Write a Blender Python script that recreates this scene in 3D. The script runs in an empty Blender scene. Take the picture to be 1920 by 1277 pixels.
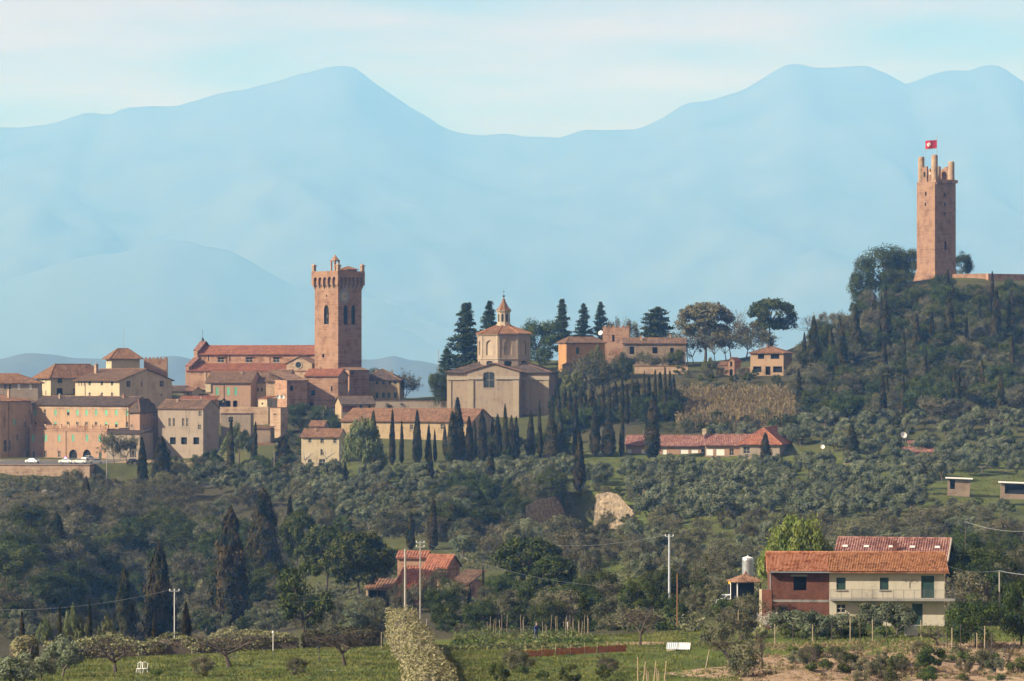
import bpy, bmesh, math, random
import numpy as np
from mathutils import Vector, Matrix
from mathutils import noise as mnoise
R = math.radians
random.seed(7)
rng = np.random.default_rng(11)
scene = bpy.context.scene
COL = scene.collection

# ---------------------------------------------------------------- camera, sky, sun, exposure
FOC = 6000.0            # focal length in pixels of a 1920 wide picture
HOR = 690.0             # picture row of the horizon
cam_d = bpy.data.cameras.new('camera')
cam_d.sensor_width = 36.0
cam_d.lens = 36.0 * FOC / 1920.0
cam_d.shift_y = (HOR - 638.5) / 1920.0
cam_d.clip_start = 1.0
cam_d.clip_end = 80000.0
cam = bpy.data.objects.new('camera', cam_d)
cam.location = (0, 0, 0)
cam.rotation_euler = (R(90), 0, 0)
COL.objects.link(cam)
scene.camera = cam

SUN_EL, SUN_AZ = 31.0, -69.0        # azimuth: 0 = from behind the camera, negative = from the left
to_sun = Vector((math.sin(R(SUN_AZ)) * math.cos(R(SUN_EL)), -math.cos(R(SUN_AZ)) * math.cos(R(SUN_EL)), math.sin(R(SUN_EL))))
world = bpy.data.worlds.new('World')
scene.world = world
world.use_nodes = True
wn, wl = world.node_tree.nodes, world.node_tree.links
wn.clear()
w_out = wn.new('ShaderNodeOutputWorld')
w_bg = wn.new('ShaderNodeBackground')
w_sky = wn.new('ShaderNodeTexSky')
w_sky.sky_type = 'NISHITA'
w_sky.sun_disc = False
w_sky.sun_elevation = R(SUN_EL)
w_sky.sun_rotation = math.atan2(to_sun.x, to_sun.y)
w_sky.altitude = 150.0
w_sky.air_density = 1.25
w_sky.dust_density = 1.0
w_sky.ozone_density = 3.0
w_co = wn.new('ShaderNodeTexCoord')
w_map = wn.new('ShaderNodeMapping')
w_map.inputs['Scale'].default_value = (5.0, 5.0, 34.0)
w_map.inputs['Location'].default_value = (0.3, 1.2, 0.4)
w_ns = wn.new('ShaderNodeTexNoise')
w_ns.inputs['Scale'].default_value = 1.6
w_ns.inputs['Detail'].default_value = 6.0
w_ns.inputs['Roughness'].default_value = 0.55
w_rp = wn.new('ShaderNodeMapRange')
w_rp.inputs['From Min'].default_value = 0.34
w_rp.inputs['From Max'].default_value = 0.62
w_rp.inputs['To Min'].default_value = 0.0
w_rp.inputs['To Max'].default_value = 0.6
w_mx = wn.new('ShaderNodeMix')
w_mx.data_type = 'RGBA'
w_mx.inputs['B'].default_value = (12.0, 6.6, 2.4, 1)      # thin creamy cloud, in the sky texture's own units
wl.new(w_co.outputs['Generated'], w_map.inputs['Vector'])
wl.new(w_map.outputs['Vector'], w_ns.inputs['Vector'])
wl.new(w_ns.outputs['Fac'], w_rp.inputs['Value'])
wl.new(w_rp.outputs['Result'], w_mx.inputs['Factor'])
wl.new(w_sky.outputs['Color'], w_mx.inputs['A'])
wl.new(w_mx.outputs['Result'], w_bg.inputs['Color'])
w_bg.inputs['Strength'].default_value = 0.05
wl.new(w_bg.outputs['Background'], w_out.inputs['Surface'])

sun_d = bpy.data.lights.new('sun', 'SUN')
sun_d.energy = 5.0
sun_d.angle = R(0.5)
sun_d.color = (1.0, 0.94, 0.88)
sun = bpy.data.objects.new('sun', sun_d)
sun.rotation_euler = to_sun.to_track_quat('Z', 'Y').to_euler()
sun.location = to_sun * 300
COL.objects.link(sun)

scene.view_settings.view_transform = 'Standard'
scene.view_settings.look = 'None'
scene.view_settings.exposure = 0.97
scene.view_settings.gamma = 1.0
scene.render.engine = 'CYCLES'
scene.cycles.max_bounces = 8
scene.cycles.diffuse_bounces = 2
scene.cycles.glossy_bounces = 2
scene.cycles.transmission_bounces = 3
scene.cycles.transparent_max_bounces = 12
scene.cycles.volume_bounces = 6
scene.cycles.use_denoising = True
scene.cycles.caustics_reflective = False
scene.cycles.caustics_refractive = False
scene.cycles.use_adaptive_sampling = True
scene.cycles.adaptive_threshold = 0.012

# ---------------------------------------------------------------- helpers
def pix(px, py, D):
    return Vector(((px - 960.0) / FOC * D, D, (HOR - py) / FOC * D))

def tag(o, label=None, cat=None, group=None, kind=None):
    if label: o['label'] = label
    if cat: o['category'] = cat
    if group: o['group'] = group
    if kind: o['kind'] = kind
    return o

def obj(name, me, mat=None, parent=None, loc=None, rot=None, scale=None):
    o = bpy.data.objects.new(name, me)
    COL.objects.link(o)
    if mat is not None and me is not None:
        if isinstance(mat, (list, tuple)):
            if len(me.materials) == 0:
                for m in mat: me.materials.append(m)
        elif len(me.materials) == 0:
            me.materials.append(mat)
    if parent is not None: o.parent = parent
    if loc is not None: o.location = loc
    if rot is not None: o.rotation_euler = rot
    if scale is not None: o.scale = scale
    return o

def empty(name, loc, rz=0.0, label=None, cat=None, group=None):
    o = bpy.data.objects.new(name, None)
    COL.objects.link(o)
    o.location = loc
    o.rotation_euler = (0, 0, rz)
    return tag(o, label, cat, group)

def np_mesh(name, V, F, smooth=False, mats=None):
    """V (n,3), F (m,4) or (m,3) integer array -> mesh, quickly"""
    V = np.asarray(V, dtype=np.float32); F = np.asarray(F, dtype=np.int32)
    me = bpy.data.meshes.new(name)
    me.vertices.add(len(V)); me.vertices.foreach_set('co', V.ravel())
    k = F.shape[1]
    me.loops.add(F.size); me.loops.foreach_set('vertex_index', F.ravel())
    me.polygons.add(len(F))
    me.polygons.foreach_set('loop_start', np.arange(0, F.size, k, dtype=np.int32))
    me.polygons.foreach_set('loop_total', np.full(len(F), k, dtype=np.int32))
    if mats is not None: me.polygons.foreach_set('material_index', np.asarray(mats, dtype=np.int32))
    if smooth: me.polygons.foreach_set('use_smooth', np.ones(len(F), dtype=bool))
    me.update(calc_edges=True)
    return me

class MB:
    """collects boxes, quads, tubes into one mesh"""
    def __init__(s): s.v = []; s.f = []; s.m = []
    def face(s, pts, m=0):
        n = len(s.v); s.v += [tuple(p) for p in pts]; s.f.append(tuple(range(n, n + len(pts)))); s.m.append(m)
        return s
    def box(s, x0, x1, y0, y1, z0, z1, m=0):
        n = len(s.v)
        s.v += [(x, y, z) for z in (z0, z1) for y in (y0, y1) for x in (x0, x1)]
        for q in ((0, 2, 3, 1), (4, 5, 7, 6), (0, 1, 5, 4), (2, 6, 7, 3), (0, 4, 6, 2), (1, 3, 7, 5)):
            s.f.append(tuple(n + i for i in q)); s.m.append(m)
        return s
    def tube(s, p0, p1, r0, r1=None, seg=6, m=0, caps=True):
        r1 = r0 if r1 is None else r1
        p0 = Vector(p0); p1 = Vector(p1); d = (p1 - p0)
        if d.length < 1e-6: return s
        d.normalize()
        a = d.orthogonal().normalized(); b = d.cross(a)
        n = len(s.v)
        for p, r in ((p0, r0), (p1, r1)):
            for i in range(seg):
                t = 2 * math.pi * i / seg
                s.v.append(tuple(p + (a * math.cos(t) + b * math.sin(t)) * r))
        for i in range(seg):
            j = (i + 1) % seg
            s.f.append((n + i, n + j, n + seg + j, n + seg + i)); s.m.append(m)
        if caps:
            s.f.append(tuple(n + seg - 1 - i for i in range(seg))); s.m.append(m)
            s.f.append(tuple(n + seg + i for i in range(seg))); s.m.append(m)
        return s
    def path(s, pts, radii, seg=6, m=0):
        for i in range(len(pts) - 1): s.tube(pts[i], pts[i + 1], radii[i], radii[i + 1], seg, m, caps=(i == len(pts) - 2 or i == 0))
        return s
    def lathe(s, prof, seg=12, m=0, c=(0, 0, 0)):
        n = len(s.v)
        for r, z in prof:
            for i in range(seg):
                t = 2 * math.pi * i / seg
                s.v.append((c[0] + r * math.cos(t), c[1] + r * math.sin(t), c[2] + z))
        for k in range(len(prof) - 1):
            for i in range(seg):
                j = (i + 1) % seg
                s.f.append((n + k * seg + i, n + k * seg + j, n + (k + 1) * seg + j, n + (k + 1) * seg + i)); s.m.append(m)
        s.f.append(tuple(n + seg - 1 - i for i in range(seg))); s.m.append(m)
        e = n + (len(prof) - 1) * seg
        s.f.append(tuple(e + i for i in range(seg))); s.m.append(m)
        return s
    def mesh(s, name, smooth=False):
        me = bpy.data.meshes.new(name)
        me.from_pydata(s.v, [], s.f)
        me.polygons.foreach_set('material_index', np.array(s.m, dtype=np.int32))
        if smooth: me.polygons.foreach_set('use_smooth', np.ones(len(s.f), dtype=bool))
        me.update()
        return me
    def build(s, name, mat, parent=None, loc=None, rot=None, smooth=False):
        return obj(name, s.mesh(name, smooth), mat, parent, loc, rot)

# ---------------------------------------------------------------- materials
MAT = {}
def nodes_of(m): return m.node_tree.nodes, m.node_tree.links

def mat_plain(name, col, rough=0.85, metal=0.0, var=0.18, scale=1.5, bump=0.0, obj_var=0.0, col2=None, detail=4.0, sx=1.0, sz=1.0):
    """base colour broken up by noise; col2 = second tone"""
    m = bpy.data.materials.new(name); m.use_nodes = True
    N, L = nodes_of(m); b = N['Principled BSDF']
    b.inputs['Roughness'].default_value = rough
    b.inputs['Metallic'].default_value = metal
    b.inputs['Specular IOR Level'].default_value = 0.25
    tc = N.new('ShaderNodeTexCoord'); mp = N.new('ShaderNodeMapping')
    mp.inputs['Scale'].default_value = (sx, sx, sz)
    ns = N.new('ShaderNodeTexNoise'); ns.inputs['Scale'].default_value = scale; ns.inputs['Detail'].default_value = detail
    ns.inputs['Roughness'].default_value = 0.62
    L.new(tc.outputs['Object'], mp.inputs['Vector']); L.new(mp.outputs['Vector'], ns.inputs['Vector'])
    rp = N.new('ShaderNodeValToRGB')
    c1 = [max(0, c * (1 - var)) for c in col]; c2 = [min(1, c * (1 + var)) for c in (col2 or col)]
    rp.color_ramp.elements[0].position = 0.32; rp.color_ramp.elements[1].position = 0.68
    rp.color_ramp.elements[0].color = (*c1, 1); rp.color_ramp.elements[1].color = (*c2, 1)
    L.new(ns.outputs['Fac'], rp.inputs['Fac'])
    out = rp.outputs['Color']
    if obj_var:
        oi = N.new('ShaderNodeObjectInfo'); mr = N.new('ShaderNodeMapRange')
        mr.inputs['To Min'].default_value = 1 - obj_var; mr.inputs['To Max'].default_value = 1 + obj_var
        hs = N.new('ShaderNodeHueSaturation')
        L.new(oi.outputs['Random'], mr.inputs['Value']); L.new(mr.outputs['Result'], hs.inputs['Value'])
        L.new(out, hs.inputs['Color']); out = hs.outputs['Color']
    L.new(out, b.inputs['Base Color'])
    if bump:
        bp = N.new('ShaderNodeBump'); bp.inputs['Strength'].default_value = 0.6; bp.inputs['Distance'].default_value = bump
        n2 = N.new('ShaderNodeTexNoise'); n2.inputs['Scale'].default_value = scale * 4; n2.inputs['Detail'].default_value = 5
        L.new(tc.outputs['Object'], n2.inputs['Vector'])
        L.new(n2.outputs['Fac'], bp.inputs['Height']); L.new(bp.outputs['Normal'], b.inputs['Normal'])
    MAT[name] = m
    return m

def mat_wall(name, col, stain=0.35, streak=True, rough=0.92, patch=None, course=False):
    """old plaster or brickwork: large blotches, vertical streaks, fine grain"""
    m = bpy.data.materials.new(name); m.use_nodes = True
    N, L = nodes_of(m); b = N['Principled BSDF']
    b.inputs['Roughness'].default_value = rough; b.inputs['Specular IOR Level'].default_value = 0.15
    tc = N.new('ShaderNodeTexCoord')
    n1 = N.new('ShaderNodeTexNoise'); n1.inputs['Scale'].default_value = 0.35; n1.inputs['Detail'].default_value = 6; n1.inputs['Roughness'].default_value = 0.65
    L.new(tc.outputs['Object'], n1.inputs['Vector'])
    mp = N.new('ShaderNodeMapping'); mp.inputs['Scale'].default_value = (0.12, 0.12, 2.6) if course else (1.6, 1.6, 0.12)
    n2 = N.new('ShaderNodeTexNoise'); n2.inputs['Scale'].default_value = 1.0; n2.inputs['Detail'].default_value = 5
    L.new(tc.outputs['Object'], mp.inputs['Vector']); L.new(mp.outputs['Vector'], n2.inputs['Vector'])
    n3 = N.new('ShaderNodeTexNoise'); n3.inputs['Scale'].default_value = 5.0; n3.inputs['Detail'].default_value = 4
    L.new(tc.outputs['Object'], n3.inputs['Vector'])
    ad = N.new('ShaderNodeMath'); ad.operation = 'MULTIPLY_ADD'; ad.inputs[1].default_value = 0.6 if streak else (0.45 if course else 0.1)
    L.new(n2.outputs['Fac'], ad.inputs[0]); L.new(n1.outputs['Fac'], ad.inputs[2])
    ad2 = N.new('ShaderNodeMath'); ad2.operation = 'MULTIPLY_ADD'; ad2.inputs[1].default_value = 0.35
    L.new(n3.outputs['Fac'], ad2.inputs[0]); L.new(ad.outputs[0], ad2.inputs[2])
    rp = N.new('ShaderNodeValToRGB')
    e = rp.color_ramp.elements
    e[0].position = 0.72 if streak else (0.64 if course else 0.5); e[1].position = 1.15 if streak else 0.95
    e[1].position = min(1.0, e[1].position)
    dk = [c * (1 - stain) for c in col]; lt = [min(1, c * (1 + stain * 0.45)) for c in (patch or col)]
    e[0].color = (*dk, 1); e[1].color = (*lt, 1)
    mid = e.new((e[0].position + e[1].position) / 2); mid.color = (*col, 1)
    L.new(ad2.outputs[0], rp.inputs['Fac'])
    L.new(rp.outputs['Color'], b.inputs['Base Color'])
    bp = N.new('ShaderNodeBump'); bp.inputs['Strength'].default_value = 0.35; bp.inputs['Distance'].default_value = 0.06
    L.new(n3.outputs['Fac'], bp.inputs['Height']); L.new(bp.outputs['Normal'], b.inputs['Normal'])
    MAT[name] = m
    return m

def mat_leaf(name, col, col2, trans=0.25, obj_var=0.22, scale=0.7, hue=0.02, rough=0.7):
    """foliage: two tones in clumps, tree-to-tree variation, light shining through"""
    m = bpy.data.materials.new(name); m.use_nodes = True
    N, L = nodes_of(m); N.clear()
    out = N.new('ShaderNodeOutputMaterial')
    tc = N.new('ShaderNodeTexCoord'); oi = N.new('ShaderNodeObjectInfo')
    ad = N.new('ShaderNodeVectorMath'); ad.operation = 'ADD'
    sc_ = N.new('ShaderNodeVectorMath'); sc_.operation = 'SCALE'; sc_.inputs['Scale'].default_value = 50.0
    cb = N.new('ShaderNodeCombineXYZ')
    for k in 'XYZ': L.new(oi.outputs['Random'], cb.inputs[k])
    L.new(cb.outputs[0], sc_.inputs[0]); L.new(tc.outputs['Object'], ad.inputs[0]); L.new(sc_.outputs[0], ad.inputs[1])
    ns = N.new('ShaderNodeTexNoise'); ns.inputs['Scale'].default_value = scale; ns.inputs['Detail'].default_value = 3
    L.new(ad.outputs[0], ns.inputs['Vector'])
    rp = N.new('ShaderNodeValToRGB')
    rp.color_ramp.elements[0].position = 0.36; rp.color_ramp.elements[1].position = 0.66
    rp.color_ramp.elements[0].color = (*col, 1); rp.color_ramp.elements[1].color = (*col2, 1)
    L.new(ns.outputs['Fac'], rp.inputs['Fac'])
    hs = N.new('ShaderNodeHueSaturation')
    mr = N.new('ShaderNodeMapRange'); mr.inputs['To Min'].default_value = 1 - obj_var; mr.inputs['To Max'].default_value = 1 + obj_var
    mh = N.new('ShaderNodeMapRange'); mh.inputs['To Min'].default_value = 0.5 - hue; mh.inputs['To Max'].default_value = 0.5 + hue
    fr = N.new('ShaderNodeMath'); fr.operation = 'FRACT'; mu = N.new('ShaderNodeMath'); mu.operation = 'MULTIPLY'; mu.inputs[1].default_value = 7.31
    L.new(oi.outputs['Random'], mr.inputs['Value']); L.new(oi.outputs['Random'], mu.inputs[0]); L.new(mu.outputs[0], fr.inputs[0]); L.new(fr.outputs[0], mh.inputs['Value'])
    L.new(mr.outputs['Result'], hs.inputs['Value']); L.new(mh.outputs['Result'], hs.inputs['Hue']); L.new(rp.outputs['Color'], hs.inputs['Color'])
    d = N.new('ShaderNodeBsdfDiffuse'); t = N.new('ShaderNodeBsdfTranslucent'); mx = N.new('ShaderNodeMixShader')
    mx.inputs['Fac'].default_value = trans
    L.new(hs.outputs['Color'], d.inputs['Color']); L.new(hs.outputs['Color'], t.inputs['Color'])
    L.new(d.outputs[0], mx.inputs[1]); L.new(t.outputs[0], mx.inputs[2]); L.new(mx.outputs[0], out.inputs['Surface'])
    MAT[name] = m
    return m

def mat_emit(name, col, strength):
    m = bpy.data.materials.new(name); m.use_nodes = True
    b = m.node_tree.nodes['Principled BSDF']
    b.inputs['Base Color'].default_value = (*col, 1)
    b.inputs['Emission Color'].default_value = (*col, 1); b.inputs['Emission Strength'].default_value = strength
    MAT[name] = m
    return m
# ---------------------------------------------------------------- the lie of the land
# control points read as (column, row, distance): where the ground shows, how far it lies
G = []
def gp(pxs, pairs):
    for px in pxs:
        for py, D in pairs: G.append(((px - 960) / FOC * D, D, (HOR - py) / FOC * D))
def gz(xs, pairs):
    for x in xs:
        for D, z in pairs: G.append((x, D, z))
# left: lawn, hedge line, ravine, wooded slope, parking ledge, town
gp((-420, -100, 60), ((1292, 240), (1268, 266), (1247, 300)))
gp((430,), ((1290, 240), (1253, 266), (1226, 302)))
gp((700,), ((1285, 240), (1243, 266), (1215, 302)))
gp((-400, 0, 250, 420), ((1235, 350), (1262, 430), (1225, 520), (1165, 600), (1108, 660), (1045, 720), (985, 780), (938, 840)))
gp((-400, -100, 0, 80, 165), ((924, 892),))
gp((-400, -100, 0, 80, 150), ((870, 903), (870, 955)))
gp((300, 420), ((893, 890), (872, 930), (868, 955)))
gp((-400, 0, 200, 330), ((745, 1010), (735, 1080)))
gz((-700, -420, -200), ((1180, -9), (1300, -26), (1500, -60), (1900, -88)))
# middle: garden, hollow, bench with the red house, olive slope, town, cathedral
gp((860, 1000, 1150), ((1286, 240), (1243, 277), (1214, 305), (1190, 335)))
gp((700, 850), ((1225, 360), (1205, 410), (1172, 450), (1135, 515), (1082, 600), (1040, 670), (1000, 730), (950, 790), (900, 840), (870, 875)))
gp((980, 1080), ((1200, 380), (1192, 420), (1150, 480), (1110, 560), (1065, 640), (1010, 720)))
gp((1000, 1130), ((935, 770), (900, 810), (866, 870)))
gp((560, 640), ((880, 890), (850, 930), (805, 970), (775, 1002), (712, 1050)))
gp((740, 820), ((845, 925), (812, 955), (786, 985), (768, 1015), (760, 1045), (756, 1090)))
gp((430, 500), ((840, 940), (805, 980), (772, 1008), (745, 1042)))
gp((860, 960, 1030), ((835, 930), (800, 960), (780, 990)))
gp((960, 1030), ((690, 1035), (672, 1080)))
gp((850, 890), ((745, 1035), (752, 1085)))
gz((-60, 20), ((1180, -14), (1300, -18), (1500, -55), (1900, -88)))
# right: garden, house, olive terraces, wooded hill with the tower
gp((1280, 1400), ((1288, 240), (1250, 270), (1215, 305), (1170, 345), (1140, 390), (1112, 440)))
gp((1500, 1700, 1900, 2200), ((1300, 235), (1255, 262), (1212, 288), (1186, 310), (1172, 335), (1130, 385), (1098, 440)))
gp((1200, 1300, 1450, 1650, 1850, 2200), ((1070, 520), (1030, 600), (985, 680), (940, 750), (903, 805)))
gp((1200, 1300, 1450), ((876, 850),))
gp((1650, 1850, 2200), ((860, 850),))
gp((1150, 1250), ((864, 880), (800, 930), (740, 975), (700, 1005), (682, 1060)))
gp((1380, 1480), ((864, 872), (800, 915), (755, 955), (704, 995), (694, 1020), (668, 1070)))
gp((1580, 1700, 1850, 2000, 2300), ((838, 865), (790, 905), (700, 985)))
gp((1300, 1400, 1500), ((712, 1130), (745, 1200)))
gp((1600,), ((630, 1045), (585, 1090)))
gp((1700, 1780, 1900, 2000), ((610, 1050), (545, 1095), (527, 1120), (525, 1150)))
gp((2300,), ((640, 1060), (600, 1120)))
gz((130, 250, 500), ((1190, 18), (1300, -15), (1500, -50), (1900, -88)))
# under and beside the camera
gz((-300, -100, 0, 100, 300), ((-40, -2.2), (0, -2.4), (60, -9.0), (120, -14.5), (180, -19.5)))
for x in (-700, 700):
    for D, z in ((0, -12), (300, -30), (600, -40), (900, -30), (1100, -10)): G.append((x, D, z))
G = np.array(G)
SC_ = 100.0
def _fit(G):
    n = len(G); X = G[:, :2] / SC_
    r = np.linalg.norm(X[:, None] - X[None], axis=2)
    A = np.zeros((n + 3, n + 3)); A[:n, :n] = r - np.eye(n) * 0.03
    A[:n, n] = A[n, :n] = 1
    A[n + 1, n + 1] = A[n + 2, n + 2] = 1
    b = np.zeros(n + 3); b[:n] = G[:, 2]
    s = np.linalg.solve(A, b)
    return s[:n], s[n]
_W, _C0 = _fit(G)
def smooth01(t):
    t = np.clip(t, 0, 1); return t * t * (3 - 2 * t)
def vnoise(x, y, s, seed=0.0):
    """cheap smooth value noise, vectorised"""
    x = np.asarray(x, float) / s + seed * 17.3; y = np.asarray(y, float) / s + seed * 9.1
    xi = np.floor(x); yi = np.floor(y); fx = smooth01(x - xi); fy = smooth01(y - yi)
    def h(a, b):
        t = np.sin(a * 127.1 + b * 311.7) * 43758.5453
        return t - np.floor(t)
    return (h(xi, yi) * (1 - fx) + h(xi + 1, yi) * fx) * (1 - fy) + (h(xi, yi + 1) * (1 - fx) + h(xi + 1, yi + 1) * fx) * fy - 0.5
LEDGE_Z = (HOR - 869.0) / FOC * 915.0
def ground_z(x, y):
    x = np.atleast_1d(np.asarray(x, float)); y = np.atleast_1d(np.asarray(y, float))
    P_ = np.stack([x, y], 1) / SC_
    out = np.empty(len(x))
    for i in range(0, len(x), 20000):
        r = np.linalg.norm(P_[i:i + 20000, None] - G[None, :, :2] / SC_, axis=2)
        out[i:i + 20000] = r @ _W + _C0
    amp = np.clip((y - 250) / 300.0, 0.25, 1.0)
    out += amp * (vnoise(x, y, 34, 1) * 1.6 + vnoise(x, y, 13, 2) * 0.8 + vnoise(x, y, 5, 3) * 0.35)
    # ploughed and eroded bank in the right foreground
    bank = smooth01((x - 8) / 6) * smooth01((y - 236) / 8) * smooth01((292 - y) / 8)
    out += bank * (vnoise(x, y, 4.0, 5) * 1.3 + vnoise(x, y, 2.0, 6) * 0.9)
    # wooded ravine on the left and the shaded hollow left of the cliff: a spur, then a drop to its right
    for pc, y0, y1, dp, wd in ((235, 540, 790, 9.0, 15.0), (935, 690, 800, 6.0, 9.0)):
        d = x - (pc - 960) / FOC * y; mk = smooth01((y - y0) / 60) * smooth01((y1 - y) / 50)
        out += mk * (-dp * np.exp(-(d / wd) ** 2) + dp * .55 * np.exp(-((d + wd * 1.9) / (wd * 1.1)) ** 2))
    # a bite out of the slope under the bare cliff
    cv = smooth01((x - 2.5) / 4) * smooth01((29 - x) / 4) * smooth01((y - 715) / 10) * smooth01((781 - np.abs(x - 16) * .8 - y) / 4)
    out = out * (1 - cv) + np.minimum(out, (HOR - 1002) / FOC * y) * cv
    # level parking ledge under the left town block
    led = smooth01((y - 902.5) / 1.5) * smooth01((1004 - y) / 10) * smooth01((-92 - x) / 9)
    out = out * (1 - led) + LEDGE_Z * led
    far = smooth01((y - 1500) / 500) 
    out = out * (1 - far) + (-90.0) * far
    side = smooth01((np.abs(x) - 800) / 700)
    out = out * (1 - side) + (-80.0) * side
    return out
_GX = np.arange(-300.0, 300.1, 2.0); _GY = np.arange(180.0, 1260.1, 2.0)
_XX, _YY = np.meshgrid(_GX, _GY)
_GZ = ground_z(_XX.ravel(), _YY.ravel()).reshape(_XX.shape)
def gzv(x, y):
    """ground height by table"""
    fx = np.clip((np.asarray(x, float) + 300.0) / 2.0, 0, len(_GX) - 1.001); fy = np.clip((np.asarray(y, float) - 180.0) / 2.0, 0, len(_GY) - 1.001)
    ix = fx.astype(int); iy = fy.astype(int); tx = fx - ix; ty = fy - iy
    return (_GZ[iy, ix] * (1 - tx) + _GZ[iy, ix + 1] * tx) * (1 - ty) + (_GZ[iy + 1, ix] * (1 - tx) + _GZ[iy + 1, ix + 1] * tx) * ty
def gz1(x, y): return float(gzv(np.array([x]), np.array([y]))[0])
_DS = np.arange(200.0, 1250.0, 1.5)
def hit(px, py, dmin=200.0):
    """ground point seen at a picture position; marching the sight line"""
    D = _DS[_DS >= dmin]
    gx = (px - 960) / FOC * D; rz = (HOR - py) / FOC * D
    below = rz <= gzv(gx, D)
    i = int(np.argmax(below)) if below.any() else len(D) - 1
    return gx[i], D[i]
def on(px, D):
    x = (px - 960) / FOC * D
    return Vector((x, D, gz1(x, D)))

def build_ground():
    def axis(segs):
        a = []
        for lo, hi, st in segs: a.append(np.arange(lo, hi, st))
        return np.concatenate(a)
    xs = axis(((-22000, -3000, 1900), (-3000, -700, 230), (-700, -230, 24), (-230, 230, 2.6), (230, 700, 24), (700, 3000, 230), (3000, 22001, 1900)))
    ys = axis(((-480, -60, 30), (-60, 200, 8), (200, 330, 1.3), (330, 520, 2.5), (520, 1200, 3.4), (1200, 1500, 12), (1500, 3000, 80), (3000, 30001, 1500)))
    X, Y = np.meshgrid(xs, ys)
    Z = ground_z(X.ravel(), Y.ravel())
    V = np.stack([X.ravel(), Y.ravel(), Z], 1)
    nx, ny = len(xs), len(ys)
    i = np.arange(nx * ny).reshape(ny, nx)
    F = np.stack([i[:-1, :-1].ravel(), i[:-1, 1:].ravel(), i[1:, 1:].ravel(), i[1:, :-1].ravel()], 1)
    me = np_mesh('ground', V, F, smooth=True)
    return me

def mat_ground():
    m = bpy.data.materials.new('ground'); m.use_nodes = True
    N, L = nodes_of(m); b = N['Principled BSDF']
    b.inputs['Roughness'].default_value = 0.95; b.inputs['Specular IOR Level'].default_value = 0.1
    at = N.new('ShaderNodeAttribute'); at.attribute_name = 'soil'
    tc = N.new('ShaderNodeTexCoord')
    def noise(s, d=5):
        n = N.new('ShaderNodeTexNoise'); n.inputs['Scale'].default_value = s; n.inputs['Detail'].default_value = d
        n.inputs['Roughness'].default_value = 0.65
        L.new(tc.outputs['Object'], n.inputs['Vector']); return n.outputs['Fac']
    def ramp(f, stops):
        r = N.new('ShaderNodeValToRGB'); e = r.color_ramp.elements
        e[0].position, e[0].color = stops[0][0], (*stops[0][1], 1)
        e[1].position, e[1].color = stops[-1][0], (*stops[-1][1], 1)
        for p, c in stops[1:-1]: k = e.new(p); k.color = (*c, 1)
        L.new(f, r.inputs['Fac']); return r.outputs['Color']
    n1 = noise(0.16); n2 = noise(1.3); n3 = noise(6.0, 4)
    grass = ramp(n1, ((0.35, (0.05, 0.075, 0.014)), (0.5, (0.09, 0.125, 0.02)), (0.68, (0.14, 0.135, 0.04))))
    litter = ramp(n2, ((0.3, (0.035, 0.032, 0.018)), (0.7, (0.085, 0.07, 0.04))))
    aw = N.new('ShaderNodeAttribute'); aw.attribute_name = 'wood'
    dry = ramp(n2, ((0.3, (0.12, 0.10, 0.045)), (0.7, (0.22, 0.19, 0.09))))
    soil = ramp(n2, ((0.3, (0.21, 0.14, 0.085)), (0.55, (0.36, 0.25, 0.16)), (0.75, (0.46, 0.35, 0.24))))
    def mix(f, a, c):
        x = N.new('ShaderNodeMix'); x.data_type = 'RGBA'
        L.new(f, x.inputs['Factor']); L.new(a, x.inputs['A']); L.new(c, x.inputs['B']); return x.outputs['Result']
    k = N.new('ShaderNodeMapRange'); k.inputs['From Min'].default_value = 0.48; k.inputs['From Max'].default_value = 0.68; k.inputs['To Max'].default_value = 0.7
    L.new(n3, k.inputs['Value'])
    g = mix(k.outputs['Result'], grass, dry)
    g = mix(aw.outputs['Fac'], g, litter)
    # soil mask, ragged at its edge
    mm = N.new('ShaderNodeMath'); mm.operation = 'ADD'; L.new(at.outputs['Fac'], mm.inputs[0])
    ms = N.new('ShaderNodeMath'); ms.operation = 'MULTIPLY_ADD'; ms.inputs[1].default_value = 1.1; ms.inputs[2].default_value = -0.55
    L.new(n2, ms.inputs[0]); L.new(ms.outputs[0], mm.inputs[1])
    k2 = N.new('ShaderNodeMapRange'); k2.inputs['From Min'].default_value = 0.4; k2.inputs['From Max'].default_value = 0.6
    L.new(mm.outputs[0], k2.inputs['Value'])
    L.new(mix(k2.outputs['Result'], g, soil), b.inputs['Base Color'])
    bp = N.new('ShaderNodeBump'); bp.inputs['Strength'].default_value = 0.8; bp.inputs['Distance'].default_value = 0.25
    L.new(n3, bp.inputs['Height']); L.new(bp.outputs['Normal'], b.inputs['Normal'])
    MAT['ground'] = m
    return m
g_me = build_ground()
g_co = np.empty(len(g_me.vertices) * 3, dtype=np.float32); g_me.vertices.foreach_get('co', g_co); g_co = g_co.reshape(-1, 3)
gx_, gy_ = g_co[:, 0].astype(float), g_co[:, 1].astype(float)
g_px = 960 + FOC * gx_ / np.maximum(gy_, 50); 
soil_v = np.zeros(len(g_co))
def soil_blob(cx, cy, rx, ry, amt=1.0):
    global soil_v
    d = ((gx_ - cx) / rx) ** 2 + ((gy_ - cy) / ry) ** 2
    soil_v = np.maximum(soil_v, amt * np.exp(-d * 1.2))
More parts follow.
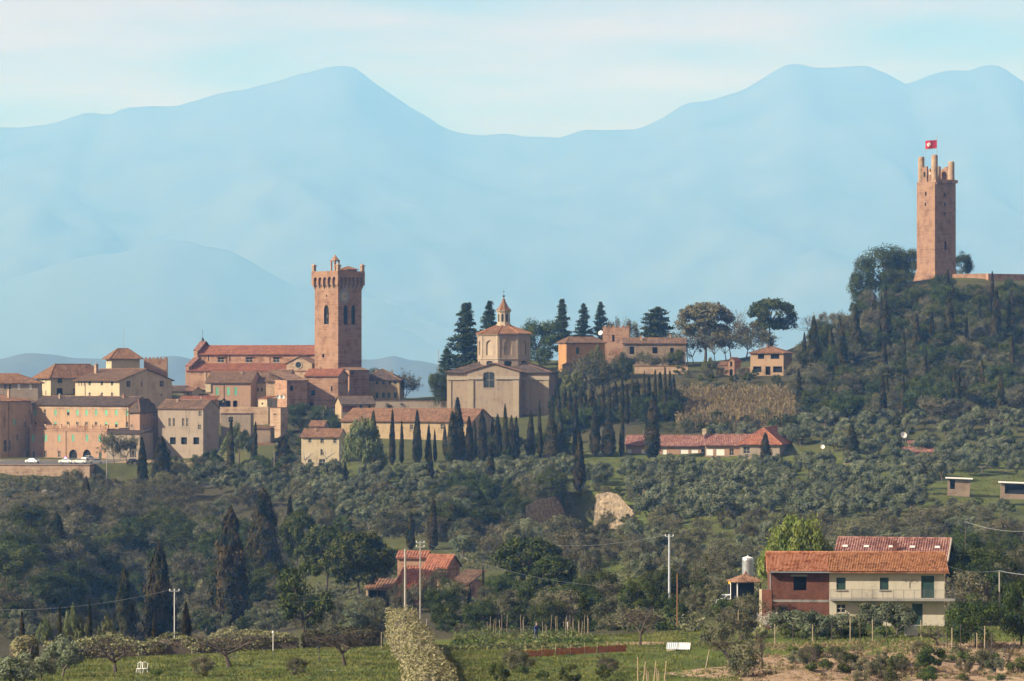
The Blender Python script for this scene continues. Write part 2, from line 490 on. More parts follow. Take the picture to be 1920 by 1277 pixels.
for cx, cy, rx, ry, a in ((33, 268, 16, 9, 1.0), (22, 258, 14, 9, 0.8), (44, 276, 14, 9, 1.0), (40, 255, 18, 8, 0.6), (12.5, 311, 6, 4, 0.7),
                          (150, 1080, 12, 10, 0.5), (118, 930, 12, 12, 0.5), (90, 845, 8, 5, 0.6), (-12, 291, 9, 3, 0.45), (150, 652, 14, 10, 0.7),
                          (-140, 935, 60, 22, 1.0)):
    soil_blob(cx, cy, rx, ry, a)
g_row0 = HOR - FOC * g_co[:, 2].astype(float) / np.maximum(gy_, 50)
sb_ = smooth01((g_px - 1385) / 50) * smooth01((g_row0 - np.interp(g_px, [1380, 1500, 1650, 1760, 1920], [1232, 1222, 1208, 1198, 1200])) / 8) * (gy_ > 225) * (gy_ < 320) * (0.74 + 1.1 * vnoise(gx_, gy_, 5.0, 4))
soil_v = np.maximum(soil_v, sb_)
at_ = g_me.attributes.new('soil', 'FLOAT', 'POINT'); at_.data.foreach_set('value', soil_v.astype(np.float32))
g_row = HOR - FOC * g_co[:, 2].astype(float) / np.maximum(gy_, 50)
wood_v = np.where(gy_ > 330, 0.55, 0.0)
def wood_poly(x0, x1, y0, y1, amt):
    global wood_v
    m = smooth01((g_px - x0) / 40 + .5) * smooth01((x1 - g_px) / 40 + .5) * smooth01((g_row - y0) / 20 + .5) * smooth01((y1 - g_row) / 20 + .5) * (gy_ > 200)
    wood_v = wood_v * (1 - m) + amt * m
for q in ((-400, 560, 900, 1250, .95), (560, 1090, 920, 1010, .85), (1480, 2300, 530, 800, .9), (1090, 1920, 850, 1000, .12), (430, 1090, 868, 915, .25), (700, 1260, 1100, 1200, .95), (1080, 1480, 1010, 1100, .15), (1500, 1920, 960, 1060, .5), (540, 640, 740, 870, .95), (1030, 1500, 700, 830, .9)): wood_poly(*q)
wood_v = np.where(gy_ < 325, 0.0, wood_v)
wd_ = g_me.attributes.new('wood', 'FLOAT', 'POINT'); wd_.data.foreach_set('value', np.clip(wood_v, 0, 1).astype(np.float32))
tag(obj('ground', g_me, mat_ground()), kind='structure')

# ---------------------------------------------------------------- far mountains and hills
def ridge_mesh(name, prof, D, back, front, base_z, step, rough, seed):
    """a mountain chain: its crest follows prof (column, row) at distance D, spurs run down to the plain in front"""
    pxs = np.array([p[0] for p in prof], float); pys = np.array([p[1] for p in prof], float)
    cx = (pxs - 960) / FOC * D; cz = (HOR - pys) / FOC * D
    xs = np.arange(cx[0], cx[-1], step); ts = np.concatenate([np.linspace(-1, 0, 84), np.linspace(0, 1, 14)[1:]])
    X, T = np.meshgrid(xs, ts)
    crest = np.interp(X, cx, cz)
    crest = crest + ((np.abs(vnoise(X, X * 0, step * 11, seed + 21)) - .2) * .9 + (np.abs(vnoise(X, X * 0, step * 4.3, seed + 22)) - .2) * .45) * step * 1.7
    sh = vnoise(X, X * 0, step * 9, seed) * 0.5 * front * (1 - np.abs(T)) 
    Y = D + np.where(T < 0, T * front, T * back) + vnoise(X, T * 900, step * 14, seed + 3) * front * 0.12 * np.abs(T)
    fall = np.where(T < 0, (1 - np.abs(T)) ** 1.25, (1 - T) ** 1.2)
    Z = base_z + (crest - base_z) * fall
    H = (crest - base_z)
    spur = 0; a = 1.0; s = rough
    for k in range(6):
        n = 1 - 2 * np.abs(vnoise(X + Y * 0.35, Y * 0.6, s, seed + k)) * 1.6
        spur = spur + a * (n - 0.5); a *= 0.5; s *= 0.47
    w = np.clip(1 - fall, 0, 1) * np.clip(fall * 3, 0, 1)
    Z = Z + H * 0.17 * spur * w + (vnoise(X, Y, step * 2.6, seed + 9) * .5 + vnoise(X, Y, step * 6, seed + 8)) * step * 0.45 * np.clip(fall * 4, 0, 1)
    Z = np.maximum(Z, base_z - 30)
    ny, nx = X.shape; i = np.arange(nx * ny).reshape(ny, nx)
    F = np.stack([i[:-1, :-1].ravel(), i[:-1, 1:].ravel(), i[1:, 1:].ravel(), i[1:, :-1].ravel()], 1)
    return np_mesh(name, np.stack([X.ravel(), Y.ravel(), Z.ravel()], 1), F, smooth=True)
m_mtn = mat_plain('mountain_slope', (0.045, 0.052, 0.046), var=0.2, scale=0.0022, detail=9, col2=(0.075, 0.075, 0.068), rough=1.0)
m_hill = mat_plain('hill_slope', (0.09, 0.10, 0.08), var=0.3, scale=0.006, detail=9, col2=(0.06, 0.07, 0.05), rough=1.0)
main_prof = [(-4200, 480), (-3000, 380), (-2000, 330), (-1200, 300), (-700, 265), (-350, 250), (-80, 222), (0, 238), (40, 242), (110, 226), (165, 207), (205, 213), (235, 197), (275, 189), (330, 194), (400, 182), (460, 174), (520, 155), (575, 141), (620, 125), (640, 121), (662, 121), (690, 140), (720, 164), (770, 200), (830, 234), (870, 246), (930, 257), (985, 263), (1060, 257), (1095, 247),
             (1140, 238), (1200, 240), (1245, 222), (1290, 190), (1335, 183), (1390, 160), (1440, 132), (1470, 116), (1495, 111), (1530, 119), (1580, 119), (1625, 117), (1665, 130), (1700, 148), (1740, 134), (1780, 125), (1850, 118), (1880, 122), (1905, 140), (1930, 156), (2020, 190), (2200, 180), (2500, 240), (3000, 270), (3800, 340), (5200, 450), (6000, 520)]
tag(obj('mountains', ridge_mesh('mountains', main_prof, 24000, 2600, 6500, -90, 70, 1500, 2.0), m_mtn), kind='structure')
mid_prof = [(-3000, 600), (-900, 560), (-300, 545), (0, 520), (90, 497), (180, 470), (260, 453), (310, 450), (370, 453), (430, 474), (500, 508), (570, 540), (650, 552), (720, 560), (800, 588), (900, 612), (1050, 622), (1400, 640), (2200, 640), (5000, 655)]
tag(obj('hills', ridge_mesh('hills', mid_prof, 20000, 800, 3000, -90, 80, 1200, 5.0), m_hill), kind='structure')

far_prof = [(-2500, 690), (-900, 676), (-300, 668), (0, 671), (60, 666), (130, 673), (220, 676), (330, 668), (360, 675), (520, 684), (690, 673), (740, 668), (790, 677), (850, 688), (1000, 694), (1500, 696), (3500, 700)]
tag(obj('wooded_plain', ridge_mesh('wooded_plain', far_prof, 8800, 500, 900, -95, 22, 160, 3.0), m_hill), kind='structure')

# ---------------------------------------------------------------- the air: even haze from here to the mountains
hz = MB().box(-21500, 21500, -440, 27500, -125, 2380).mesh('haze')
m_hz = bpy.data.materials.new('haze_air'); m_hz.use_nodes = True
N_, L_ = nodes_of(m_hz); N_.clear()
o_ = N_.new('ShaderNodeOutputMaterial'); v_ = N_.new('ShaderNodeVolumePrincipled')
v_.inputs['Color'].default_value = (0.19, 0.455, 1.0, 1)
v_.inputs['Absorption Color'].default_value = (0.74, 0.86, 1, 1)
v_.inputs['Density'].default_value = 1.03e-4
v_.inputs['Anisotropy'].default_value = 0.0
L_.new(v_.outputs[0], o_.inputs['Volume'])
tag(obj('haze', hz, m_hz), 'pale blue haze in the air towards the mountains', 'haze', kind='stuff')
# ---------------------------------------------------------------- building materials
mat_wall('plaster_pink', (0.29, 0.185, 0.128), stain=0.43)
mat_wall('plaster_cream', (0.41, 0.34, 0.235), stain=0.32)
mat_wall('plaster_yellow', (0.32, 0.238, 0.145), stain=0.41)
mat_wall('plaster_orange', (0.34, 0.185, 0.085), stain=0.36)
mat_wall('plaster_grey', (0.251, 0.205, 0.165), stain=0.41)
mat_wall('plaster_tan', (0.33, 0.225, 0.145), stain=0.43)
mat_wall('plaster_house', (0.45, 0.405, 0.315), stain=0.32)
mat_wall('plaster_salmon', (0.30, 0.195, 0.14), stain=0.29)
mat_wall('church_front', (0.284, 0.224, 0.175), stain=0.38)
mat_wall('church_trim', (0.343, 0.277, 0.205), stain=0.29)
mat_wall('brick_old', course=True, col=(0.238, 0.132, 0.089), stain=0.52, streak=False, patch=(0.297, 0.185, 0.125))
mat_wall('brick_tower', course=True, col=(0.205, 0.112, 0.072), stain=0.43, streak=False, patch=(0.245, 0.15, 0.10))
mat_wall('brick_pale', course=True, col=(0.297, 0.198, 0.135), stain=0.46, streak=False, patch=(0.343, 0.251, 0.178))
mat_wall('stone_rubble', (0.238, 0.178, 0.132), stain=0.55, streak=False)
mat_wall('concrete', (0.238, 0.224, 0.205), stain=0.43)

def mat_brick(name, c1, c2, mortar, scale=1.0):
    m = bpy.data.materials.new(name); m.use_nodes = True
    N, L = nodes_of(m); b = N['Principled BSDF']; b.inputs['Roughness'].default_value = 0.93; b.inputs['Specular IOR Level'].default_value = 0.15
    tc = N.new('ShaderNodeTexCoord'); sp = N.new('ShaderNodeSeparateXYZ'); cb = N.new('ShaderNodeCombineXYZ'); ad = N.new('ShaderNodeMath'); ad.operation = 'ADD'
    L.new(tc.outputs['Object'], sp.inputs[0]); L.new(sp.outputs['X'], ad.inputs[0]); L.new(sp.outputs['Y'], ad.inputs[1])
    L.new(ad.outputs[0], cb.inputs['X']); L.new(sp.outputs['Z'], cb.inputs['Y'])
    br = N.new('ShaderNodeTexBrick'); br.inputs['Scale'].default_value = scale
    br.inputs['Brick Width'].default_value = 0.27; br.inputs['Row Height'].default_value = 0.085; br.inputs['Mortar Size'].default_value = 0.008
    br.inputs['Color1'].default_value = (*c1, 1); br.inputs['Color2'].default_value = (*c2, 1); br.inputs['Mortar'].default_value = (*mortar, 1)
    L.new(cb.outputs[0], br.inputs['Vector'])
    n1 = N.new('ShaderNodeTexNoise'); n1.inputs['Scale'].default_value = 0.7; n1.inputs['Detail'].default_value = 6; n1.inputs['Roughness'].default_value = 0.7
    L.new(tc.outputs['Object'], n1.inputs['Vector'])
    mr = N.new('ShaderNodeMapRange'); mr.inputs['From Min'].default_value = 0.3; mr.inputs['From Max'].default_value = 0.7; mr.inputs['To Min'].default_value = 0.55; mr.inputs['To Max'].default_value = 1.3
    L.new(n1.outputs['Fac'], mr.inputs['Value'])
    hs = N.new('ShaderNodeHueSaturation'); L.new(br.outputs['Color'], hs.inputs['Color']); L.new(mr.outputs['Result'], hs.inputs['Value'])
    L.new(hs.outputs['Color'], b.inputs['Base Color'])
    bp = N.new('ShaderNodeBump'); bp.inputs['Distance'].default_value = 0.01; bp.invert = True
    L.new(br.outputs['Fac'], bp.inputs['Height']); L.new(bp.outputs['Normal'], b.inputs['Normal'])
    MAT[name] = m
mat_brick('brick_red', (0.17, 0.056, 0.035), (0.115, 0.04, 0.026), (0.17, 0.095, 0.065))

def mat_tiles(name, stops, patch=0.5):
    """terracotta roof tiles, tile by tile tone with lichen patches"""
    m = bpy.data.materials.new(name); m.use_nodes = True
    N, L = nodes_of(m); b = N['Principled BSDF']; b.inputs['Roughness'].default_value = 0.9; b.inputs['Specular IOR Level'].default_value = 0.15
    tc = N.new('ShaderNodeTexCoord')
    vo = N.new('ShaderNodeTexVoronoi'); vo.inputs['Scale'].default_value = 2.4; L.new(tc.outputs['Object'], vo.inputs['Vector'])
    n1 = N.new('ShaderNodeTexNoise'); n1.inputs['Scale'].default_value = 0.45; n1.inputs['Detail'].default_value = 5; n1.inputs['Roughness'].default_value = 0.7
    L.new(tc.outputs['Object'], n1.inputs['Vector'])
    sp = N.new('ShaderNodeSeparateColor'); L.new(vo.outputs['Color'], sp.inputs[0])
    ma = N.new('ShaderNodeMath'); ma.operation = 'MULTIPLY_ADD'; ma.inputs[1].default_value = patch
    L.new(sp.outputs[0], ma.inputs[0]); L.new(n1.outputs['Fac'], ma.inputs[2])
    rp = N.new('ShaderNodeValToRGB'); e = rp.color_ramp.elements
    e[0].position = 0.45; e[0].color = (*stops[0], 1); e[1].position = 1.0; e[1].color = (*stops[2], 1)
    k = e.new(0.72); k.color = (*stops[1], 1)
    L.new(ma.outputs[0], rp.inputs['Fac']); L.new(rp.outputs['Color'], b.inputs['Base Color'])
    MAT[name] = m
mat_tiles('tiles_old', ((0.075, 0.050, 0.036), (0.13, 0.078, 0.052), (0.20, 0.125, 0.085)))
mat_tiles('tiles_brown', ((0.10, 0.058, 0.036), (0.18, 0.095, 0.055), (0.27, 0.15, 0.09)))
mat_tiles('tiles_red', ((0.16, 0.065, 0.042), (0.24, 0.092, 0.056), (0.33, 0.14, 0.082)))
mat_tiles('tiles_orange', ((0.155, 0.068, 0.03), (0.25, 0.102, 0.042), (0.34, 0.16, 0.078)), .8)
mat_tiles('tiles_grey', ((0.045, 0.035, 0.032), (0.08, 0.058, 0.05), (0.13, 0.095, 0.078)))
mat_tiles('tiles_pink', ((0.12, 0.055, 0.046), (0.19, 0.085, 0.07), (0.30, 0.17, 0.135)))
mat_plain('glass_dark', (0.022, 0.028, 0.034), rough=0.25, var=0.4, obj_var=0.4)
mat_plain('void_dark', (0.012, 0.012, 0.013), rough=0.9, var=0.2)
mat_plain('shutter_green', (0.13, 0.36, 0.25), rough=0.6, var=0.12, obj_var=0.25)
mat_plain('shutter_dark', (0.025, 0.055, 0.045), rough=0.6, var=0.2)
mat_plain('paint_white', (0.74, 0.72, 0.68), rough=0.6, var=0.06)
mat_plain('paint_frame', (0.42, 0.36, 0.28), rough=0.7, var=0.1)
mat_plain('metal_grey', (0.32, 0.33, 0.33), rough=0.5, metal=0.4, var=0.15)
mat_plain('metal_dark', (0.05, 0.05, 0.052), rough=0.5, metal=0.3, var=0.2)
mat_plain('copper_pipe', (0.16, 0.09, 0.06), rough=0.6, metal=0.3, var=0.2)
mat_plain('stone_pale', (0.36, 0.31, 0.25), var=0.2, scale=2.0)
mat_plain('iron_rail', (0.10, 0.10, 0.10), rough=0.6, var=0.2)

# ---------------------------------------------------------------- building kit
def tile_slope(mb, E0, E1, T0, T1, pitch=0.5, relief=0.11, m=0, thick=0.16):
    """a roof slope of tile rows running down it: eave E0-E1, top T0-T1 (may meet in a point)"""
    E0, E1, T0, T1 = map(Vector, (E0, E1, T0, T1))
    e = E1 - E0; Ln = e.length; e.normalize()
    up = ((T0 + T1) / 2 - (E0 + E1) / 2); d = up - e * up.dot(e); V = d.length; d.normalize()
    n = e.cross(d)
    if n.z < 0: n = -n
    a = (T0 - E0).dot(e); b = (T1 - E0).dot(e)
    k = max(2, int(round(Ln / pitch))); prof = (0.0, 0.75, 1.0, 0.75)
    S = []; H = []
    for i in range(k):
        w = random.uniform(0.8, 1.1)
        for j, h in enumerate(prof): S.append((i + j / 4.0) * Ln / k); H.append(h * relief * w)
    S.append(Ln); H.append(0)
    rows = []
    for s, h in zip(S, H):
        v = V
        if a > 1e-4 and s < a: v = V * s / a
        if b < Ln - 1e-4 and s > b: v = V * (Ln - s) / max(1e-4, Ln - b)
        if a < -1e-4: pass
        rows.append((E0 + e * s + n * h, E0 + e * (s + (a * s / Ln * 0 if a >= 0 else 0)) + d * max(0.0, v) + n * h))
    base = len(mb.v)
    for p, q in rows: mb.v.append(tuple(p)); mb.v.append(tuple(q))
    for i in range(len(rows) - 1):
        mb.f.append((base + 2 * i, base + 2 * i + 2, base + 2 * i + 3, base + 2 * i + 1)); mb.m.append(m)
    dn = Vector((0, 0, -thick))
    mb.face((E0 + dn, T0 + dn, T1 + dn, E1 + dn) if (T0 - T1).length > 1e-4 else (E0 + dn, T0 + dn, E1 + dn), m)
    mb.face((E0 + dn, E1 + dn, E1 + n * 0.01, E0 + n * 0.01), m)
    return mb

def wall_face(mb, fn, L, z0, z1, holes, depth=0.22, m=0, gable=None):
    """wall of length L with real openings; fn(s, z, inward) -> local point"""
    hs = [h for h in holes if h[1] > 0.02 and h[0] < L - 0.02]
    hs = [(max(0.05, h[0]), min(L - 0.05, h[1]), max(z0 + 0.02, h[2]), min(z1 - 0.05, h[3])) + tuple(h[4:]) for h in hs]
    ss = sorted({0.0, L, *[h[0] for h in hs], *[h[1] for h in hs]}); zs = sorted({z0, z1, *[h[2] for h in hs], *[h[3] for h in hs]})
    for i in range(len(ss) - 1):
        for j in range(len(zs) - 1):
            cs = (ss[i] + ss[i + 1]) / 2; cz = (zs[j] + zs[j + 1]) / 2
            if any(h[0] < cs < h[1] and h[2] < cz < h[3] for h in hs): continue
            mb.face((fn(ss[i], zs[j], 0), fn(ss[i + 1], zs[j], 0), fn(ss[i + 1], zs[j + 1], 0), fn(ss[i], zs[j + 1], 0)), m)
    for h in hs:
        a, b, c, d = h[:4]
        arch = len(h) > 4 and h[4]
        if arch:
            r = (b - a) / 2; zc = d - r * arch; seg = 8
            arc = [((a + b) / 2 - r * math.cos(math.pi * k / seg), zc + r * arch * math.sin(math.pi * k / seg)) for k in range(seg + 1)]
            for k in range(seg):
                p, q = arc[k], arc[k + 1]
                corner = (a, d) if k < seg // 2 else (b, d)
                mb.face((fn(p[0], p[1], 0), fn(q[0], q[1], 0), fn(corner[0], corner[1], 0)), m)
                mb.face((fn(p[0], p[1], 0), fn(q[0], q[1], 0), fn(q[0], q[1], depth), fn(p[0], p[1], depth)), m)
            mb.face((fn(arc[seg // 2][0], arc[seg // 2][1], 0), fn(a, d, 0), fn(b, d, 0)), m)
            top = zc
        else:
            top = d
            mb.face((fn(a, d, 0), fn(b, d, 0), fn(b, d, depth), fn(a, d, depth)), m)
        mb.face((fn(a, c, 0), fn(a, top, 0), fn(a, top, depth), fn(a, c, depth)), m)
        mb.face((fn(b, c, 0), fn(b, top, 0), fn(b, top, depth), fn(b, c, depth)), m)
        mb.face((fn(a, c, 0), fn(b, c, 0), fn(b, c, depth), fn(a, c, depth)), m)
    if gable:
        mb.face((fn(0, z1, 0), fn(L, z1, 0), fn(gable[0], z1 + gable[1], 0)), m)
    return hs

class House:
    """local frame: x along the front from its left corner, y into the building, z up from the eave-side base"""
    def __init__(s, name, label, cat, pxA, D, phi, pxB=None, W=None, pyeave=None, base=3.0, H=None, depth=10.0, pxC=None, wall='plaster_pink', group=None, pybase=None, side=None):
        s.phi = R(phi); s.c, s.s_ = math.cos(s.phi), math.sin(s.phi)
        s.A = Vector(((pxA - 960) / FOC * D, D, 0)); s.n = Vector((s.s_, -s.c, 0)); s.t = Vector((s.c, s.s_, 0))
        s.z0 = (HOR - pybase) / FOC * D if pybase is not None else gz1(s.A.x, s.A.y) - base
        s.A.z = s.z0
        s.W = W if W is not None else s.front(pxB, HOR)[0]
        s.depth = depth if pxC is None else s.right(pxC, HOR)[0]
        s.H = H if H is not None else (HOR - pyeave) / FOC * D - s.z0
        s.root = empty(name, s.A, s.phi, label, cat, group)
        s.mat = MAT[wall]; s.holes = {'f': [], 'r': [], 'l': [], 'b': []}; s.wins = []; s.gables = {}
    def _plane(s, px, py, P0, n, t):
        u = (px - 960) / FOC
        D = (P0.x * n.x + P0.y * n.y) / (u * n.x + n.y)
        return (D * u - P0.x) * t.x + (D - P0.y) * t.y, (HOR - py) / FOC * D - s.z0
    def front(s, px, py): return s._plane(px, py, s.A, s.n, s.t)
    def right(s, px, py):
        P0 = s.A + s.t * s.W
        return s._plane(px, py, P0, s.t, -s.n)
    def left(s, px, py):
        return s._plane(px, py, s.A, -s.t, -s.n)
    def fn(s, face):
        if face == 'f': return lambda a, z, d: (a, d, z)
        if face == 'r': return lambda a, z, d: (s.W - d, a, z)
        if face == 'l': return lambda a, z, d: (d, a, z)
        return lambda a, z, d: (a, s.depth - d, z)
    def win(s, face, px, pyt, w, h, style='dark', arch=0.0, sill=True):
        """w, h in metres; px, pyt = centre column and top row in the picture"""
        a, z = {'f': s.front, 'r': s.right, 'l': s.left}[face](px, pyt)
        s.wloc(face, a, z, w, h, style, arch, sill)
    def wloc(s, face, a, ztop, w, h, style='dark', arch=0.0, sill=True):
        s.holes[face].append((a - w / 2, a + w / 2, ztop - h, ztop, arch)); s.wins.append((face, a, ztop, w, h, style, arch, sill))
    def walls(s, roof=None, rise=2.0, below=0.0):
        mb = MB()
        if roof == 'gx': s.gables = {'r': (s.depth / 2, rise), 'l': (s.depth / 2, rise)}
        if roof == 'gy': s.gables = {'f': (s.W / 2, rise), 'b': (s.W / 2, rise)}
        for f, L in (('f', s.W), ('r', s.depth), ('l', s.depth), ('b', s.W)):
            wall_face(mb, s.fn(f), L, -below, s.H, s.holes[f], gable=s.gables.get(f))
        s.wall = mb.build('wall', s.mat, s.root)
        for w in s.wins: s._window(*w)
        return s
    def _window(s, face, a, zt, w, h, style, arch, sill):
        fn = s.fn(face); mb = MB()
        def bar(a0, a1, z0, z1, d0, d1, m):
            p = [fn(x, z, d) for d in (d0, d1) for z in (z0, z1) for x in (a0, a1)]
            n = len(mb.v); mb.v += p
            for q in ((0, 1, 3, 2), (4, 6, 7, 5), (0, 4, 5, 1), (2, 3, 7, 6), (0, 2, 6, 4), (1, 5, 7, 3)): mb.f.append(tuple(n + i for i in q)); mb.m.append(m)
        l, r_, b, t = a - w / 2, a + w / 2, zt - h, zt
        name = 'window'
        mats = [MAT['glass_dark'], MAT['paint_frame'], MAT['stone_pale']]
        if style in ('void', 'door'):
            name = 'doorway' if style == 'door' else 'opening'
            mats[0] = MAT['void_dark']
            mb.face((fn(l, b, 0.6), fn(r_, b, 0.6), fn(r_, t, 0.6), fn(l, t, 0.6)), 0)
            for (p, q) in (((l, b), (l, t)), ((r_, b), (r_, t)), ((l, t), (r_, t)), ((l, b), (r_, b))):
                mb.face((fn(*p, 0.222), fn(*q, 0.222), fn(*q, 0.6), fn(*p, 0.6)), 0)
        elif style == 'green':
            mats[0] = MAT['shutter_green']
            bar(l, r_, b, t, 0.06, 0.12, 0)
        elif style == 'greenhalf':
            bar(l, r_, b, t - h * 0.45, 0.16, 0.2, 0)
            mats.append(MAT['shutter_green']); bar(l, r_, t - h * 0.45, t, 0.06, 0.12, 3)
        elif style == 'pale':
            mats[0] = MAT['paint_white']; bar(l, r_, b, t, 0.1, 0.15, 0)
        elif style == 'darkshut':
            mats[0] = MAT['shutter_dark']; bar(l, r_, b, t, 0.08, 0.14, 0)
        else:
            bar(l, r_, b, t, 0.17, 0.2, 0)
            fw = 0.07
            for q in ((l, l + fw, b, t), (r_ - fw, r_, b, t), (a - fw / 2, a + fw / 2, b, t), (l, r_, b, b + fw), (l, r_, t - fw, t), (l, r_, (b + t) / 2 - fw / 2, (b + t) / 2 + fw / 2)):
                bar(*q, 0.11, 0.168, 1)
        if sill and style not in ('void', 'door'): bar(l - 0.12, r_ + 0.12, b - 0.12, b - 0.004, -0.1, 0.05, 2)
        o = mb.build(name, mats, s.root)
        if style == 'shut':
            for sd in (-1, 1):
                m2 = MB(); x0 = (l - w * 0.5 - 0.02) if sd < 0 else r_ + 0.02; x1 = x0 + w * 0.5
                p = [fn(x, z, d) for d in (-0.07, -0.02) for z in (b, t) for x in (x0, x1)]
                m2.v += p; m2.f += [(0, 1, 3, 2), (4, 6, 7, 5), (0, 4, 5, 1), (2, 3, 7, 6), (0, 2, 6, 4), (1, 5, 7, 3)]; m2.m += [0] * 6
                m2.build('shutter', MAT['shutter_green'], o)
    def roof(s, kind, rise=2.0, over=0.5, tiles='tiles_old', pitch=0.5, ridge=True, W0=0.0, W1=None):
        W1 = s.W if W1 is None else W1; Dp = s.depth; h = s.H; o = over; mb = MB(); rd = MB()
        def sl(*p): tile_slope(mb, *p, pitch=pitch)
        if kind == 'gx':
            dz = rise * o / (Dp / 2)
            T0, T1 = (W0 - o * .6, Dp / 2, h + rise), (W1 + o * .6, Dp / 2, h + rise)
            sl((W0 - o * .6, -o, h - dz), (W1 + o * .6, -o, h - dz), T0, T1); sl((W1 + o * .6, Dp + o, h - dz), (W0 - o * .6, Dp + o, h - dz), T1, T0)
            rd.tube(T0, T1, 0.17, seg=6)
        elif kind == 'gy':
            dz = rise * o / ((W1 - W0) / 2); cx = (W0 + W1) / 2
            T0, T1 = (cx, Dp + o * .6, h + rise), (cx, -o * .6, h + rise)
            sl((W0 - o, Dp + o * .6, h - dz), (W0 - o, -o * .6, h - dz), T0, T1); sl((W1 + o, -o * .6, h - dz), (W1 + o, Dp + o * .6, h - dz), T1, T0)
            rd.tube(T0, T1, 0.17, seg=6)
        elif kind == 'hip':
            W = W1 - W0
            k = min(W, Dp) / 2; dz = rise * o / k
            if W >= Dp: T0, T1 = Vector((W0 + k, Dp / 2, h + rise)), Vector((W1 - k, Dp / 2, h + rise))
            else: T0, T1 = Vector((W0 + k, k, h + rise)), Vector((W0 + k, Dp - k, h + rise))
            a, b, c, d = (Vector((W0 - o, -o, h - dz)), Vector((W1 + o, -o, h - dz)), Vector((W1 + o, Dp + o, h - dz)), Vector((W0 - o, Dp + o, h - dz)))
            if W >= Dp: sl(a, b, T0, T1); sl(c, d, T1, T0); sl(b, c, T1, T1); sl(d, a, T0, T0)
            else: sl(a, b, T0, T0); sl(b, c, T0, T1); sl(c, d, T1, T1); sl(d, a, T1, T0)
            if (T1 - T0).length > 0.05: rd.tube(T0, T1, 0.17)
            for p, q in ((a, T0), (b, T1 if W >= Dp else T0), (c, T1), (d, T0 if W >= Dp else T1)): rd.tube(p + Vector((0, 0, .06)), q, 0.15)
        elif kind == 'shed':
            dz = rise * o / Dp
            sl((W0 - o * .6, -o, h - dz), (W1 + o * .6, -o, h - dz), (W0 - o * .6, Dp + o, h + rise + dz), (W1 + o * .6, Dp + o, h + rise + dz))
        elif kind == 'flat':
            mb.box(W0 - o, W1 + o, -o, Dp + o, h, h + rise)
        s.rf = mb.build('roof', MAT[tiles], s.root)
        if ridge and rd.v: rd.build('ridge', MAT['tiles_brown' if tiles in ('tiles_old', 'tiles_grey', 'tiles_brown') else tiles], s.rf)
        return s
    def chimney(s, x, y, z, w=0.7, h=1.6, wall='brick_pale'):
        mb = MB().box(x - w / 2, x + w / 2, y - w / 2, y + w / 2, z - 1.0, z + h)
        mb.box(x - w * .65, x + w * .65, y - w * .65, y + w * .65, z + h, z + h + 0.12)
        mb.box(x - w * .4, x + w * .4, y - w * .4, y + w * .4, z + h + 0.12, z + h + 0.4)
        return mb.build('chimney', MAT[wall], s.rf if hasattr(s, 'rf') else s.root)
    def band(s, face, a0, a1, z0, z1, out=0.1, mat='stone_pale', name='cornice'):
        fn = s.fn(face); mb = MB()
        p = [fn(x, z, d) for d in (-out, -0.002) for z in (z0, z1) for x in (a0, a1)]
        mb.v += p; mb.f += [(0, 1, 3, 2), (4, 6, 7, 5), (0, 4, 5, 1), (2, 3, 7, 6), (0, 2, 6, 4), (1, 5, 7, 3)]; mb.m += [0] * 6
        return mb.build(name, MAT[mat], s.root)
    def pipe(s, face, a, z0, z1, mat='copper_pipe', r=0.07):
        fn = s.fn(face)
        return MB().tube(fn(a, z0, -0.1), fn(a, z1, -0.1), r).build('drainpipe', MAT[mat], s.root)

def antenna(p, h, label, arms=3):
    r = empty('roof_antenna', p, random.uniform(-.4, .4), label, 'antenna')
    MB().tube((0, 0, -0.3), (0, 0, h), 0.035).build('mast', MAT['metal_grey'], r)
    mb = MB()
    for k in range(arms): z = h * (0.75 + 0.22 * k / arms); mb.tube((-0.5, 0, z), (0.5, 0, z), 0.02, seg=4)
    mb.build('dipole', MAT['metal_grey'], r)
    return r

def sat_dish(p, label, r=0.45, rz=0.0, pole=0.8):
    e = empty('satellite_dish', p, rz, label, 'satellite dish')
    MB().tube((0, 0, -0.2), (0, 0, pole), 0.04).tube((0, 0, pole), (0, -0.25, pole + .1), .03).build('bracket', MAT['metal_grey'], e)
    prof = [(0.02, 0.0)] + [(r * k / 5, 0.25 * r * (k / 5) ** 2 + .01) for k in range(1, 6)] + [(r * k / 5, 0.25 * r * (k / 5) ** 2 + .04) for k in range(5, 0, -1)]
    d = MB().lathe(prof, 14).build('reflector', MAT['paint_white'], e, loc=(0, -0.25, pole + 0.1), rot=(R(68), 0, 0))
    return e
# ---------------------------------------------------------------- the town on the ridge
def join_into(h, other):
    """make building volume h a part of building other"""
    o = other.root; r = h.root
    r.parent = o
    M = Matrix.Translation(o.location) @ Matrix.Rotation(o.rotation_euler.z, 4, 'Z')
    r.matrix_parent_inverse = M.inverted()
    for k in ('label', 'category', 'group'):
        if k in r: del r[k]
    for c in [c for c in bpy.data.objects if c.parent == r]:
        for g in [g for g in bpy.data.objects if g.parent == c]: g.parent = r
    return h
def merlons(h, n_f, n_r, w=0.9, hh=0.9, mat=None):
    for f, L, n in (('f', h.W, n_f), ('r', h.depth, n_r)):
        fn = h.fn(f)
        for k in range(n):
            a = L * (k + 0.5) / n; mb = MB()
            p = [fn(x, z, d) for d in (0.02, 0.5) for z in (h.H - 0.01, h.H + hh) for x in (a - w / 2, a + w / 2)]
            mb.v += p; mb.f += [(0, 1, 3, 2), (4, 6, 7, 5), (0, 4, 5, 1), (2, 3, 7, 6), (0, 2, 6, 4), (1, 5, 7, 3)]; mb.m += [0] * 6
            mb.build('merlon', mat or h.mat, h.root)

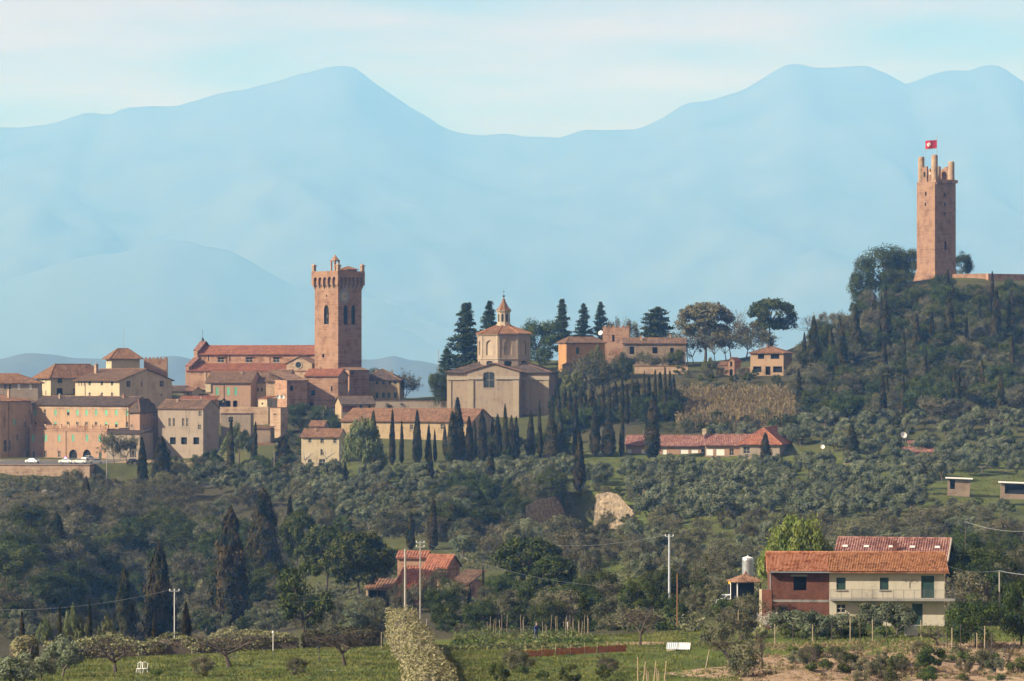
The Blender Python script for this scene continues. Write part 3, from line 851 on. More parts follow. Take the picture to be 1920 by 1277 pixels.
# -- left: the long pink seminary block with its terrace
sem = House('seminary', 'long pink four-storey block with green shutters below the cream villas', 'building', 60, 985, -32, pxB=241, pyeave=757, pybase=880, depth=12, wall='plaster_tan')
for p, st in ((84, 'dark'), (104, 'green'), (128, 'greenhalf'), (145, 'green'), (162, 'green'), (180, 'green'), (199, 'green'), (218, 'green'), (238, 'green'), (66, 'green')): sem.win('f', p, 768, 0.95, 1.75, st)
for p, st in ((85, 'dark'), (104, 'greenhalf'), (128, 'dark'), (145, 'dark'), (162, 'dark'), (180, 'dark'), (199, 'greenhalf'), (218, 'greenhalf'), (238, 'dark'), (66, 'dark')): sem.win('f', p, 791, 0.95, 1.6, st)
sem.walls('gx', 2.3).roof('gx', 2.3, 0.7, 'tiles_grey')
sem.band('f', 0, sem.W, sem.H - 1.5, sem.H - 0.75, 0.08, 'brick_pale'); sem.pipe('f', sem.W * 0.98, 0, sem.H - .4)
ter = House('terrace_wing', '', '', 56, 980, -32, pxB=201, pyeave=803, pybase=880, depth=6.9, wall='plaster_pink')
for p, st in ((86, 'green'), (111, 'green'), (137, 'green'), (163, 'green'), (187, 'green'), (62, 'green')): ter.win('f', p, 815, 1.0, 2.0, st)
for p in (85, 111): ter.win('f', p, 845, 0.9, 2.0, 'dark')
for p in (137, 163): ter.win('f', p, 843, 3.1, 4.2, 'door', arch=1.0)
ter.win('f', 188, 848, 1.0, 3.0, 'darkshut'); ter.win('f', 63, 846, 1.0, 2.2, 'dark')
ter.walls(); ter.roof('flat', 0.12, 0.15, 'brick_old' if 'brick_old' in MAT else 'tiles_brown')
ter.band('f', 0, ter.W, ter.H - 0.75, ter.H - 0.3, 0.14, 'brick_old')
for k in range(11):
    a = ter.W * k / 10.0
    MB().box(a - 0.28, a + 0.28, 0.02, 0.5, ter.H + 0.12, ter.H + 1.35).build('pillar', MAT['brick_pale'], ter.root)
    if k < 10: MB().box(a + 0.282, a + ter.W / 10 - 0.282, 0.12, 0.34, ter.H + 0.12, ter.H + 1.1).build('parapet', MAT['brick_old'], ter.root)
ter.pipe('f', ter.front(124, 800)[0], 0, ter.H - 0.3)
join_into(ter, sem)
wing = House('seminary_wing', 'brown shaded wing at the picture\'s left edge beside the pink block', 'building', -65.5, 979.4, -32, W=14, pyeave=751, pybase=884, depth=14.5, wall='plaster_tan')
for p, y, w, h_, st in ((27, 786, .9, 1.9, 'green'), (33, 814, .9, 2.0, 'dark'), (10, 825, 1.5, 3.6, 'dark'), (18, 826, 1.0, 3.2, 'dark'), (52, 846, .9, 2.0, 'dark'), (48, 790, .9, 1.9, 'dark')): wing.win('r', p, y, w, h_, st)
wing.walls('hip').roof('hip', 1.9, 0.6, 'tiles_brown'); wing.pipe('r', wing.right(16, 760)[0], 0, wing.H - .3)
cor = House('corner_house', 'pink corner house with dark hipped roof ending the long pink block', 'building', 243, 961, -32, pxB=262, pyeave=768, pybase=882, pxC=295, wall='plaster_salmon')
for y in (772, 796): cor.win('f', 247, y, 0.8, 1.0); cor.win('r', 289, y, .9, 1.4)
cor.win('r', 271, 772, .8, 1.0); cor.win('r', 270, 795, .8, 1.2)
cor.walls().roof('hip', 3.2, 0.5, 'tiles_grey')
b8 = House('stone_house', 'pale stone house with twin white windows and diagonal shadow', 'building', 296, 962, -24, pxB=381, pyeave=765, pybase=884, pxC=411, wall='plaster_grey')
for p, y in ((318, 784), (326, 784), (343.5, 784), (351, 784)): b8.win('f', p, y, 0.75, 2.5, 'dark')
for p, y in ((375, 771), (374, 796)): b8.win('f', p, y, 1.0, 1.5, 'dark')
for p in (300, 324, 345, 368): b8.win('f', p, 820, 2.0, 2.1, 'void')
b8.walls('gx', 2.5).roof('gx', 2.5, 0.4, 'tiles_old')
lo = House('low_shaded_house', 'low shaded brown house behind the bare tree by the arches', 'building', 200, 957, -20, pxB=262, pyeave=812, pybase=884, depth=9, wall='plaster_grey')
for p, y in ((252, 830), (246, 830)): lo.win('f', p, y, 1.0, 4.5, 'dark')
lo.win('f', 222, 835, 1.2, 2.2)
lo.walls().roof('shed', 1.3, 0.4, 'tiles_grey')
# parking ledge: retaining wall
rw = House('retaining_wall', 'long brick retaining wall under the parked cars', 'wall', -70, 901, -6, pxB=168, pyeave=871.5, pybase=925, depth=7.5, wall='brick_pale')
rw.walls(); rw.band('f', 0, rw.W, rw.H - .02, rw.H + 0.16, 0.12, 'brick_old', 'coping'); rw.band('r', 0.02, rw.depth, rw.H - .02, rw.H + 0.16, 0.12, 'brick_old', 'coping')
fl = MB().box(-0.05, rw.W + .05, -0.05, rw.depth + 40, rw.H - 0.25, rw.H - 0.02).build('paving', mat_plain('asphalt', (0.10, 0.095, 0.09), var=0.2, scale=0.8), rw.root)

# -- cream villas above
b1 = House('tiled_house', 'low brown house with orange hipped roof at the far left', 'building', -60, 992, 3, pxB=71, pyeave=717, pybase=775, depth=14, wall='plaster_grey')
for p, st in ((10, 'dark'), (19, 'dark'), (35, 'pale'), (57, 'pale'), (-20, 'dark')): b1.win('f', p, 720, 0.8, 1.7, st)
b1.walls().roof('hip', 2.7, 0.7, 'tiles_brown')
b2 = House('cream_villa', 'cream villa with broad hipped roof left of the turret', 'building', 68, 1022, -50, pxB=95, pyeave=704, pybase=775, pxC=203, wall='plaster_cream')
for p in (73, 79, 86): b2.win('f', p, 708, 0.5, 1.3, 'dark'); b2.win('f', p, 732, 0.6, 1.6, 'dark')
b2.win('r', 112, 707, 1.6, 1.9, 'darkshut'); b2.win('r', 112, 728, 2.2, 2.2, 'void'); b2.win('r', 139, 728, .8, 2.0)
b2.walls().roof('hip', 3.6, 1.0, 'tiles_brown')
b3 = House('cream_villa', 'large cream villa with shaded gable in front of the turret', 'building', 141, 1004, -42, pxB=224, pyeave=712, pybase=775, pxC=322, wall='plaster_cream')
for p in (168, 191, 210): b3.win('f', p, 713, 1.1, 1.5, 'darkshut'); b3.win('f', p, 736, 1.0, 1.4, 'dark')
for p in (148, 153, 158): b3.win('f', p, 715, 0.5, 1.3, 'dark')
b3.win('r', 241, 714, 1.6, 1.9, 'dark'); b3.win('r', 266, 715, 0.7, 1.6, 'dark'); b3.win('r', 303, 714, 1.6, 1.9, 'dark'); b3.win('r', 303, 738, 0.8, 0.9, 'dark')
b3.walls('gx', 3.4).roof('gx', 3.4, 0.9, 'tiles_old')
b3.pipe('f', b3.front(158, 715)[0] + .5, 0, b3.H - .6)
b3.chimney(2.5, b3.depth * .3, b3.H + 2.2, 0.9, 2.4, 'brick_pale')
b4 = House('roof_turret', 'square turret with pyramid tile roof above the cream villas', 'tower', 199, 1038, -66, pxB=209, pyeave=668, pybase=720, pxC=262, wall='plaster_grey')
b4.mat = MAT['plaster_cream']
for p in (202, 206): b4.win('f', p, 672, 0.6, 1.5, 'dark', arch=1.0)
b4.walls().roof('hip', 2.5, 1.0, 'tiles_brown')
mast = pix(232, 655, 1045)
antenna(mast, 7.2, 'tall thin mast on the pyramid roof of the turret', 1)
b5 = House('brick_tower', 'dark brick crenellated block right of the pyramid-roofed turret', 'tower', 270, 1042, 4, pxB=313, pyeave=673, pybase=730, depth=7, wall='brick_old')
b5.walls(); MB().box(0.1, b5.W - .1, .55, b5.depth - .1, b5.H - .5, b5.H - .3).build('roof', MAT['tiles_grey'], b5.root); merlons(b5, 6, 4, 0.7, 0.55)
bt = House('blue_roof_shed', 'low dark-roofed shed right of the gabled cream villa', 'building', 318, 1024, -5, pxB=347, pyeave=733, pybase=775, depth=9, wall='plaster_grey')
bt.walls('gx', 1.6).roof('gx', 1.6, 0.4, 'tiles_grey')
bs = House('little_tiled_house', 'little cream house with orange side under the cathedral', 'building', 344, 1010, -30, pxB=360, pyeave=734, pybase=775, pxC=382, wall='plaster_cream')
bs.win('f', 352, 736, 0.8, 1.1); bs.walls('gx', 1.3).roof('gx', 1.3, 0.4, 'tiles_brown')
bq = House('tiled_annex', 'low red-tiled lean-to below the little cream house', 'building', 330, 992, -8, pxB=398, pyeave=752, pybase=790, depth=9, wall='brick_pale')
bq.walls().roof('shed', 1.5, 0.4, 'tiles_red')

# -- cathedral
nave = House('cathedral', 'long red-brick cathedral nave with clerestory windows beside the bell tower', 'church', 372, 1068, -13, pxB=596, pyeave=663, pybase=745, depth=13, wall='brick_old')
for p in (414, 467, 518): nave.win('f', p, 669.5, 2.3, 1.75, 'dark')
for p in (391, 431): nave.win('f', p, 666, 0.35, 2.0, 'void', sill=False)
nave.walls('gx', 2.7).roof('gx', 2.7, 0.6, 'tiles_red')
for p in (424, 506, 560): nave.pipe('f', nave.front(p, 665)[0], nave.H - 3.6, nave.H - .3)
for p in (414, 467, 518):
    a, z = nave.front(p, 669.5)
    MB().box(a - 1.5, a + 1.5, -0.5, -0.003, z + 0.02, z + 0.2).build('hood', MAT['tiles_brown'], nave.root)
Dn = nave.depth; hh = nave.H
fc = MB()
prof = [(-9.5, -1), (-9.5, hh - 4.4), (-0.8, hh - 1.6), (-0.8, hh + 0.9), (Dn / 2, hh + 4.0), (Dn + .8, hh + 0.9), (Dn + .8, hh - 1.6), (Dn + 8, hh - 4.4), (Dn + 8, -1)]
n0 = len(fc.v)
for x in (-1.3, -0.1):
    for y, z in prof: fc.v.append((x, y, z))
k = len(prof); fc.f.append(tuple(range(k))); fc.f.append(tuple(k + i for i in range(k))[::-1]); fc.m += [0, 0]
for i in range(k): fc.f.append((i, (i + 1) % k, k + (i + 1) % k, k + i)); fc.m.append(0)
fo = fc.build('facade', MAT['brick_old'], nave.root)
cp = MB()
for (y0, z0), (y1, z1) in zip(prof[1:7], prof[2:8]):
    if abs(y1 - y0) > .5:
        cp.v += [(x, y, z + dz) for (y, z) in ((y0, z0), (y1, z1)) for x in (-1.5, 0.6) for dz in (0.0, 0.3)]
        n = len(cp.v) - 8; cp.f += [tuple(n + i for i in q) for q in ((0, 1, 5, 4), (2, 6, 7, 3), (1, 3, 7, 5), (0, 4, 6, 2), (0, 2, 3, 1), (4, 5, 7, 6))]; cp.m += [0] * 6
cp.build('coping', MAT['tiles_pink'], fo)
MB().lathe([(0.7, 0), (0.45, 0.6), (0.55, 0.7), (0.2, 1.4), (0.03, 1.6)], 8, c=(-.7, Dn / 2, hh + 4.0)).tube((-.7, Dn / 2, hh + 5.4), (-.7, Dn / 2, hh + 8.2), .05).tube((-.7, Dn / 2 - .5, hh + 7.3), (-.7, Dn / 2 + .5, hh + 7.3), .05).build('finial', MAT['metal_dark'], fo)
ais = House('aisle', '', '', 350, 1058.5, -13, pxB=592, pyeave=695, pybase=750, depth=9.2, wall='brick_old')
ais.walls().roof('shed', 2.3, 0.4, 'tiles_red')
for p in (385, 399): ais.band('f', ais.front(p, 700)[0] - .3, ais.front(p, 700)[0] + .3, 0, ais.H - .4, .2, 'brick_pale', 'buttress')
join_into(ais, nave)
ros = House('transept', '', '', 537, 1050.5, -13, pxB=585, pyeave=681, pybase=750, depth=12, wall='brick_pale')
ros.walls('gy', 2.2).roof('gy', 2.2, 0.4, 'tiles_brown')
a, z = ros.front(559.5, 684)
rr = MB()
for r0, r1, d0, d1, m in ((0, 1.0, -.06, -.06, 0), (1.0, 1.35, -.16, -.16, 1), (1.35, 1.36, -.16, 0, 1), (1.0, 0.99, -.16, -.06, 1)):
    for i in range(16):
        t0, t1 = 2 * math.pi * i / 16, 2 * math.pi * (i + 1) / 16
        rr.face(((a + r0 * math.cos(t0), d0, z + r0 * math.sin(t0)), (a + r1 * math.cos(t0), d1, z + r1 * math.sin(t0)), (a + r1 * math.cos(t1), d1, z + r1 * math.sin(t1)), (a + r0 * math.cos(t1), d0, z + r0 * math.sin(t1))), m)
rr.build('rose_window', [MAT['glass_dark'], MAT['stone_pale']], ros.root)
join_into(ros, nave)

# -- bell tower
tw = House('bell_tower', 'tall square brick bell tower with clock, corbelled crown and corner pinnacles', 'tower', 590, 1043, -45, pxB=634, pyeave=519, pybase=790, pxC=678, wall='brick_tower')
tw.win('f', 612, 572, 2.4, 6.2, 'void', arch=1.5, sill=False); tw.win('f', 612, 553, 0.55, 0.6, 'void', sill=False); tw.win('f', 606, 663, 0.95, 1.25, 'void', arch=.6, sill=False)
for p in (648, 662.5): tw.win('r', p, 572, 1.75, 6.3, 'void', arch=1.5, sill=False)
tw.win('r', 647, 657, 0.4, 1.5, 'void', sill=False)
tw.walls()
cz0, cz1 = tw.H - 3.7, tw.H + 1.7          # corbelled crown
out = 0.75
cr = MB()
for f, L in (('f', tw.W), ('r', tw.depth), ('l', tw.depth), ('b', tw.W)):
    base = tw.fn(f); Lw = L + 2 * out
    fn = lambda s, z, d, base=base: base(s - out, z, d - out)
    n = 5 if f == 'f' else 6
    holes = []
    for k in range(n):
        c = out + L * (k + .5) / n
        holes.append((c - L / n * .36, c + L / n * .36, cz0 + 0.9, cz0 + 3.5, 1.3))
    wall_face(cr, fn, Lw, cz0 + 0.9, cz1, holes, depth=out - 0.02)
crown = cr.build('crown', MAT['brick_tower'], tw.root)
for f, L in (('f', tw.W), ('r', tw.depth), ('l', tw.depth), ('b', tw.W)):
    base = tw.fn(f); n = 5 if f == 'f' else 6; ks = MB()
    for k in range(n + 1):
        c = L * k / n; w = L / n * .14
        lo_, hi_ = cz0 - 0.5, cz0 + 0.92
        p = [base(c - w, lo_, -0.02), base(c + w, lo_, -0.02), base(c - w, hi_, -out), base(c + w, hi_, -out), base(c - w, hi_, -0.0), base(c + w, hi_, -0.0)]
        q = len(ks.v); ks.v += p; ks.f += [(q, q + 1, q + 3, q + 2), (q, q + 2, q + 4), (q + 1, q + 5, q + 3), (q + 2, q + 3, q + 5, q + 4)]; ks.m += [0] * 4
    tag(ks.build('corbel_row', MAT['brick_pale'], crown), kind='stuff')
MB().box(-out + .02, tw.W + out - .02, -out + .02, tw.depth + out - .02, cz1 - 1.0, cz1 - 0.8).build('roof', MAT['tiles_brown'], tw.root)
for x, y in ((-out + .6, -out + .6), (tw.W + out - .6, -out + .6), (tw.W + out - .6, tw.depth + out - .6), (-out + .6, tw.depth + out - .6)):
    MB().box(x - .5, x + .5, y - .5, y + .5, cz1 - .02, cz1 + 1.7).box(x - .75, x + .75, y - .75, y + .75, cz1 + 1.7, cz1 + 2.0).lathe([(.6, 2.0), (.35, 2.35), (.1, 2.6)], 8, c=(x, y, cz1)).build('pinnacle', MAT['brick_pale'], tw.root)
bx, by = tw.W * .45, tw.depth * .42
bc = MB()
for sx, sy in ((-1, -1), (1, -1), (-1, 1), (1, 1)): bc.box(bx + sx * .85 - .22, bx + sx * .85 + .22, by + sy * .85 - .22, by + sy * .85 + .22, cz1 - 1, cz1 + 3.4)
bc.box(bx - 1.2, bx + 1.2, by - 1.2, by + 1.2, cz1 + 3.4, cz1 + 3.7).lathe([(1.3, 3.7), (.9, 4.3), (.3, 5.2), (.04, 5.5)], 8, c=(bx, by, cz1))
bc.build('bell_turret', MAT['brick_old'], tw.root)
hb = MB().box(tw.W * .6, tw.W * .95, tw.depth * .45, tw.depth * .85, cz1 - .8, cz1 + .6)
tile_slope(hb, (tw.W * .55, tw.depth * .4, cz1 + .6), (tw.W, tw.depth * .4, cz1 + .6), (tw.W * .78, tw.depth * .65, cz1 + 1.7), (tw.W * .78, tw.depth * .65, cz1 + 1.7))
tile_slope(hb, (tw.W, tw.depth * .4, cz1 + .6), (tw.W, tw.depth * .9, cz1 + .6), (tw.W * .78, tw.depth * .65, cz1 + 1.7), (tw.W * .78, tw.depth * .65, cz1 + 1.7))
tile_slope(hb, (tw.W * .55, tw.depth * .9, cz1 + .6), (tw.W * .55, tw.depth * .4, cz1 + .6), (tw.W * .78, tw.depth * .65, cz1 + 1.7), (tw.W * .78, tw.depth * .65, cz1 + 1.7))
hb.build('roof_hut', MAT['tiles_brown'], tw.root)
a, z = tw.front(612, 583); MB().lathe([(.75, 0), (.6, .35), (.45, 1.0), (.3, 1.25), (.05, 1.3)], 10, c=(a, .9, z - 2.2)).build('bell', MAT['metal_dark'], tw.root)
ca, cz = tw.right(645.5, 555.5)
def clock_ring(mb, r0, r1, dx, m):
    for i in range(28):
        t0, t1 = 2 * math.pi * i / 28, 2 * math.pi * (i + 1) / 28
        mb.face([(tw.W + dx, ca + r * math.cos(t), cz + r * math.sin(t)) for r, t in ((r0, t0), (r1, t0), (r1, t1), (r0, t1))], m)
ck = MB(); clock_ring(ck, 0, 1.55, .09, 0); clock_ring(ck, 1.55, 2.3, .12, 1); clock_ring(ck, 2.3, 2.45, .10, 2)
clk = ck.build('clock_face', [MAT['stone_pale'], mat_plain('clock_blue', (0.16, 0.20, 0.20), var=.1), MAT['brick_old']], tw.root)
for i in range(12):
    t = 2 * math.pi * i / 12; cm = MB()
    c_, s_ = math.cos(t), math.sin(t)
    cm.face([(tw.W + .15, ca + (r * c_ - o_2 * s_), cz + (r * s_ + o_2 * c_)) for r, o_2 in ((1.68, -.16), (2.16, -.16), (2.16, .16), (1.68, .16))])
    cm.build('numeral', MAT['stone_pale'], clk)
for ln, ang, w in ((1.35, R(3), .09), (0.95, R(12), .12)):
    c_, s_ = math.cos(ang), math.sin(ang); hm = MB()
    hm.face([(tw.W + .16, ca + (r * c_ - o_2 * s_), cz + (r * s_ + o_2 * c_)) for r, o_2 in ((-.2, -w), (ln, -w * .4), (ln, w * .4), (-.2, w))])
    hm.build('hand', MAT['metal_dark'], clk)

# -- houses under the cathedral
p1 = House('pink_house', 'pink house with three pairs of green shutters below the cathedral', 'building', 386, 1016, -12, pxB=470, pyeave=716, pybase=790, depth=13, wall='plaster_salmon')
for p in (407, 428, 442): p1.win('f', p, 726, 1.0, 2.5, 'green')
for p in (411, 428, 441): p1.win('f', p, 751, 1.5, 2.2, 'void', arch=.5)
p1.walls('gx', 3.2).roof('gx', 3.2, 0.6, 'tiles_old'); p1.pipe('f', p1.front(420, 720)[0], 0, p1.H - .3)
MB().box(0.02, p1.front(396, 720)[0], -.35, -.003, p1.H - 3.3, p1.H - .5).build('bay', MAT['plaster_cream'], p1.root)
p2 = House('cream_house', 'narrow cream house set back between pink and brick houses', 'building', 471, 1020, -10, pxB=500, pyeave=716, pybase=790, depth=10, wall='plaster_cream')
for p in (475, 483, 491): p2.win('f', p, 727, 0.8, 1.2, 'dark')
p2.win('f', 475, 748, 1.1, 2.2, 'dark'); p2.walls('gx', 3.0).roof('gx', 3.0, 0.5, 'tiles_old')
p3 = House('brick_house', 'brick house with blocked arch left of the shaded apse', 'building', 499, 1010, -10, pxB=538, pyeave=714, pybase=790, depth=14, wall='brick_pale')
p3.walls('gx', 3.4).roof('gx', 3.4, 0.5, 'tiles_old')
p3.band('f', p3.front(512, 720)[0], p3.front(528, 720)[0], p3.H - 4.2, p3.H - 1.0, .12, 'plaster_yellow', 'blocked_arch')
p4 = House('brick_apse_house', 'tall shaded brick house end above the dark garden bank', 'building', 538, 1003, 34, pxB=576, pyeave=713, pybase=830, depth=12, wall='brick_old')
p4.win('f', 547, 723, 1.3, 1.6, 'void', arch=1.0); p4.walls().roof('shed', 2.8, 0.4, 'tiles_old')
p5 = House('brick_house', 'brick house with red roof joined to the foot of the bell tower', 'building', 571, 1012, -12, pxB=634, pyeave=704, pybase=830, depth=12, wall='brick_old')
p5.win('f', 587, 732, 1.4, 1.6, 'void'); p5.win('f', 584, 755, 1.4, 1.8, 'void'); p5.win('f', 622, 724, .5, 1.6, 'void')
p5.walls('gx', 2.0).roof('gx', 2.0, 0.5, 'tiles_red')
p6 = House('brick_buttress_house', 'narrow brick annex against the shaded side of the bell tower', 'building', 655, 1026, 25, pxB=692, pyeave=694, pybase=790, depth=7, wall='brick_tower')
p6.win('f', 661, 697, .9, .8, 'void'); p6.walls().roof('shed', 0.8, 0.3, 'tiles_old')
p7 = House('yellow_house', 'yellow three-storey house with dark hipped roof right of the bell tower', 'building', 675, 1033, -5, pxB=749, pyeave=711, pybase=800, depth=13, wall='plaster_yellow')
for p in (707, 719, 741, 731): p7.win('f', p, 715, 0.75, 1.0, 'darkshut')
for p in (707, 719, 729, 741): p7.win('f', p, 736, 0.9, 1.7, 'darkshut')
for p in (706, 719, 728): p7.win('f', p, 760, 0.9, 1.6, 'dark')
p7.walls().roof('hip', 3.3, 0.6, 'tiles_grey'); p7.pipe('f', p7.front(724, 720)[0], 0, p7.H - .3)
p8 = House('low_yellow_house', 'low pale house with dark lean roof below the bell tower', 'building', 640, 985, 14, pxB=703, pyeave=757, pybase=830, depth=10, wall='plaster_yellow')
for p in (677, 693): p8.win('f', p, 760, 0.8, 1.5, 'darkshut')
p8.band('f', 0.4, 4.6, p8.H - 2.6, p8.H - .7, .1, 'brick_red', 'brick_patch')
p8.walls('gx', 2.2).roof('gx', 2.2, 0.5, 'tiles_grey')
p9 = House('garden_wall', 'pale garden wall between the yellow house and the domed church', 'wall', 700, 1000, -3, pxB=838, pyeave=752, pybase=800, depth=.6, wall='plaster_grey')
p9.walls(); p9.band('f', 0, p9.W, p9.H - .02, p9.H + .2, .1, 'tiles_old', 'coping')
p10 = House('terrace_wall', 'low stone terrace wall left of the domed church', 'wall', 760, 985, 4, pxB=842, pyeave=770, pybase=810, depth=.7, wall='stone_rubble')
p10.walls()
r1 = House('retaining_wall', 'tall pink brick retaining wall below the green-shuttered house', 'wall', 412, 990, -10, pxB=503, pyeave=763, pybase=850, depth=4, wall='brick_pale')
r1.walls()
r2 = House('gate_house', 'small shaded house with round window behind the pale green tree', 'building', 414, 972, -4, pxB=470, pyeave=776, pybase=850, depth=6, wall='plaster_grey')
r2.win('f', 433, 781, 1.6, 1.8, 'dark', arch=1.0); r2.walls().roof('flat', .2, .2, 'tiles_old')
r3 = House('brick_block', 'square brick tower-like block with lit left face', 'building', 506, 966, -32, pxB=526, pyeave=765, pybase=860, pxC=540, wall='brick_pale')
r3.win('f', 515, 776, 1.1, .3, 'void', sill=False); r3.win('r', 531, 795, .6, 1.2, 'void', sill=False)
r3.walls(); MB().box(-.12, r3.W + .12, -.12, r3.depth + .12, r3.H, r3.H + .2).build('roof', MAT['tiles_brown'], r3.root)
r3.band('f', -.06, r3.W + .06, r3.H - 6.7, r3.H - 6.5, .06, 'brick_old', 'string_course')
r4 = House('low_brick_house', 'low brown lean-to left of the square brick block', 'building', 478, 955, -6, pxB=507, pyeave=803, pybase=860, depth=7, wall='stone_rubble')
r4.walls().roof('shed', .5, .3, 'tiles_brown')
r5 = House('cream_box_house', 'tiny bright cream hut on top of the brick retaining wall', 'building', 484, 995, -30, pxB=501, pyeave=747, pybase=775, pxC=520, wall='plaster_cream')
r5.win('f', 492, 755, .6, .6, 'void', sill=False); r5.walls().roof('shed', .7, .2, 'tiles_red')
r6 = House('lower_roadside_house', 'small brown house behind the cypresses at the road bend', 'building', 452, 945, -10, pxB=504, pyeave=838, pybase=880, depth=6, wall='plaster_salmon')
r6.win('f', 489, 861, 1.0, 1.5, 'pale'); r6.walls().roof('shed', .9, .4, 'tiles_brown')
c1 = House('cottage', 'cream cottage behind two pollarded trees, with stepped brown roofs', 'building', 565, 908, -10, pxB=636, pyeave=818, pybase=890, depth=9, wall='plaster_cream')
for p, y, w, h_ in ((581, 821, .9, 1.3), (604, 822, 1.0, 1.3), (628, 822, 1.0, 1.3), (604, 842, 1.0, 1.7), (581, 861, 1.1, 1.8), (604, 861, 1.8, 1.8), (630, 860, .8, 1.6)): c1.win('f', p, y, w, h_)
c1.walls('gx', 2.0).roof('gx', 2.0, .5, 'tiles_brown'); c1.chimney(3.4, 3, c1.H + 1.2, .5, .7)
c2 = House('upper_storey', '', '', 580, 916, -10, pxB=607, pyeave=798, pybase=830, depth=6, wall='plaster_grey')
c2.walls('gx', 1.3).roof('gx', 1.3, .4, 'tiles_brown'); join_into(c2, c1)
c3 = House('long_house', 'long ochre house with ribbed tile roof behind the row of cypresses', 'building', 640, 950, -20, pxB=884, pyeave=788, pybase=885, pxC=926, wall='plaster_yellow')
for p, y in ((829, 795), (772, 796), (690, 800), (735, 797)): c3.win('f', p, y, 1.0, 1.5)
c3.win('f', 827, 836, 1.0, 1.6); c3.win('r', 893, 803, 1.2, 1.8)
c3.walls('gx', 3.4).roof('gx', 3.4, .6, 'tiles_brown', pitch=0.75)

# -- domed church
ch = House('domed_church', 'domed baroque church with octagonal drum and lantern', 'church', 838, 993, -7, pxB=1030, pyeave=697, pybase=830, depth=26, wall='church_front')
ch.win('f', 1000, 780, 3.2, 4.5, 'dark', arch=1.0)
ch.walls().roof('hip', 4.2, .7, 'tiles_grey')
for p0, p1_ in ((839, 846), (1020, 1029), (986, 991)): ch.band('f', max(.02, ch.front(p0, 700)[0]), ch.front(p1_, 700)[0], .1, ch.H - 2.8, .22, 'church_trim', 'pilaster')
ch.band('f', 0, ch.W, ch.H - 2.55, ch.H - 1.6, .3, 'stone_pale'); ch.band('f', 0, ch.W, ch.H - .45, ch.H - .05, .4, 'church_trim')
bay = House('front_bay', '', '', 876, 985.5, -7, pxB=974, pyeave=696, pybase=830, depth=8, wall='church_front')
bay.win('f', 917, 697.5, 3.5, 4.9, 'dark', arch=.35)
bay.walls('gy', 2.4).roof('gy', 2.4, .7, 'tiles_brown')
for p0, p1_ in ((877, 888), (962, 973)): bay.band('f', bay.front(p0, 700)[0], bay.front(p1_, 700)[0], .1, bay.H - 2.8, .3, 'church_trim', 'pilaster')
for q0, q1 in ((876, 906), (928, 974)): bay.band('f', bay.front(q0, 700)[0], bay.front(q1, 700)[0], bay.H - 2.5, bay.H - 1.6, .38, 'stone_pale')
join_into(bay, ch)
ch.pipe('f', ch.front(979, 700)[0], 0, ch.H - .6)
dr = empty('drum', pix(944.5, 690, 1003), R(10)); dr.parent = ch.root
dr.matrix_parent_inverse = (Matrix.Translation(ch.root.location) @ Matrix.Rotation(ch.root.rotation_euler.z, 4, 'Z')).inverted()
dR, dH = 8.35, 10.6
dm = MB(); sd_ = 2 * dR * math.sin(math.pi / 8); ap = dR * math.cos(math.pi / 8)
def oct_fn(k):
    t = math.pi / 4 * k
    e_ = Vector((-math.sin(t), math.cos(t), 0)); n_ = Vector((math.cos(t), math.sin(t), 0))
    return lambda s, z, d: tuple(n_ * (ap - d) + e_ * (s - sd_ / 2) + Vector((0, 0, z)))
for k in range(8):
    f_ = oct_fn(k)
    wall_face(dm, f_, sd_, -2.5, dH, [(sd_ / 2 - 1.25, sd_ / 2 + 1.25, 4.0, 8.6, 1.0), (sd_ / 2 - 1.2, sd_ / 2 + 1.2, .4, 2.2, .25)], depth=.4)
    wl_ = MB(); wl_.face([f_(s, z, .401) for s, z in ((sd_ / 2 - 1.25, 4.0), (sd_ / 2 + 1.25, 4.0), (sd_ / 2 + 1.25, 8.6), (sd_ / 2 - 1.25, 8.6))]).build('niche', MAT['church_trim'], dr)
    MB().face([f_(s, z, .402) for s, z in ((sd_ / 2 - 1.2, .4), (sd_ / 2 + 1.2, .4), (sd_ / 2 + 1.2, 2.2), (sd_ / 2 - 1.2, 2.2))]).build('window', MAT['glass_dark'], dr)
    pm = MB()
    for s in (0.3, sd_ - 0.3):
        p = [f_(x, z, d) for d in (-.14, -.003) for z in (3.0, dH - .6) for x in (s - .28, s + .28)]
        q = len(pm.v); pm.v += p; pm.f += [tuple(q + i for i in r) for r in ((0, 1, 3, 2), (4, 6, 7, 5), (0, 4, 5, 1), (2, 3, 7, 6), (0, 2, 6, 4), (1, 5, 7, 3))]; pm.m += [0] * 6
    pm.build('pilaster', MAT['church_trim'], dr)
dm.build('wall', MAT['church_front'], dr)
cm_ = MB()
for z0, z1, r_ in ((dH - .5, dH + .02, dR + .45), (2.6, 2.95, dR + .2)):
    cm_.lathe([(r_ * .96, z0), (r_, z0 + .1), (r_, z1)], 8)
for i in range(len(cm_.v)):
    x, y, z = cm_.v[i]; t = math.pi / 8; cm_.v[i] = (x * math.cos(t) - y * math.sin(t), x * math.sin(t) + y * math.cos(t), z)
cm_.build('cornice', MAT['church_trim'], dr)
rm = MB(); rb = MB()
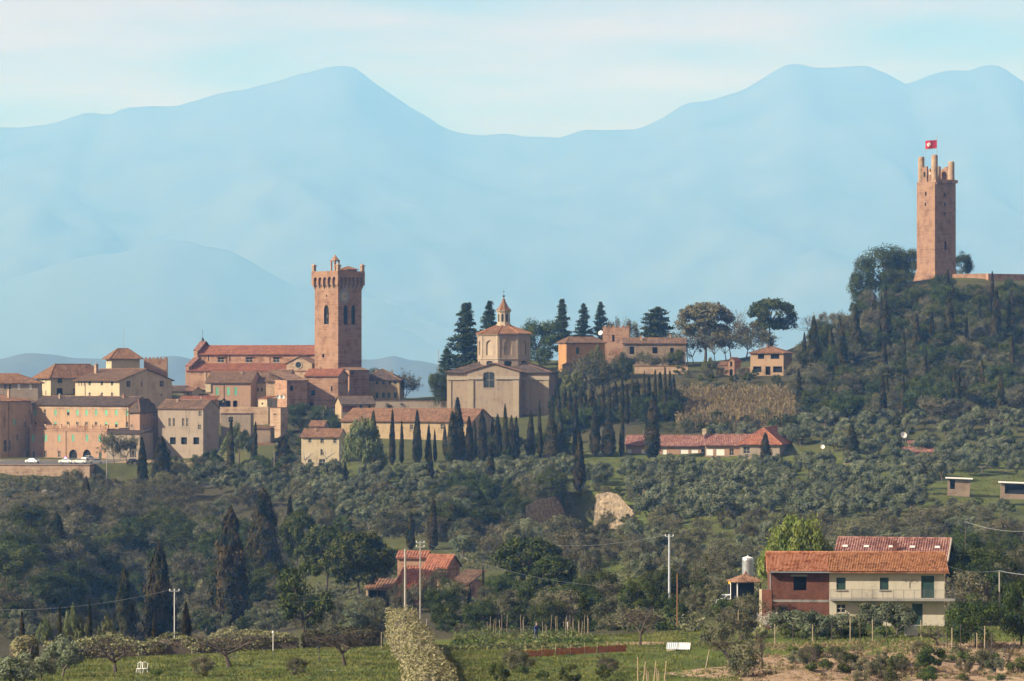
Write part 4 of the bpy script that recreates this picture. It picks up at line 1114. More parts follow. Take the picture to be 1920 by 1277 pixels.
for k in range(8):
    t0, t1 = math.pi / 4 * k - math.pi / 8, math.pi / 4 * k + math.pi / 8
    E0, E1 = Vector((math.cos(t0) * (dR + .7), math.sin(t0) * (dR + .7), dH + .05)), Vector((math.cos(t1) * (dR + .7), math.sin(t1) * (dR + .7), dH + .05))
    T0, T1 = Vector((math.cos(t0) * 1.9, math.sin(t0) * 1.9, dH + 2.75)), Vector((math.cos(t1) * 1.9, math.sin(t1) * 1.9, dH + 2.75))
    tile_slope(rm, E0, E1, T0, T1, pitch=.45); rb.tube(E0 + Vector((0, 0, .1)), T0 + Vector((0, 0, .1)), .18)
rm.build('dome_roof', MAT['tiles_brown'], dr); rb.build('rib', MAT['tiles_orange'], dr)
ln = MB().lathe([(2.5, dH + 2.5), (2.35, dH + 3.1), (2.0, dH + 3.3), (1.95, dH + 6.8), (2.35, dH + 7.1), (2.4, dH + 7.5)], 8).build('lantern', MAT['church_trim'], dr)
for k in range(8):
    t = math.pi / 4 * k + math.pi / 8; c_, s_ = math.cos(t), math.sin(t)
    MB().face([(c_ * 1.86 - s_ * o_2, s_ * 1.86 + c_ * o_2, dH + z) for o_2, z in ((-.36, 3.9), (.36, 3.9), (.36, 6.1), (0, 6.5), (-.36, 6.1))]).build('lantern_window', MAT['glass_dark'], dr)
MB().lathe([(2.5, dH + 7.5), (1.6, dH + 8.4), (.8, dH + 9.8), (.45, dH + 10.6), (.5, dH + 10.9), (.15, dH + 11.3), (.12, dH + 11.6)], 8).build('lantern_roof', MAT['tiles_brown'], dr)
MB().lathe([(.02, -.4), (.3, -.26), (.4, 0), (.3, .26), (.02, .4)], 10, c=(0, 0, dH + 11.9)).tube((0, 0, dH + 12.2), (0, 0, dH + 13.8), .05).tube((-.4, 0, dH + 13.3), (.4, 0, dH + 13.3), .05).build('finial', MAT['metal_dark'], dr)

# -- houses right of the church
o1 = House('orange_house', 'orange house with lit narrow end among the cedars', 'building', 1047, 1028, -60, pxB=1062, pyeave=641, pybase=720, pxC=1134, wall='plaster_orange')
o1.win('r', 1083, 651, 1.2, 2.2, 'darkshut', arch=.6); o1.walls().roof('hip', 1.6, .5, 'tiles_old')
o1b = House('stone_annex', 'low pale stone lean-to below the orange house', 'building', 1054, 1008, -20, pxB=1078, pyeave=684, pybase=725, depth=6, wall='stone_rubble')
o1b.walls().roof('shed', .8, .3, 'tiles_old')
o2 = House('stone_farmhouse', 'grey stone farmhouse with long flat roof behind pale bare trees', 'building', 1168, 1032, -3, pxB=1286, pyeave=643, pybase=730, depth=10, wall='stone_rubble')
for p, y, w, h_ in ((1185, 650, 1.5, 2.4), (1228, 651, 1.6, 2.0), (1260, 652, 1.2, 1.8), (1186, 672, 2.0, 1.9), (1230, 672, 2.6, 1.9), (1187, 696, 1.0, 2.0)): o2.win('f', p, y, w, h_, 'void')
o2.walls('gx', 1.6).roof('gx', 1.6, .5, 'tiles_old'); o2.chimney(5.8, 3, o2.H + 1.0, .8, 1.0)
o3 = House('brick_tower', 'low crenellated brick tower behind the orange house', 'tower', 1130, 1048, -4, pxB=1180, pyeave=614, pybase=690, depth=8, wall='brick_old')
o3.win('f', 1150, 628, .8, 2.2, 'void', sill=False); o3.walls(); MB().box(.1, o3.W - .1, .55, o3.depth - .1, o3.H - .6, o3.H - .4).build('roof', MAT['tiles_brown'], o3.root); merlons(o3, 6, 5, .75, .6)
o4 = House('garden_wall', 'pinkish garden wall below the grey stone farmhouse', 'wall', 1190, 1008, -6, pxB=1290, pyeave=687, pybase=730, depth=.7, wall='brick_pale')
o4.walls(); o4.band('f', 0, o4.W, o4.H - .02, o4.H + .22, .12, 'tiles_brown', 'coping')
o5 = House('ridge_house', 'pale two-storey house with dark windows standing on the ridge', 'building', 1407, 1000, -14, pxB=1469, pyeave=661, pybase=725, pxC=1485, wall='plaster_salmon')
o5.mat = MAT['plaster_tan']
for p, y, w, h_ in ((1427, 664, 2.0, 1.5), (1453, 664, 2.7, 1.5), (1420, 687, 2.6, 1.8), (1440, 687, 1.6, 2.7), (1458, 687, 2.9, 1.9)): o5.win('f', p, y, w, h_, 'void')
for p in (1474, 1480): o5.win('r', p, 664, .9, 1.5, 'void')
o5.walls().roof('hip', 1.9, .5, 'tiles_brown'); o5.chimney(4.5, 4, o5.H + 1.4, .5, .8)
o6 = House('chapel', 'small orange brick chapel left of the ridge house', 'church', 1346, 1006, -15, pxB=1366, pyeave=684, pybase=722, depth=6, wall='brick_tower')
o6.walls().roof('shed', 1.0, .3, 'tiles_brown')
o6b = House('chapel_front', '', '', 1365, 1003, -20, pxB=1377, pyeave=676, pybase=722, depth=7, wall='brick_tower')
o6b.win('f', 1371, 674.5 + 3, .7, 1.6, 'void', arch=1., sill=False); o6b.win('f', 1371, 692, 1.0, 2.2, 'void', arch=1., sill=False)
o6b.walls('gy', .9).roof('gy', .9, .3, 'tiles_red'); join_into(o6b, o6)
o7 = House('garden_wall', 'pale wall between the small chapel and the ridge house', 'wall', 1377, 1006, -6, pxB=1408, pyeave=689, pybase=722, depth=.6, wall='brick_pale')
o7.walls()
# low villa
v1 = House('low_villa', 'long low pink villa with red hipped roofs above the olive grove', 'building', 1174, 893, -8, pxB=1330, pyeave=833, pybase=885, depth=9, wall='plaster_salmon')
for p, w, st in ((1180, 1.2, 'pale'), (1207, 1.4, 'pale'), (1215, .8, 'dark'), (1246, 1.2, 'pale'), (1283, 2.2, 'pale'), (1302, 2.0, 'pale'), (1320, 1.6, 'dark')): v1.win('f', p, 842, w, 1.9, st)
v1.walls('gx', 2.4).roof('gx', 2.4, .7, 'tiles_pink'); v1.chimney(v1.front(1318, 815)[0], 5, v1.H + 1.9, 1.1, 2.0, 'plaster_cream')
v2 = House('middle_wing', '', '', 1322, 885, -8, pxB=1410, pyeave=832, pybase=885, depth=9, wall='plaster_salmon')
for p, w, st in ((1330, 2.0, 'pale'), (1350, 2.4, 'pale'), (1372, 1.2, 'dark'), (1395, 2.0, 'pale')): v2.win('f', p, 841, w, 1.9, st)
v2.walls('gx', 2.5).roof('gx', 2.5, .7, 'tiles_pink'); join_into(v2, v1)
v3 = House('corner_wing', '', '', 1388, 878, -14, pxB=1462, pyeave=829, pybase=885, pxC=1500, wall='plaster_grey')
v3.win('r', 1478, 834, 1.2, 1.4, 'pale'); v3.win('f', 1400, 838, 1.8, 1.8, 'dark')
v3.walls().roof('hip', 3.9, .8, 'tiles_red'); join_into(v3, v1)
# hamlet bits on the right slope
s1 = House('small_roof_house', 'tiny pale hut with flat pink roof on the right slope', 'building', 1704, 868, -6, pxB=1742, pyeave=831, pybase=860, depth=5, wall='plaster_grey')
s1.win('f', 1715, 834, 1.8, 1.1, 'void'); s1.walls().roof('shed', .5, .5, 'tiles_pink')
s2 = House('tiled_hut', 'low pink-tiled roof half hidden in the olives on the right slope', 'building', 1690, 848, -4, pxB=1752, pyeave=846, pybase=875, depth=5, wall='plaster_salmon')
s2.walls('gx', 1.0).roof('gx', 1.0, .4, 'tiles_pink')
for nm, lb, a_, d_, b_, ye, yb, rf in (('garden_shed', 'stone shed with pale flat roof at the right edge of the olive grove', 1776, 762, 1818, 897, 930, 'shed'), ('open_shed', 'open shed with sloping white roof at the right picture edge', 1876, 742, 1950, 905, 935, 'shed')):
    h_ = House(nm, lb, 'shed', a_, d_, -8, pxB=b_, pyeave=ye, pybase=yb, depth=5, wall='stone_rubble')
    h_.wloc('f', h_.W * .5 if nm == 'open_shed' else h_.W * .22, h_.H - .3, h_.W * .8 if nm == 'open_shed' else 1.2, 2.2, 'void'); h_.walls()
    MB().box(-.6, h_.W + .6, -.8, 5.3, h_.H, h_.H + .14).build('roof', MAT['paint_white'], h_.root)
    h_.root.rotation_euler.y = R(2)
# red house in the hollow
h1 = House('red_roofed_house', 'brown farmhouse with red tile roofs among trees in the hollow', 'building', 796, 545, -24, pxB=838, pyeave=1060, pybase=1135, pxC=862, wall='plaster_grey')
h1.mat = MAT['brick_old']; h1.win('f', 812, 1068, .9, 1.2); h1.walls('gx', 1.7).roof('gx', 1.7, .5, 'tiles_red')
h2 = House('side_wing', '', '', 846, 533, -20, pxB=880, pyeave=1092, pybase=1135, depth=7, wall='brick_old')
h2.win('f', 855, 1097, 1.0, 1.3); h2.walls().roof('shed', 1.6, .5, 'tiles_old'); join_into(h2, h1)
h3 = House('front_wing', '', '', 745, 530, -10, pxB=806, pyeave=1092, pybase=1135, depth=6, wall='plaster_yellow')
for p in (752, 766, 781, 796): h3.win('f', p, 1096, 1.2, 1.8, 'void', arch=.5)
h3.walls().roof('shed', 2.2, .5, 'tiles_red'); join_into(h3, h1)
h4 = House('back_wing', '', '', 745, 556, -6, pxB=800, pyeave=1044, pybase=1130, depth=6, wall='brick_old')
h4.walls('gx', .8).roof('gx', .8, .4, 'tiles_red'); join_into(h4, h1)
h5 = House('open_barn', 'low open-sided barn with pale roof left of the red-roofed farmhouse', 'shed', 686, 535, -8, pxB=744, pyeave=1101, pybase=1130, depth=5, wall='plaster_yellow')
h5.wloc('f', h5.W * .5, h5.H - .5, h5.W * .85, 2.0, 'void'); h5.walls().roof('shed', 1.0, .4, 'tiles_brown')

# -- castle tower on the hill
ft = House('castle_tower', 'tall brick castle tower with broken stump crown on the wooded hill', 'tower', 1719, 1128, -50, pxB=1753, pyeave=342, pybase=540, pxC=1792, wall='brick_tower')
ft.win('f', 1736, 359, .7, 1.5, 'void', arch=.6, sill=False); ft.win('f', 1735, 380, .6, 1.2, 'void', sill=False)
for p, y in ((1772, 362), (1772, 380), (1772, 398)): ft.win('r', p, y, .8, 1.2, 'void', sill=False)
ft.win('r', 1773, 452, 1.1, 3.0, 'void', arch=.8, sill=False)
ft.walls()
W_, P_, H_ = ft.W, ft.depth, ft.H
fl_ = MB(); o_f = 1.3
lo4 = [(-o_f, -o_f, 0), (W_ + o_f, -o_f, 0), (W_ + o_f, P_ + o_f, 0), (-o_f, P_ + o_f, 0)]; hi4 = [(-.03, -.03, 6.5), (W_ + .03, -.03, 6.5), (W_ + .03, P_ + .03, 6.5), (-.03, P_ + .03, 6.5)]
for i in range(4): fl_.face((lo4[i], lo4[(i + 1) % 4], hi4[(i + 1) % 4], hi4[i]))
fl_.build('battered_base', MAT['brick_tower'], ft.root)
MB().box(.3, W_ - .3, .3, P_ - .3, H_ - .4, H_ - .2).build('roof', MAT['brick_old'], ft.root)
MB().box(W_ - .6, W_ + .55, -.1, P_ + .5, H_ - .3, H_ + .8).build('ledge', MAT['brick_old'], ft.root)
for k in range(7): MB().box(W_ + .02, W_ + .5, P_ * (k + .2) / 7, P_ * (k + .6) / 7, H_ - 1.0, H_ - .302).build('corbel', MAT['brick_old'], ft.root)
for x, y, hh_ in ((1.2, 1.0, 9.0), (W_ - 1.1, 1.0, 9.4), (W_ - 1.1, P_ - 1.1, 7.4), (1.2, P_ - 1.2, 6.0)):
    MB().lathe([(1.15, -.3), (1.15, hh_ - .5), (1.05, hh_ - .1), (.8, hh_), (.3, hh_ - .2)], 12, c=(x, y, H_)).build('stump_pier', MAT['brick_pale'], ft.root)
def slab(x0, x1, y0, y1, zs, nm):
    """ragged broken wall"""
    m_ = MB(); n_ = len(zs)
    for i, zz in enumerate(zs):
        u0, u1 = i / n_, (i + 1) / n_
        m_.box(x0 + (x1 - x0) * u0, x0 + (x1 - x0) * u1, y0, y1, H_ - .2, H_ + zz) if (x1 - x0) > (y1 - y0) else m_.box(x0, x1, y0 + (y1 - y0) * u0, y0 + (y1 - y0) * u1, H_ - .2, H_ + zz)
    m_.build(nm, MAT['brick_tower'], ft.root)
slab(2.0, W_ * .52, .35, .95, (5.2, 5.2, 5.5), 'broken_wall'); slab(W_ * .58, W_ - 2.0, .5, 1.0, (4.6, 3.6), 'broken_wall')
slab(W_ - .95, W_ - .4, 2.0, P_ * .3, (1.0, 1.0), 'broken_wall'); slab(2.0, W_ - 2, P_ - 1.1, P_ - .5, (4.5, 5.0, 5.5, 5.6, 5.0), 'broken_wall'); slab(.4, 1.0, 2.0, P_ - 2, (4.0, 4.6, 3.6), 'broken_wall')
MB().box(W_ * .34, W_ * .44, .30, .36, H_ + 1.8, H_ + 3.6).build('slit', MAT['void_dark'], ft.root)
lamp = MB().box(W_ - 2.4, W_ - 2.0, -.2, .2, H_ + 2.5, H_ + 3.2).build('floodlight', MAT['paint_white'], ft.root)
fp = pix(1757, 297, 1129)
fg = empty('flag', fp, 0, 'red flag with white emblem flying from a pole on the castle tower', 'flag')
MB().tube((0, 0, -1.0), (0, 0, 8.2), .06).build('pole', MAT['metal_grey'], fg)
fv = []; ff = []; n_ = 12
fw, fh = 4.0, 2.8
def flag_pt(u, v): return (-.1 - u * fw, math.sin(u * 7 + v) * .28 * u, 3.7 + v * fh - u * .35 * (1 - v) + u * u * .2 * v - .4 * u * v)
fmsh = MB()
for i in range(n_):
    for j in range(4):
        fmsh.face([flag_pt(a_ / n_, b_ / 4) for a_, b_ in ((i, j), (i + 1, j), (i + 1, j + 1), (i, j + 1))])
cl = fmsh.build('cloth', mat_plain('flag_red', (0.42, 0.02, 0.06), var=.15), fg)
em = MB()
for i in range(6):
    for j in range(6):
        u0, v0 = .56 + .30 * i / 6, .28 + .45 * j / 6
        uc, vc = u0 + .025 - .71, v0 + .04 - .5
        if (uc / .15) ** 2 + (vc / .225) ** 2 < 1 and not (abs(uc - vc * .5) < .03):
            q = [flag_pt(a_, b_) for a_, b_ in ((u0, v0), (u0 + .05, v0), (u0 + .05, v0 + .075), (u0, v0 + .075))]
            em.face([(p[0], p[1] - .03, p[2]) for p in q]); em.face([(p[0], p[1] + .03, p[2]) for p in q])
em.build('emblem', MAT['paint_white'], cl)
MB().face([(p[0], p[1], p[2]) for p in (flag_pt(0, 0), flag_pt(.5, 0), flag_pt(1, 0), (flag_pt(1, 0)[0], 0, flag_pt(1, 0)[2] - .22), (flag_pt(.5, 0)[0], 0, flag_pt(.5, 0)[2] - .22), (flag_pt(0, 0)[0], 0, flag_pt(0, 0)[2] - .22))]).build('hem', MAT['plaster_cream'], cl)
antenna(pix(1735, 300, 1130), 4.0, 'small aerial on the left stump of the castle tower', 2)
w1 = House('ruined_wall', 'sunlit ruined brick wall right of the castle tower', 'wall', 1786, 1122, -34, pxB=1852, pyeave=514, pybase=565, depth=1.2, wall='brick_tower')
w1.win('f', 1838, 524, 1.2, 1.6, 'void', sill=False); w1.walls()
w2 = House('ruined_wall', 'shaded castle wall at the right edge of the hilltop', 'wall', 1853, 1112, 30, pxB=1960, pyeave=513, pybase=565, depth=1.2, wall='brick_old')
w2.walls()

# chimneys on the town roofs
for h_, spots in ((sem, ((.2, .35), (.55, .6), (.85, .4))), (b8, ((.3, .4), (.75, .6))), (b1, ((.7, .5),)), (b2, ((.4, .4), (.6, .7))), (p1, ((.25, .45), (.7, .4))), (p3, ((.5, .4),)), (p5, ((.3, .5),)), (p7, ((.35, .45), (.75, .5))), (c3, ((.12, .45), (.45, .42), (.8, .5))), (o2, ((.75, .5),)), (v1, ((.3, .4),)), (wing, ((.8, .5),))):
    for u, v in spots: h_.chimney(h_.W * u, h_.depth * v, h_.H + 1.3, random.uniform(.5, .8), random.uniform(1.0, 1.7), random.choice(['brick_pale', 'plaster_grey', 'brick_old']))
# ---------------------------------------------------------------- vegetation
mat_leaf('leaf_olive', (0.075, 0.092, 0.05), (0.18, 0.192, 0.12), trans=0.08, hue=0.015, obj_var=0.25)
mat_leaf('leaf_cypress', (0.016, 0.022, 0.011), (0.075, 0.058, 0.025), trans=0.05, obj_var=0.25, scale=0.5)
mat_leaf('leaf_oak', (0.022, 0.036, 0.012), (0.09, 0.105, 0.03), trans=0.06, obj_var=0.25)
mat_leaf('leaf_pine', (0.024, 0.038, 0.012), (0.085, 0.095, 0.028), trans=0.06)
mat_leaf('leaf_cedar', (0.03, 0.048, 0.024), (0.08, 0.10, 0.045), trans=0.1)
mat_leaf('leaf_scrub', (0.062, 0.068, 0.035), (0.18, 0.165, 0.098), trans=0.08, obj_var=0.28, hue=0.025)
mat_leaf('leaf_fresh', (0.14, 0.18, 0.04), (0.27, 0.29, 0.08), trans=0.3, obj_var=0.1)
mat_leaf('leaf_gum', (0.10, 0.125, 0.05), (0.19, 0.20, 0.085), trans=0.2, obj_var=0.1)
mat_leaf('leaf_shrub', (0.045, 0.07, 0.022), (0.13, 0.15, 0.045), trans=0.2, obj_var=0.3)
mat_leaf('leaf_hedge', (0.13, 0.14, 0.055), (0.36, 0.33, 0.18), trans=0.15, obj_var=0.12, scale=3.2)
mat_leaf('leaf_yellow', (0.35, 0.20, 0.03), (0.5, 0.30, 0.05), trans=0.3)
mat_leaf('leaf_blossom', (0.45, 0.40, 0.34), (0.72, 0.66, 0.58), trans=0.3, obj_var=0.1)
mat_leaf('leaf_reed', (0.19, 0.145, 0.075), (0.36, 0.28, 0.155), trans=0.2, obj_var=0.15, scale=1.5)
mat_leaf('grass_blade', (0.085, 0.10, 0.022), (0.20, 0.185, 0.065), trans=0.3, scale=0.3)
mat_leaf('leaf_autumn', (0.28, 0.10, 0.05), (0.40, 0.18, 0.09), trans=0.2)
mat_plain('bark', (0.075, 0.058, 0.044), var=0.3, scale=4, rough=0.95)
mat_plain('bark_grey', (0.135, 0.11, 0.09), var=0.3, scale=4, rough=0.95)
mat_plain('bark_twig', (0.12, 0.10, 0.08), var=0.25, scale=1, rough=0.95, obj_var=0.2)
mat_plain('bark_white', (0.42, 0.38, 0.31), var=0.2, scale=2, rough=0.9)

def unit(a): return a / np.maximum(1e-9, np.linalg.norm(a, axis=-1, keepdims=True))
def leaves(C, Nrm, size, aspect=1.0, up=None, g=rng):
    """one small rhombic leaf clump per centre, facing Nrm"""
    n = len(C); t = g.normal(size=(n, 3))
    if up is not None: t = t * 0.35 + np.asarray(up)
    u = unit(t - Nrm * (t * Nrm).sum(1, keepdims=True)); v = np.cross(Nrm, u)
    s = np.asarray(size).reshape(-1, 1) if np.ndim(size) else np.full((n, 1), size)
    a = u * s * aspect; b = v * s
    k = g.uniform(0.75, 1.25, size=(4, n, 1))
    V = np.stack([C - a * k[0], C - b * k[1] * .7, C + a * k[2], C + b * k[3] * .7], 1).reshape(-1, 3)
    return V, np.arange(4 * n).reshape(n, 4)
def merge(parts):
    Vs, Fs, o = [], [], 0
    for V, F in parts: Vs.append(V); Fs.append(F + o); o += len(V)
    return np.concatenate(Vs), np.concatenate(Fs)
def clumps(C, rad, per, size, flat=1.0, jitter=0.55, g=rng, shell=0.55, aspect=1.0, up=None, dn=0.0):
    """leaf clumps: leaves spread through small balls round centres C"""
    C = np.asarray(C); rad = np.asarray(rad)
    k = np.repeat(np.arange(len(C)), per)
    d = unit(g.normal(size=(len(k), 3)))
    r = rad[k][:, None] * (shell + (1 - shell) * g.random((len(k), 1))) 
    P_ = C[k] + d * r * np.array([1, 1, flat])
    if dn: P_[:, 2] -= dn * g.random(len(k)) * rad[k]
    nn = unit(d + g.normal(size=d.shape) * jitter + np.array([0, 0, 0.25]))
    return leaves(P_, nn, g.uniform(size * .6, size * 1.3, len(k)), aspect, up, g)
def lathe_np(prof, seg=8, wob=0.0, g=rng):
    V = []; 
    for r, z in prof:
        t = np.arange(seg) * 2 * np.pi / seg; rr = r * (1 + wob * g.uniform(-1, 1, seg))
        V.append(np.stack([rr * np.cos(t), rr * np.sin(t), np.full(seg, z)], 1))
    V = np.concatenate(V); F = []
    for k in range(len(prof) - 1):
        for i in range(seg): j = (i + 1) % seg; F.append((k * seg + i, k * seg + j, (k + 1) * seg + j, (k + 1) * seg + i))
    return V, np.array(F)

def limb(mb, p, d, L, r, n=3, bend=0.25, seg=5):
    """a bending tapering limb; returns its points"""
    pts = [Vector(p)]; d = Vector(d).normalized(); rs = [r]
    for i in range(n):
        d = (d + Vector((random.gauss(0, bend), random.gauss(0, bend), random.gauss(0, bend * .6)))).normalized()
        pts.append(pts[-1] + d * L / n); rs.append(r * (1 - (i + 1) / n * .65))
    mb.path(pts, rs, seg); return pts, d, rs[-1]

def t_olive(seed):
    random.seed(seed); g = np.random.default_rng(seed); mb = MB(); C = []; Rr = []
    pts, d, r = limb(mb, (0, 0, -.5), (random.uniform(-.15, .15), random.uniform(-.15, .15), 1), 1.5, .24, 3, .2, 6)
    for k in range(4):
        a = 2 * math.pi * k / 4 + random.uniform(-.5, .5)
        q, d2, r2 = limb(mb, pts[-1], (math.cos(a), math.sin(a), random.uniform(.9, 1.5)), 1.9, .12, 3, .25)
        for j in range(3):
            a2 = a + random.uniform(-1, 1); q2, _, _ = limb(mb, q[-1 - j % 2], (math.cos(a2), math.sin(a2), random.uniform(.1, .9)), 1.1, .05, 2, .3, 4)
            C.append(q2[-1]); Rr.append(random.uniform(.65, 1.05))
        C.append(q[-1] + Vector((0, 0, .4))); Rr.append(random.uniform(.6, 1.0))
    for k in range(5):
        a = random.uniform(0, 6.28); rr = random.uniform(.3, 1.7); C.append(Vector((rr * math.cos(a), rr * math.sin(a), random.uniform(1.8, 3.9)))); Rr.append(random.uniform(.5, .9))
    V, F = clumps([tuple(c) for c in C], Rr, 230, .10, .85, .5, g, .45, 1.6)
    V = V * np.array([1.12, 1.12, 1.16])
    return mb.mesh('trunk'), np_mesh('crown', V, F), ('bark_grey', 'leaf_olive'), 4.9, 4.8
def t_cypress(seed, H=14.0, W=2.5, ragged=0.12, n=3600, mat='leaf_cypress'):
    random.seed(seed); g = np.random.default_rng(seed)
    ph = g.uniform(0, 6.28, 6)
    def rad(t, a):
        base = np.power(np.clip(1 - t, 0, 1), .62) * np.clip(t * 7 + .35, 0, 1) * np.where(t < .35, .82 + .5 * t, 1)
        w = 1 + ragged * (np.sin(3 * a + ph[0] + t * 9) + .7 * np.sin(5 * a + ph[1] - t * 21) + .6 * np.sin(2 * a + ph[2] + t * 33))
        return W / 2 * base * w
    t = np.concatenate([g.random(n) ** 1.15, g.uniform(.85, 1, n // 30)]); a = g.uniform(0, 2 * np.pi, len(t)); rr = rad(t, a) * g.uniform(.78, 1.06, len(t))
    P_ = np.stack([rr * np.cos(a), rr * np.sin(a), .5 + t * (H - .5) + g.normal(0, .12, len(t))], 1)
    nn = unit(np.stack([np.cos(a), np.sin(a), np.full(len(t), .35)], 1) + g.normal(size=(len(t), 3)) * .55)
    lv = leaves(P_, nn, g.uniform(.10, .22, len(t)) * (H / 14) ** .5, 1.7, (0, 0, 1), g)
    seg = 10; prof = []; core = []  # solid core added inside the leaves to block light through the crown
    ts = np.linspace(0.0, .97, 14); V = []; F = []
    for k, tt in enumerate(ts):
        aa = np.arange(seg) * 2 * np.pi / seg; r_ = rad(np.full(seg, tt), aa) * .8
        V.append(np.stack([r_ * np.cos(aa), r_ * np.sin(aa), np.full(seg, .5 + tt * (H - .5))], 1))
        if k:
            for i in range(seg): j = (i + 1) % seg; F.append(((k - 1) * seg + i, (k - 1) * seg + j, k * seg + j, k * seg + i))
    V, F = merge([lv, (np.concatenate(V), np.array(F))])
    return MB().tube((0, 0, -.8), (0, 0, 1.6), .2, .16, 6).mesh('trunk'), np_mesh('crown', V, F), ('bark', mat), H, W
def t_broad(seed, H=9.0, W=9.0, nc=34, per=150, size=.2, mat='leaf_oak', bark='bark', low=.02, flat=.8, shell=.5, jit=.48):
    random.seed(seed); g = np.random.default_rng(seed); mb = MB()
    pts, d, r = limb(mb, (0, 0, -.8), (0, 0, 1), H * .42, H * .035, 3, .1, 7)
    C = []; Rr = []
    for k in range(nc):
        th = random.uniform(0, 6.28); ph = math.acos(random.uniform(-1, 1)); q = random.uniform(.45, 1) ** .6
        x, y, z = math.sin(ph) * math.cos(th) * q, math.sin(ph) * math.sin(th) * q, math.cos(ph) * q
        C.append((x * W * .42, y * W * .42, H * (low + (1 - low) / 2) + z * H * (1 - low) / 2 * .86)); Rr.append(random.uniform(.11, .19) * W)
    for c in C[::4]: limb(mb, pts[-1], Vector(c) - pts[-1], (Vector(c) - pts[-1]).length, H * .014, 2, .12, 4)
    V, F = clumps(C, Rr, per, size, flat, jit, g, shell)
    return mb.mesh('trunk'), np_mesh('crown', V, F), (bark, mat), H, W
def t_stonepine(seed, H=12.0, W=13.0, mat='leaf_pine'):
    random.seed(seed); g = np.random.default_rng(seed); mb = MB()
    pts, d, r = limb(mb, (0, 0, -.8), (.05, 0, 1), H * .62, H * .032, 4, .06, 7)
    C = []; Rr = []
    for k in range(74):
        a = random.uniform(0, 6.28); q = math.sqrt(random.random()); h = math.sqrt(max(0, 1 - q * q))
        C.append((q * W * .43 * math.cos(a), q * W * .43 * math.sin(a), H * .60 + h * H * .34 + random.uniform(-.3, .3))); Rr.append(random.uniform(.09, .14) * W)
    for k in range(30):
        a = random.uniform(0, 6.28); q = random.uniform(.4, 1)
        C.append((q * W * .40 * math.cos(a), q * W * .40 * math.sin(a), H * random.uniform(.46, .62))); Rr.append(random.uniform(.08, .12) * W)
    for k in range(0, 70, 4): limb(mb, pts[-1 - (k % 2)], Vector(C[k]) - pts[-1], (Vector(C[k]) - pts[-1]).length * .95, H * .013, 3, .1, 4)
    V, F = clumps(C, Rr, 120, .2, .62, .6, g, .45, 1.4)
    return mb.mesh('trunk'), np_mesh('crown', V, F), ('bark', mat), H, W
def t_cedar(seed, H=18.0, W=12.0, top=.08, mat='leaf_cedar'):
    random.seed(seed); g = np.random.default_rng(seed); mb = MB(); parts = []
    mb.path([(0, 0, -1), (random.uniform(-.2, .2), 0, H * .5), (random.uniform(-.3, .3), 0, H * .98)], [H * .022, H * .013, .05], 6)
    nb = 84
    for k in range(nb):
        t = (k / nb) ** .85; z = H * (.12 + .85 * t) + random.gauss(0, .12); Rd = W / 2 * ((1 - t) ** .8 + top)
        a = k * 2.4 + random.uniform(-.4, .4); L = Rd * random.uniform(.55, 1.15)
        tip = Vector((L * math.cos(a), L * math.sin(a), z + L * random.uniform(-.12, .22)))
        mb.tube((0, 0, z - .3), tip, .08 * (1 - t) + .03, .02, 4)
        m = int(26 + 34 * L); s = g.random(m) ** .65
        c = np.array([[0, 0, z - .3]]) * (1 - s[:, None]) + np.array([tuple(tip)]) * s[:, None]
        wd = .11 * L + .3
        c = c + np.stack([g.normal(0, wd, m), g.normal(0, wd, m), g.normal(0, .16, m) + .1], 1) * (1.15 - .4 * s[:, None])
        nn = unit(np.stack([g.normal(0, .5, m), g.normal(0, .5, m), np.ones(m)], 1))
        parts.append(leaves(c, nn, g.uniform(.16, .36, m), 1.5, None, g))
    V, F = merge(parts)
    return mb.mesh('trunk'), np_mesh('crown', V, F), ('bark', mat), H, W
def t_bare(seed, H=6.0, W=6.0, trunk=.22, th=.16, depth=5, droop=0.0, leafmat=None, nleaf=0, spread=.75, bark='bark_twig', minr=.016, lsize=.1):
    random.seed(seed); g = np.random.default_rng(seed); tm = MB(); cm = MB(); tips = []
    pts, d, r = limb(tm, (0, 0, -.6), (random.uniform(-.1, .1), 0, 1), H * trunk + .6, th, 3, .08, 7)
    def grow(p, d, L, r, k):
        q, d2, r2 = limb(cm, p, d, L, max(r, minr), 2, .16, 5 if k < 2 else 3)
        if k >= depth: tips.append(q[-1]); return
        if k >= depth - 2: tips.append(q[1])
        for j in range(3 if k < 4 else 2):
            v = d2 + Vector((random.gauss(0, spread), random.gauss(0, spread), random.gauss(.12 - droop * k * .1, spread * .55)))
            grow(q[-1] if j < 2 else q[1], v, L * random.uniform(.62, .86), r * .6, k + 1)
    for j in range(4):
        a = 2 * math.pi * j / 4 + random.uniform(-.4, .4)
        grow(pts[-1], Vector((math.cos(a) * W / H, math.sin(a) * W / H, random.uniform(.6, 1.3))), H * .24, th * .55, 1)
    tmh = tm.mesh('trunk'); me = cm.mesh('crown')
    if leafmat and nleaf:
        T = np.array([tuple(t) for t in tips]); k = g.integers(0, len(T), nleaf)
        lv = leaves(T[k] + g.normal(0, .22, (nleaf, 3)), unit(g.normal(size=(nleaf, 3))), g.uniform(lsize * .6, lsize * 1.3, nleaf), 1.3, None, g)
        return tmh, me, (bark, bark), H, W, np_mesh('foliage', *lv), leafmat
    return tmh, me, (bark, bark), H, W
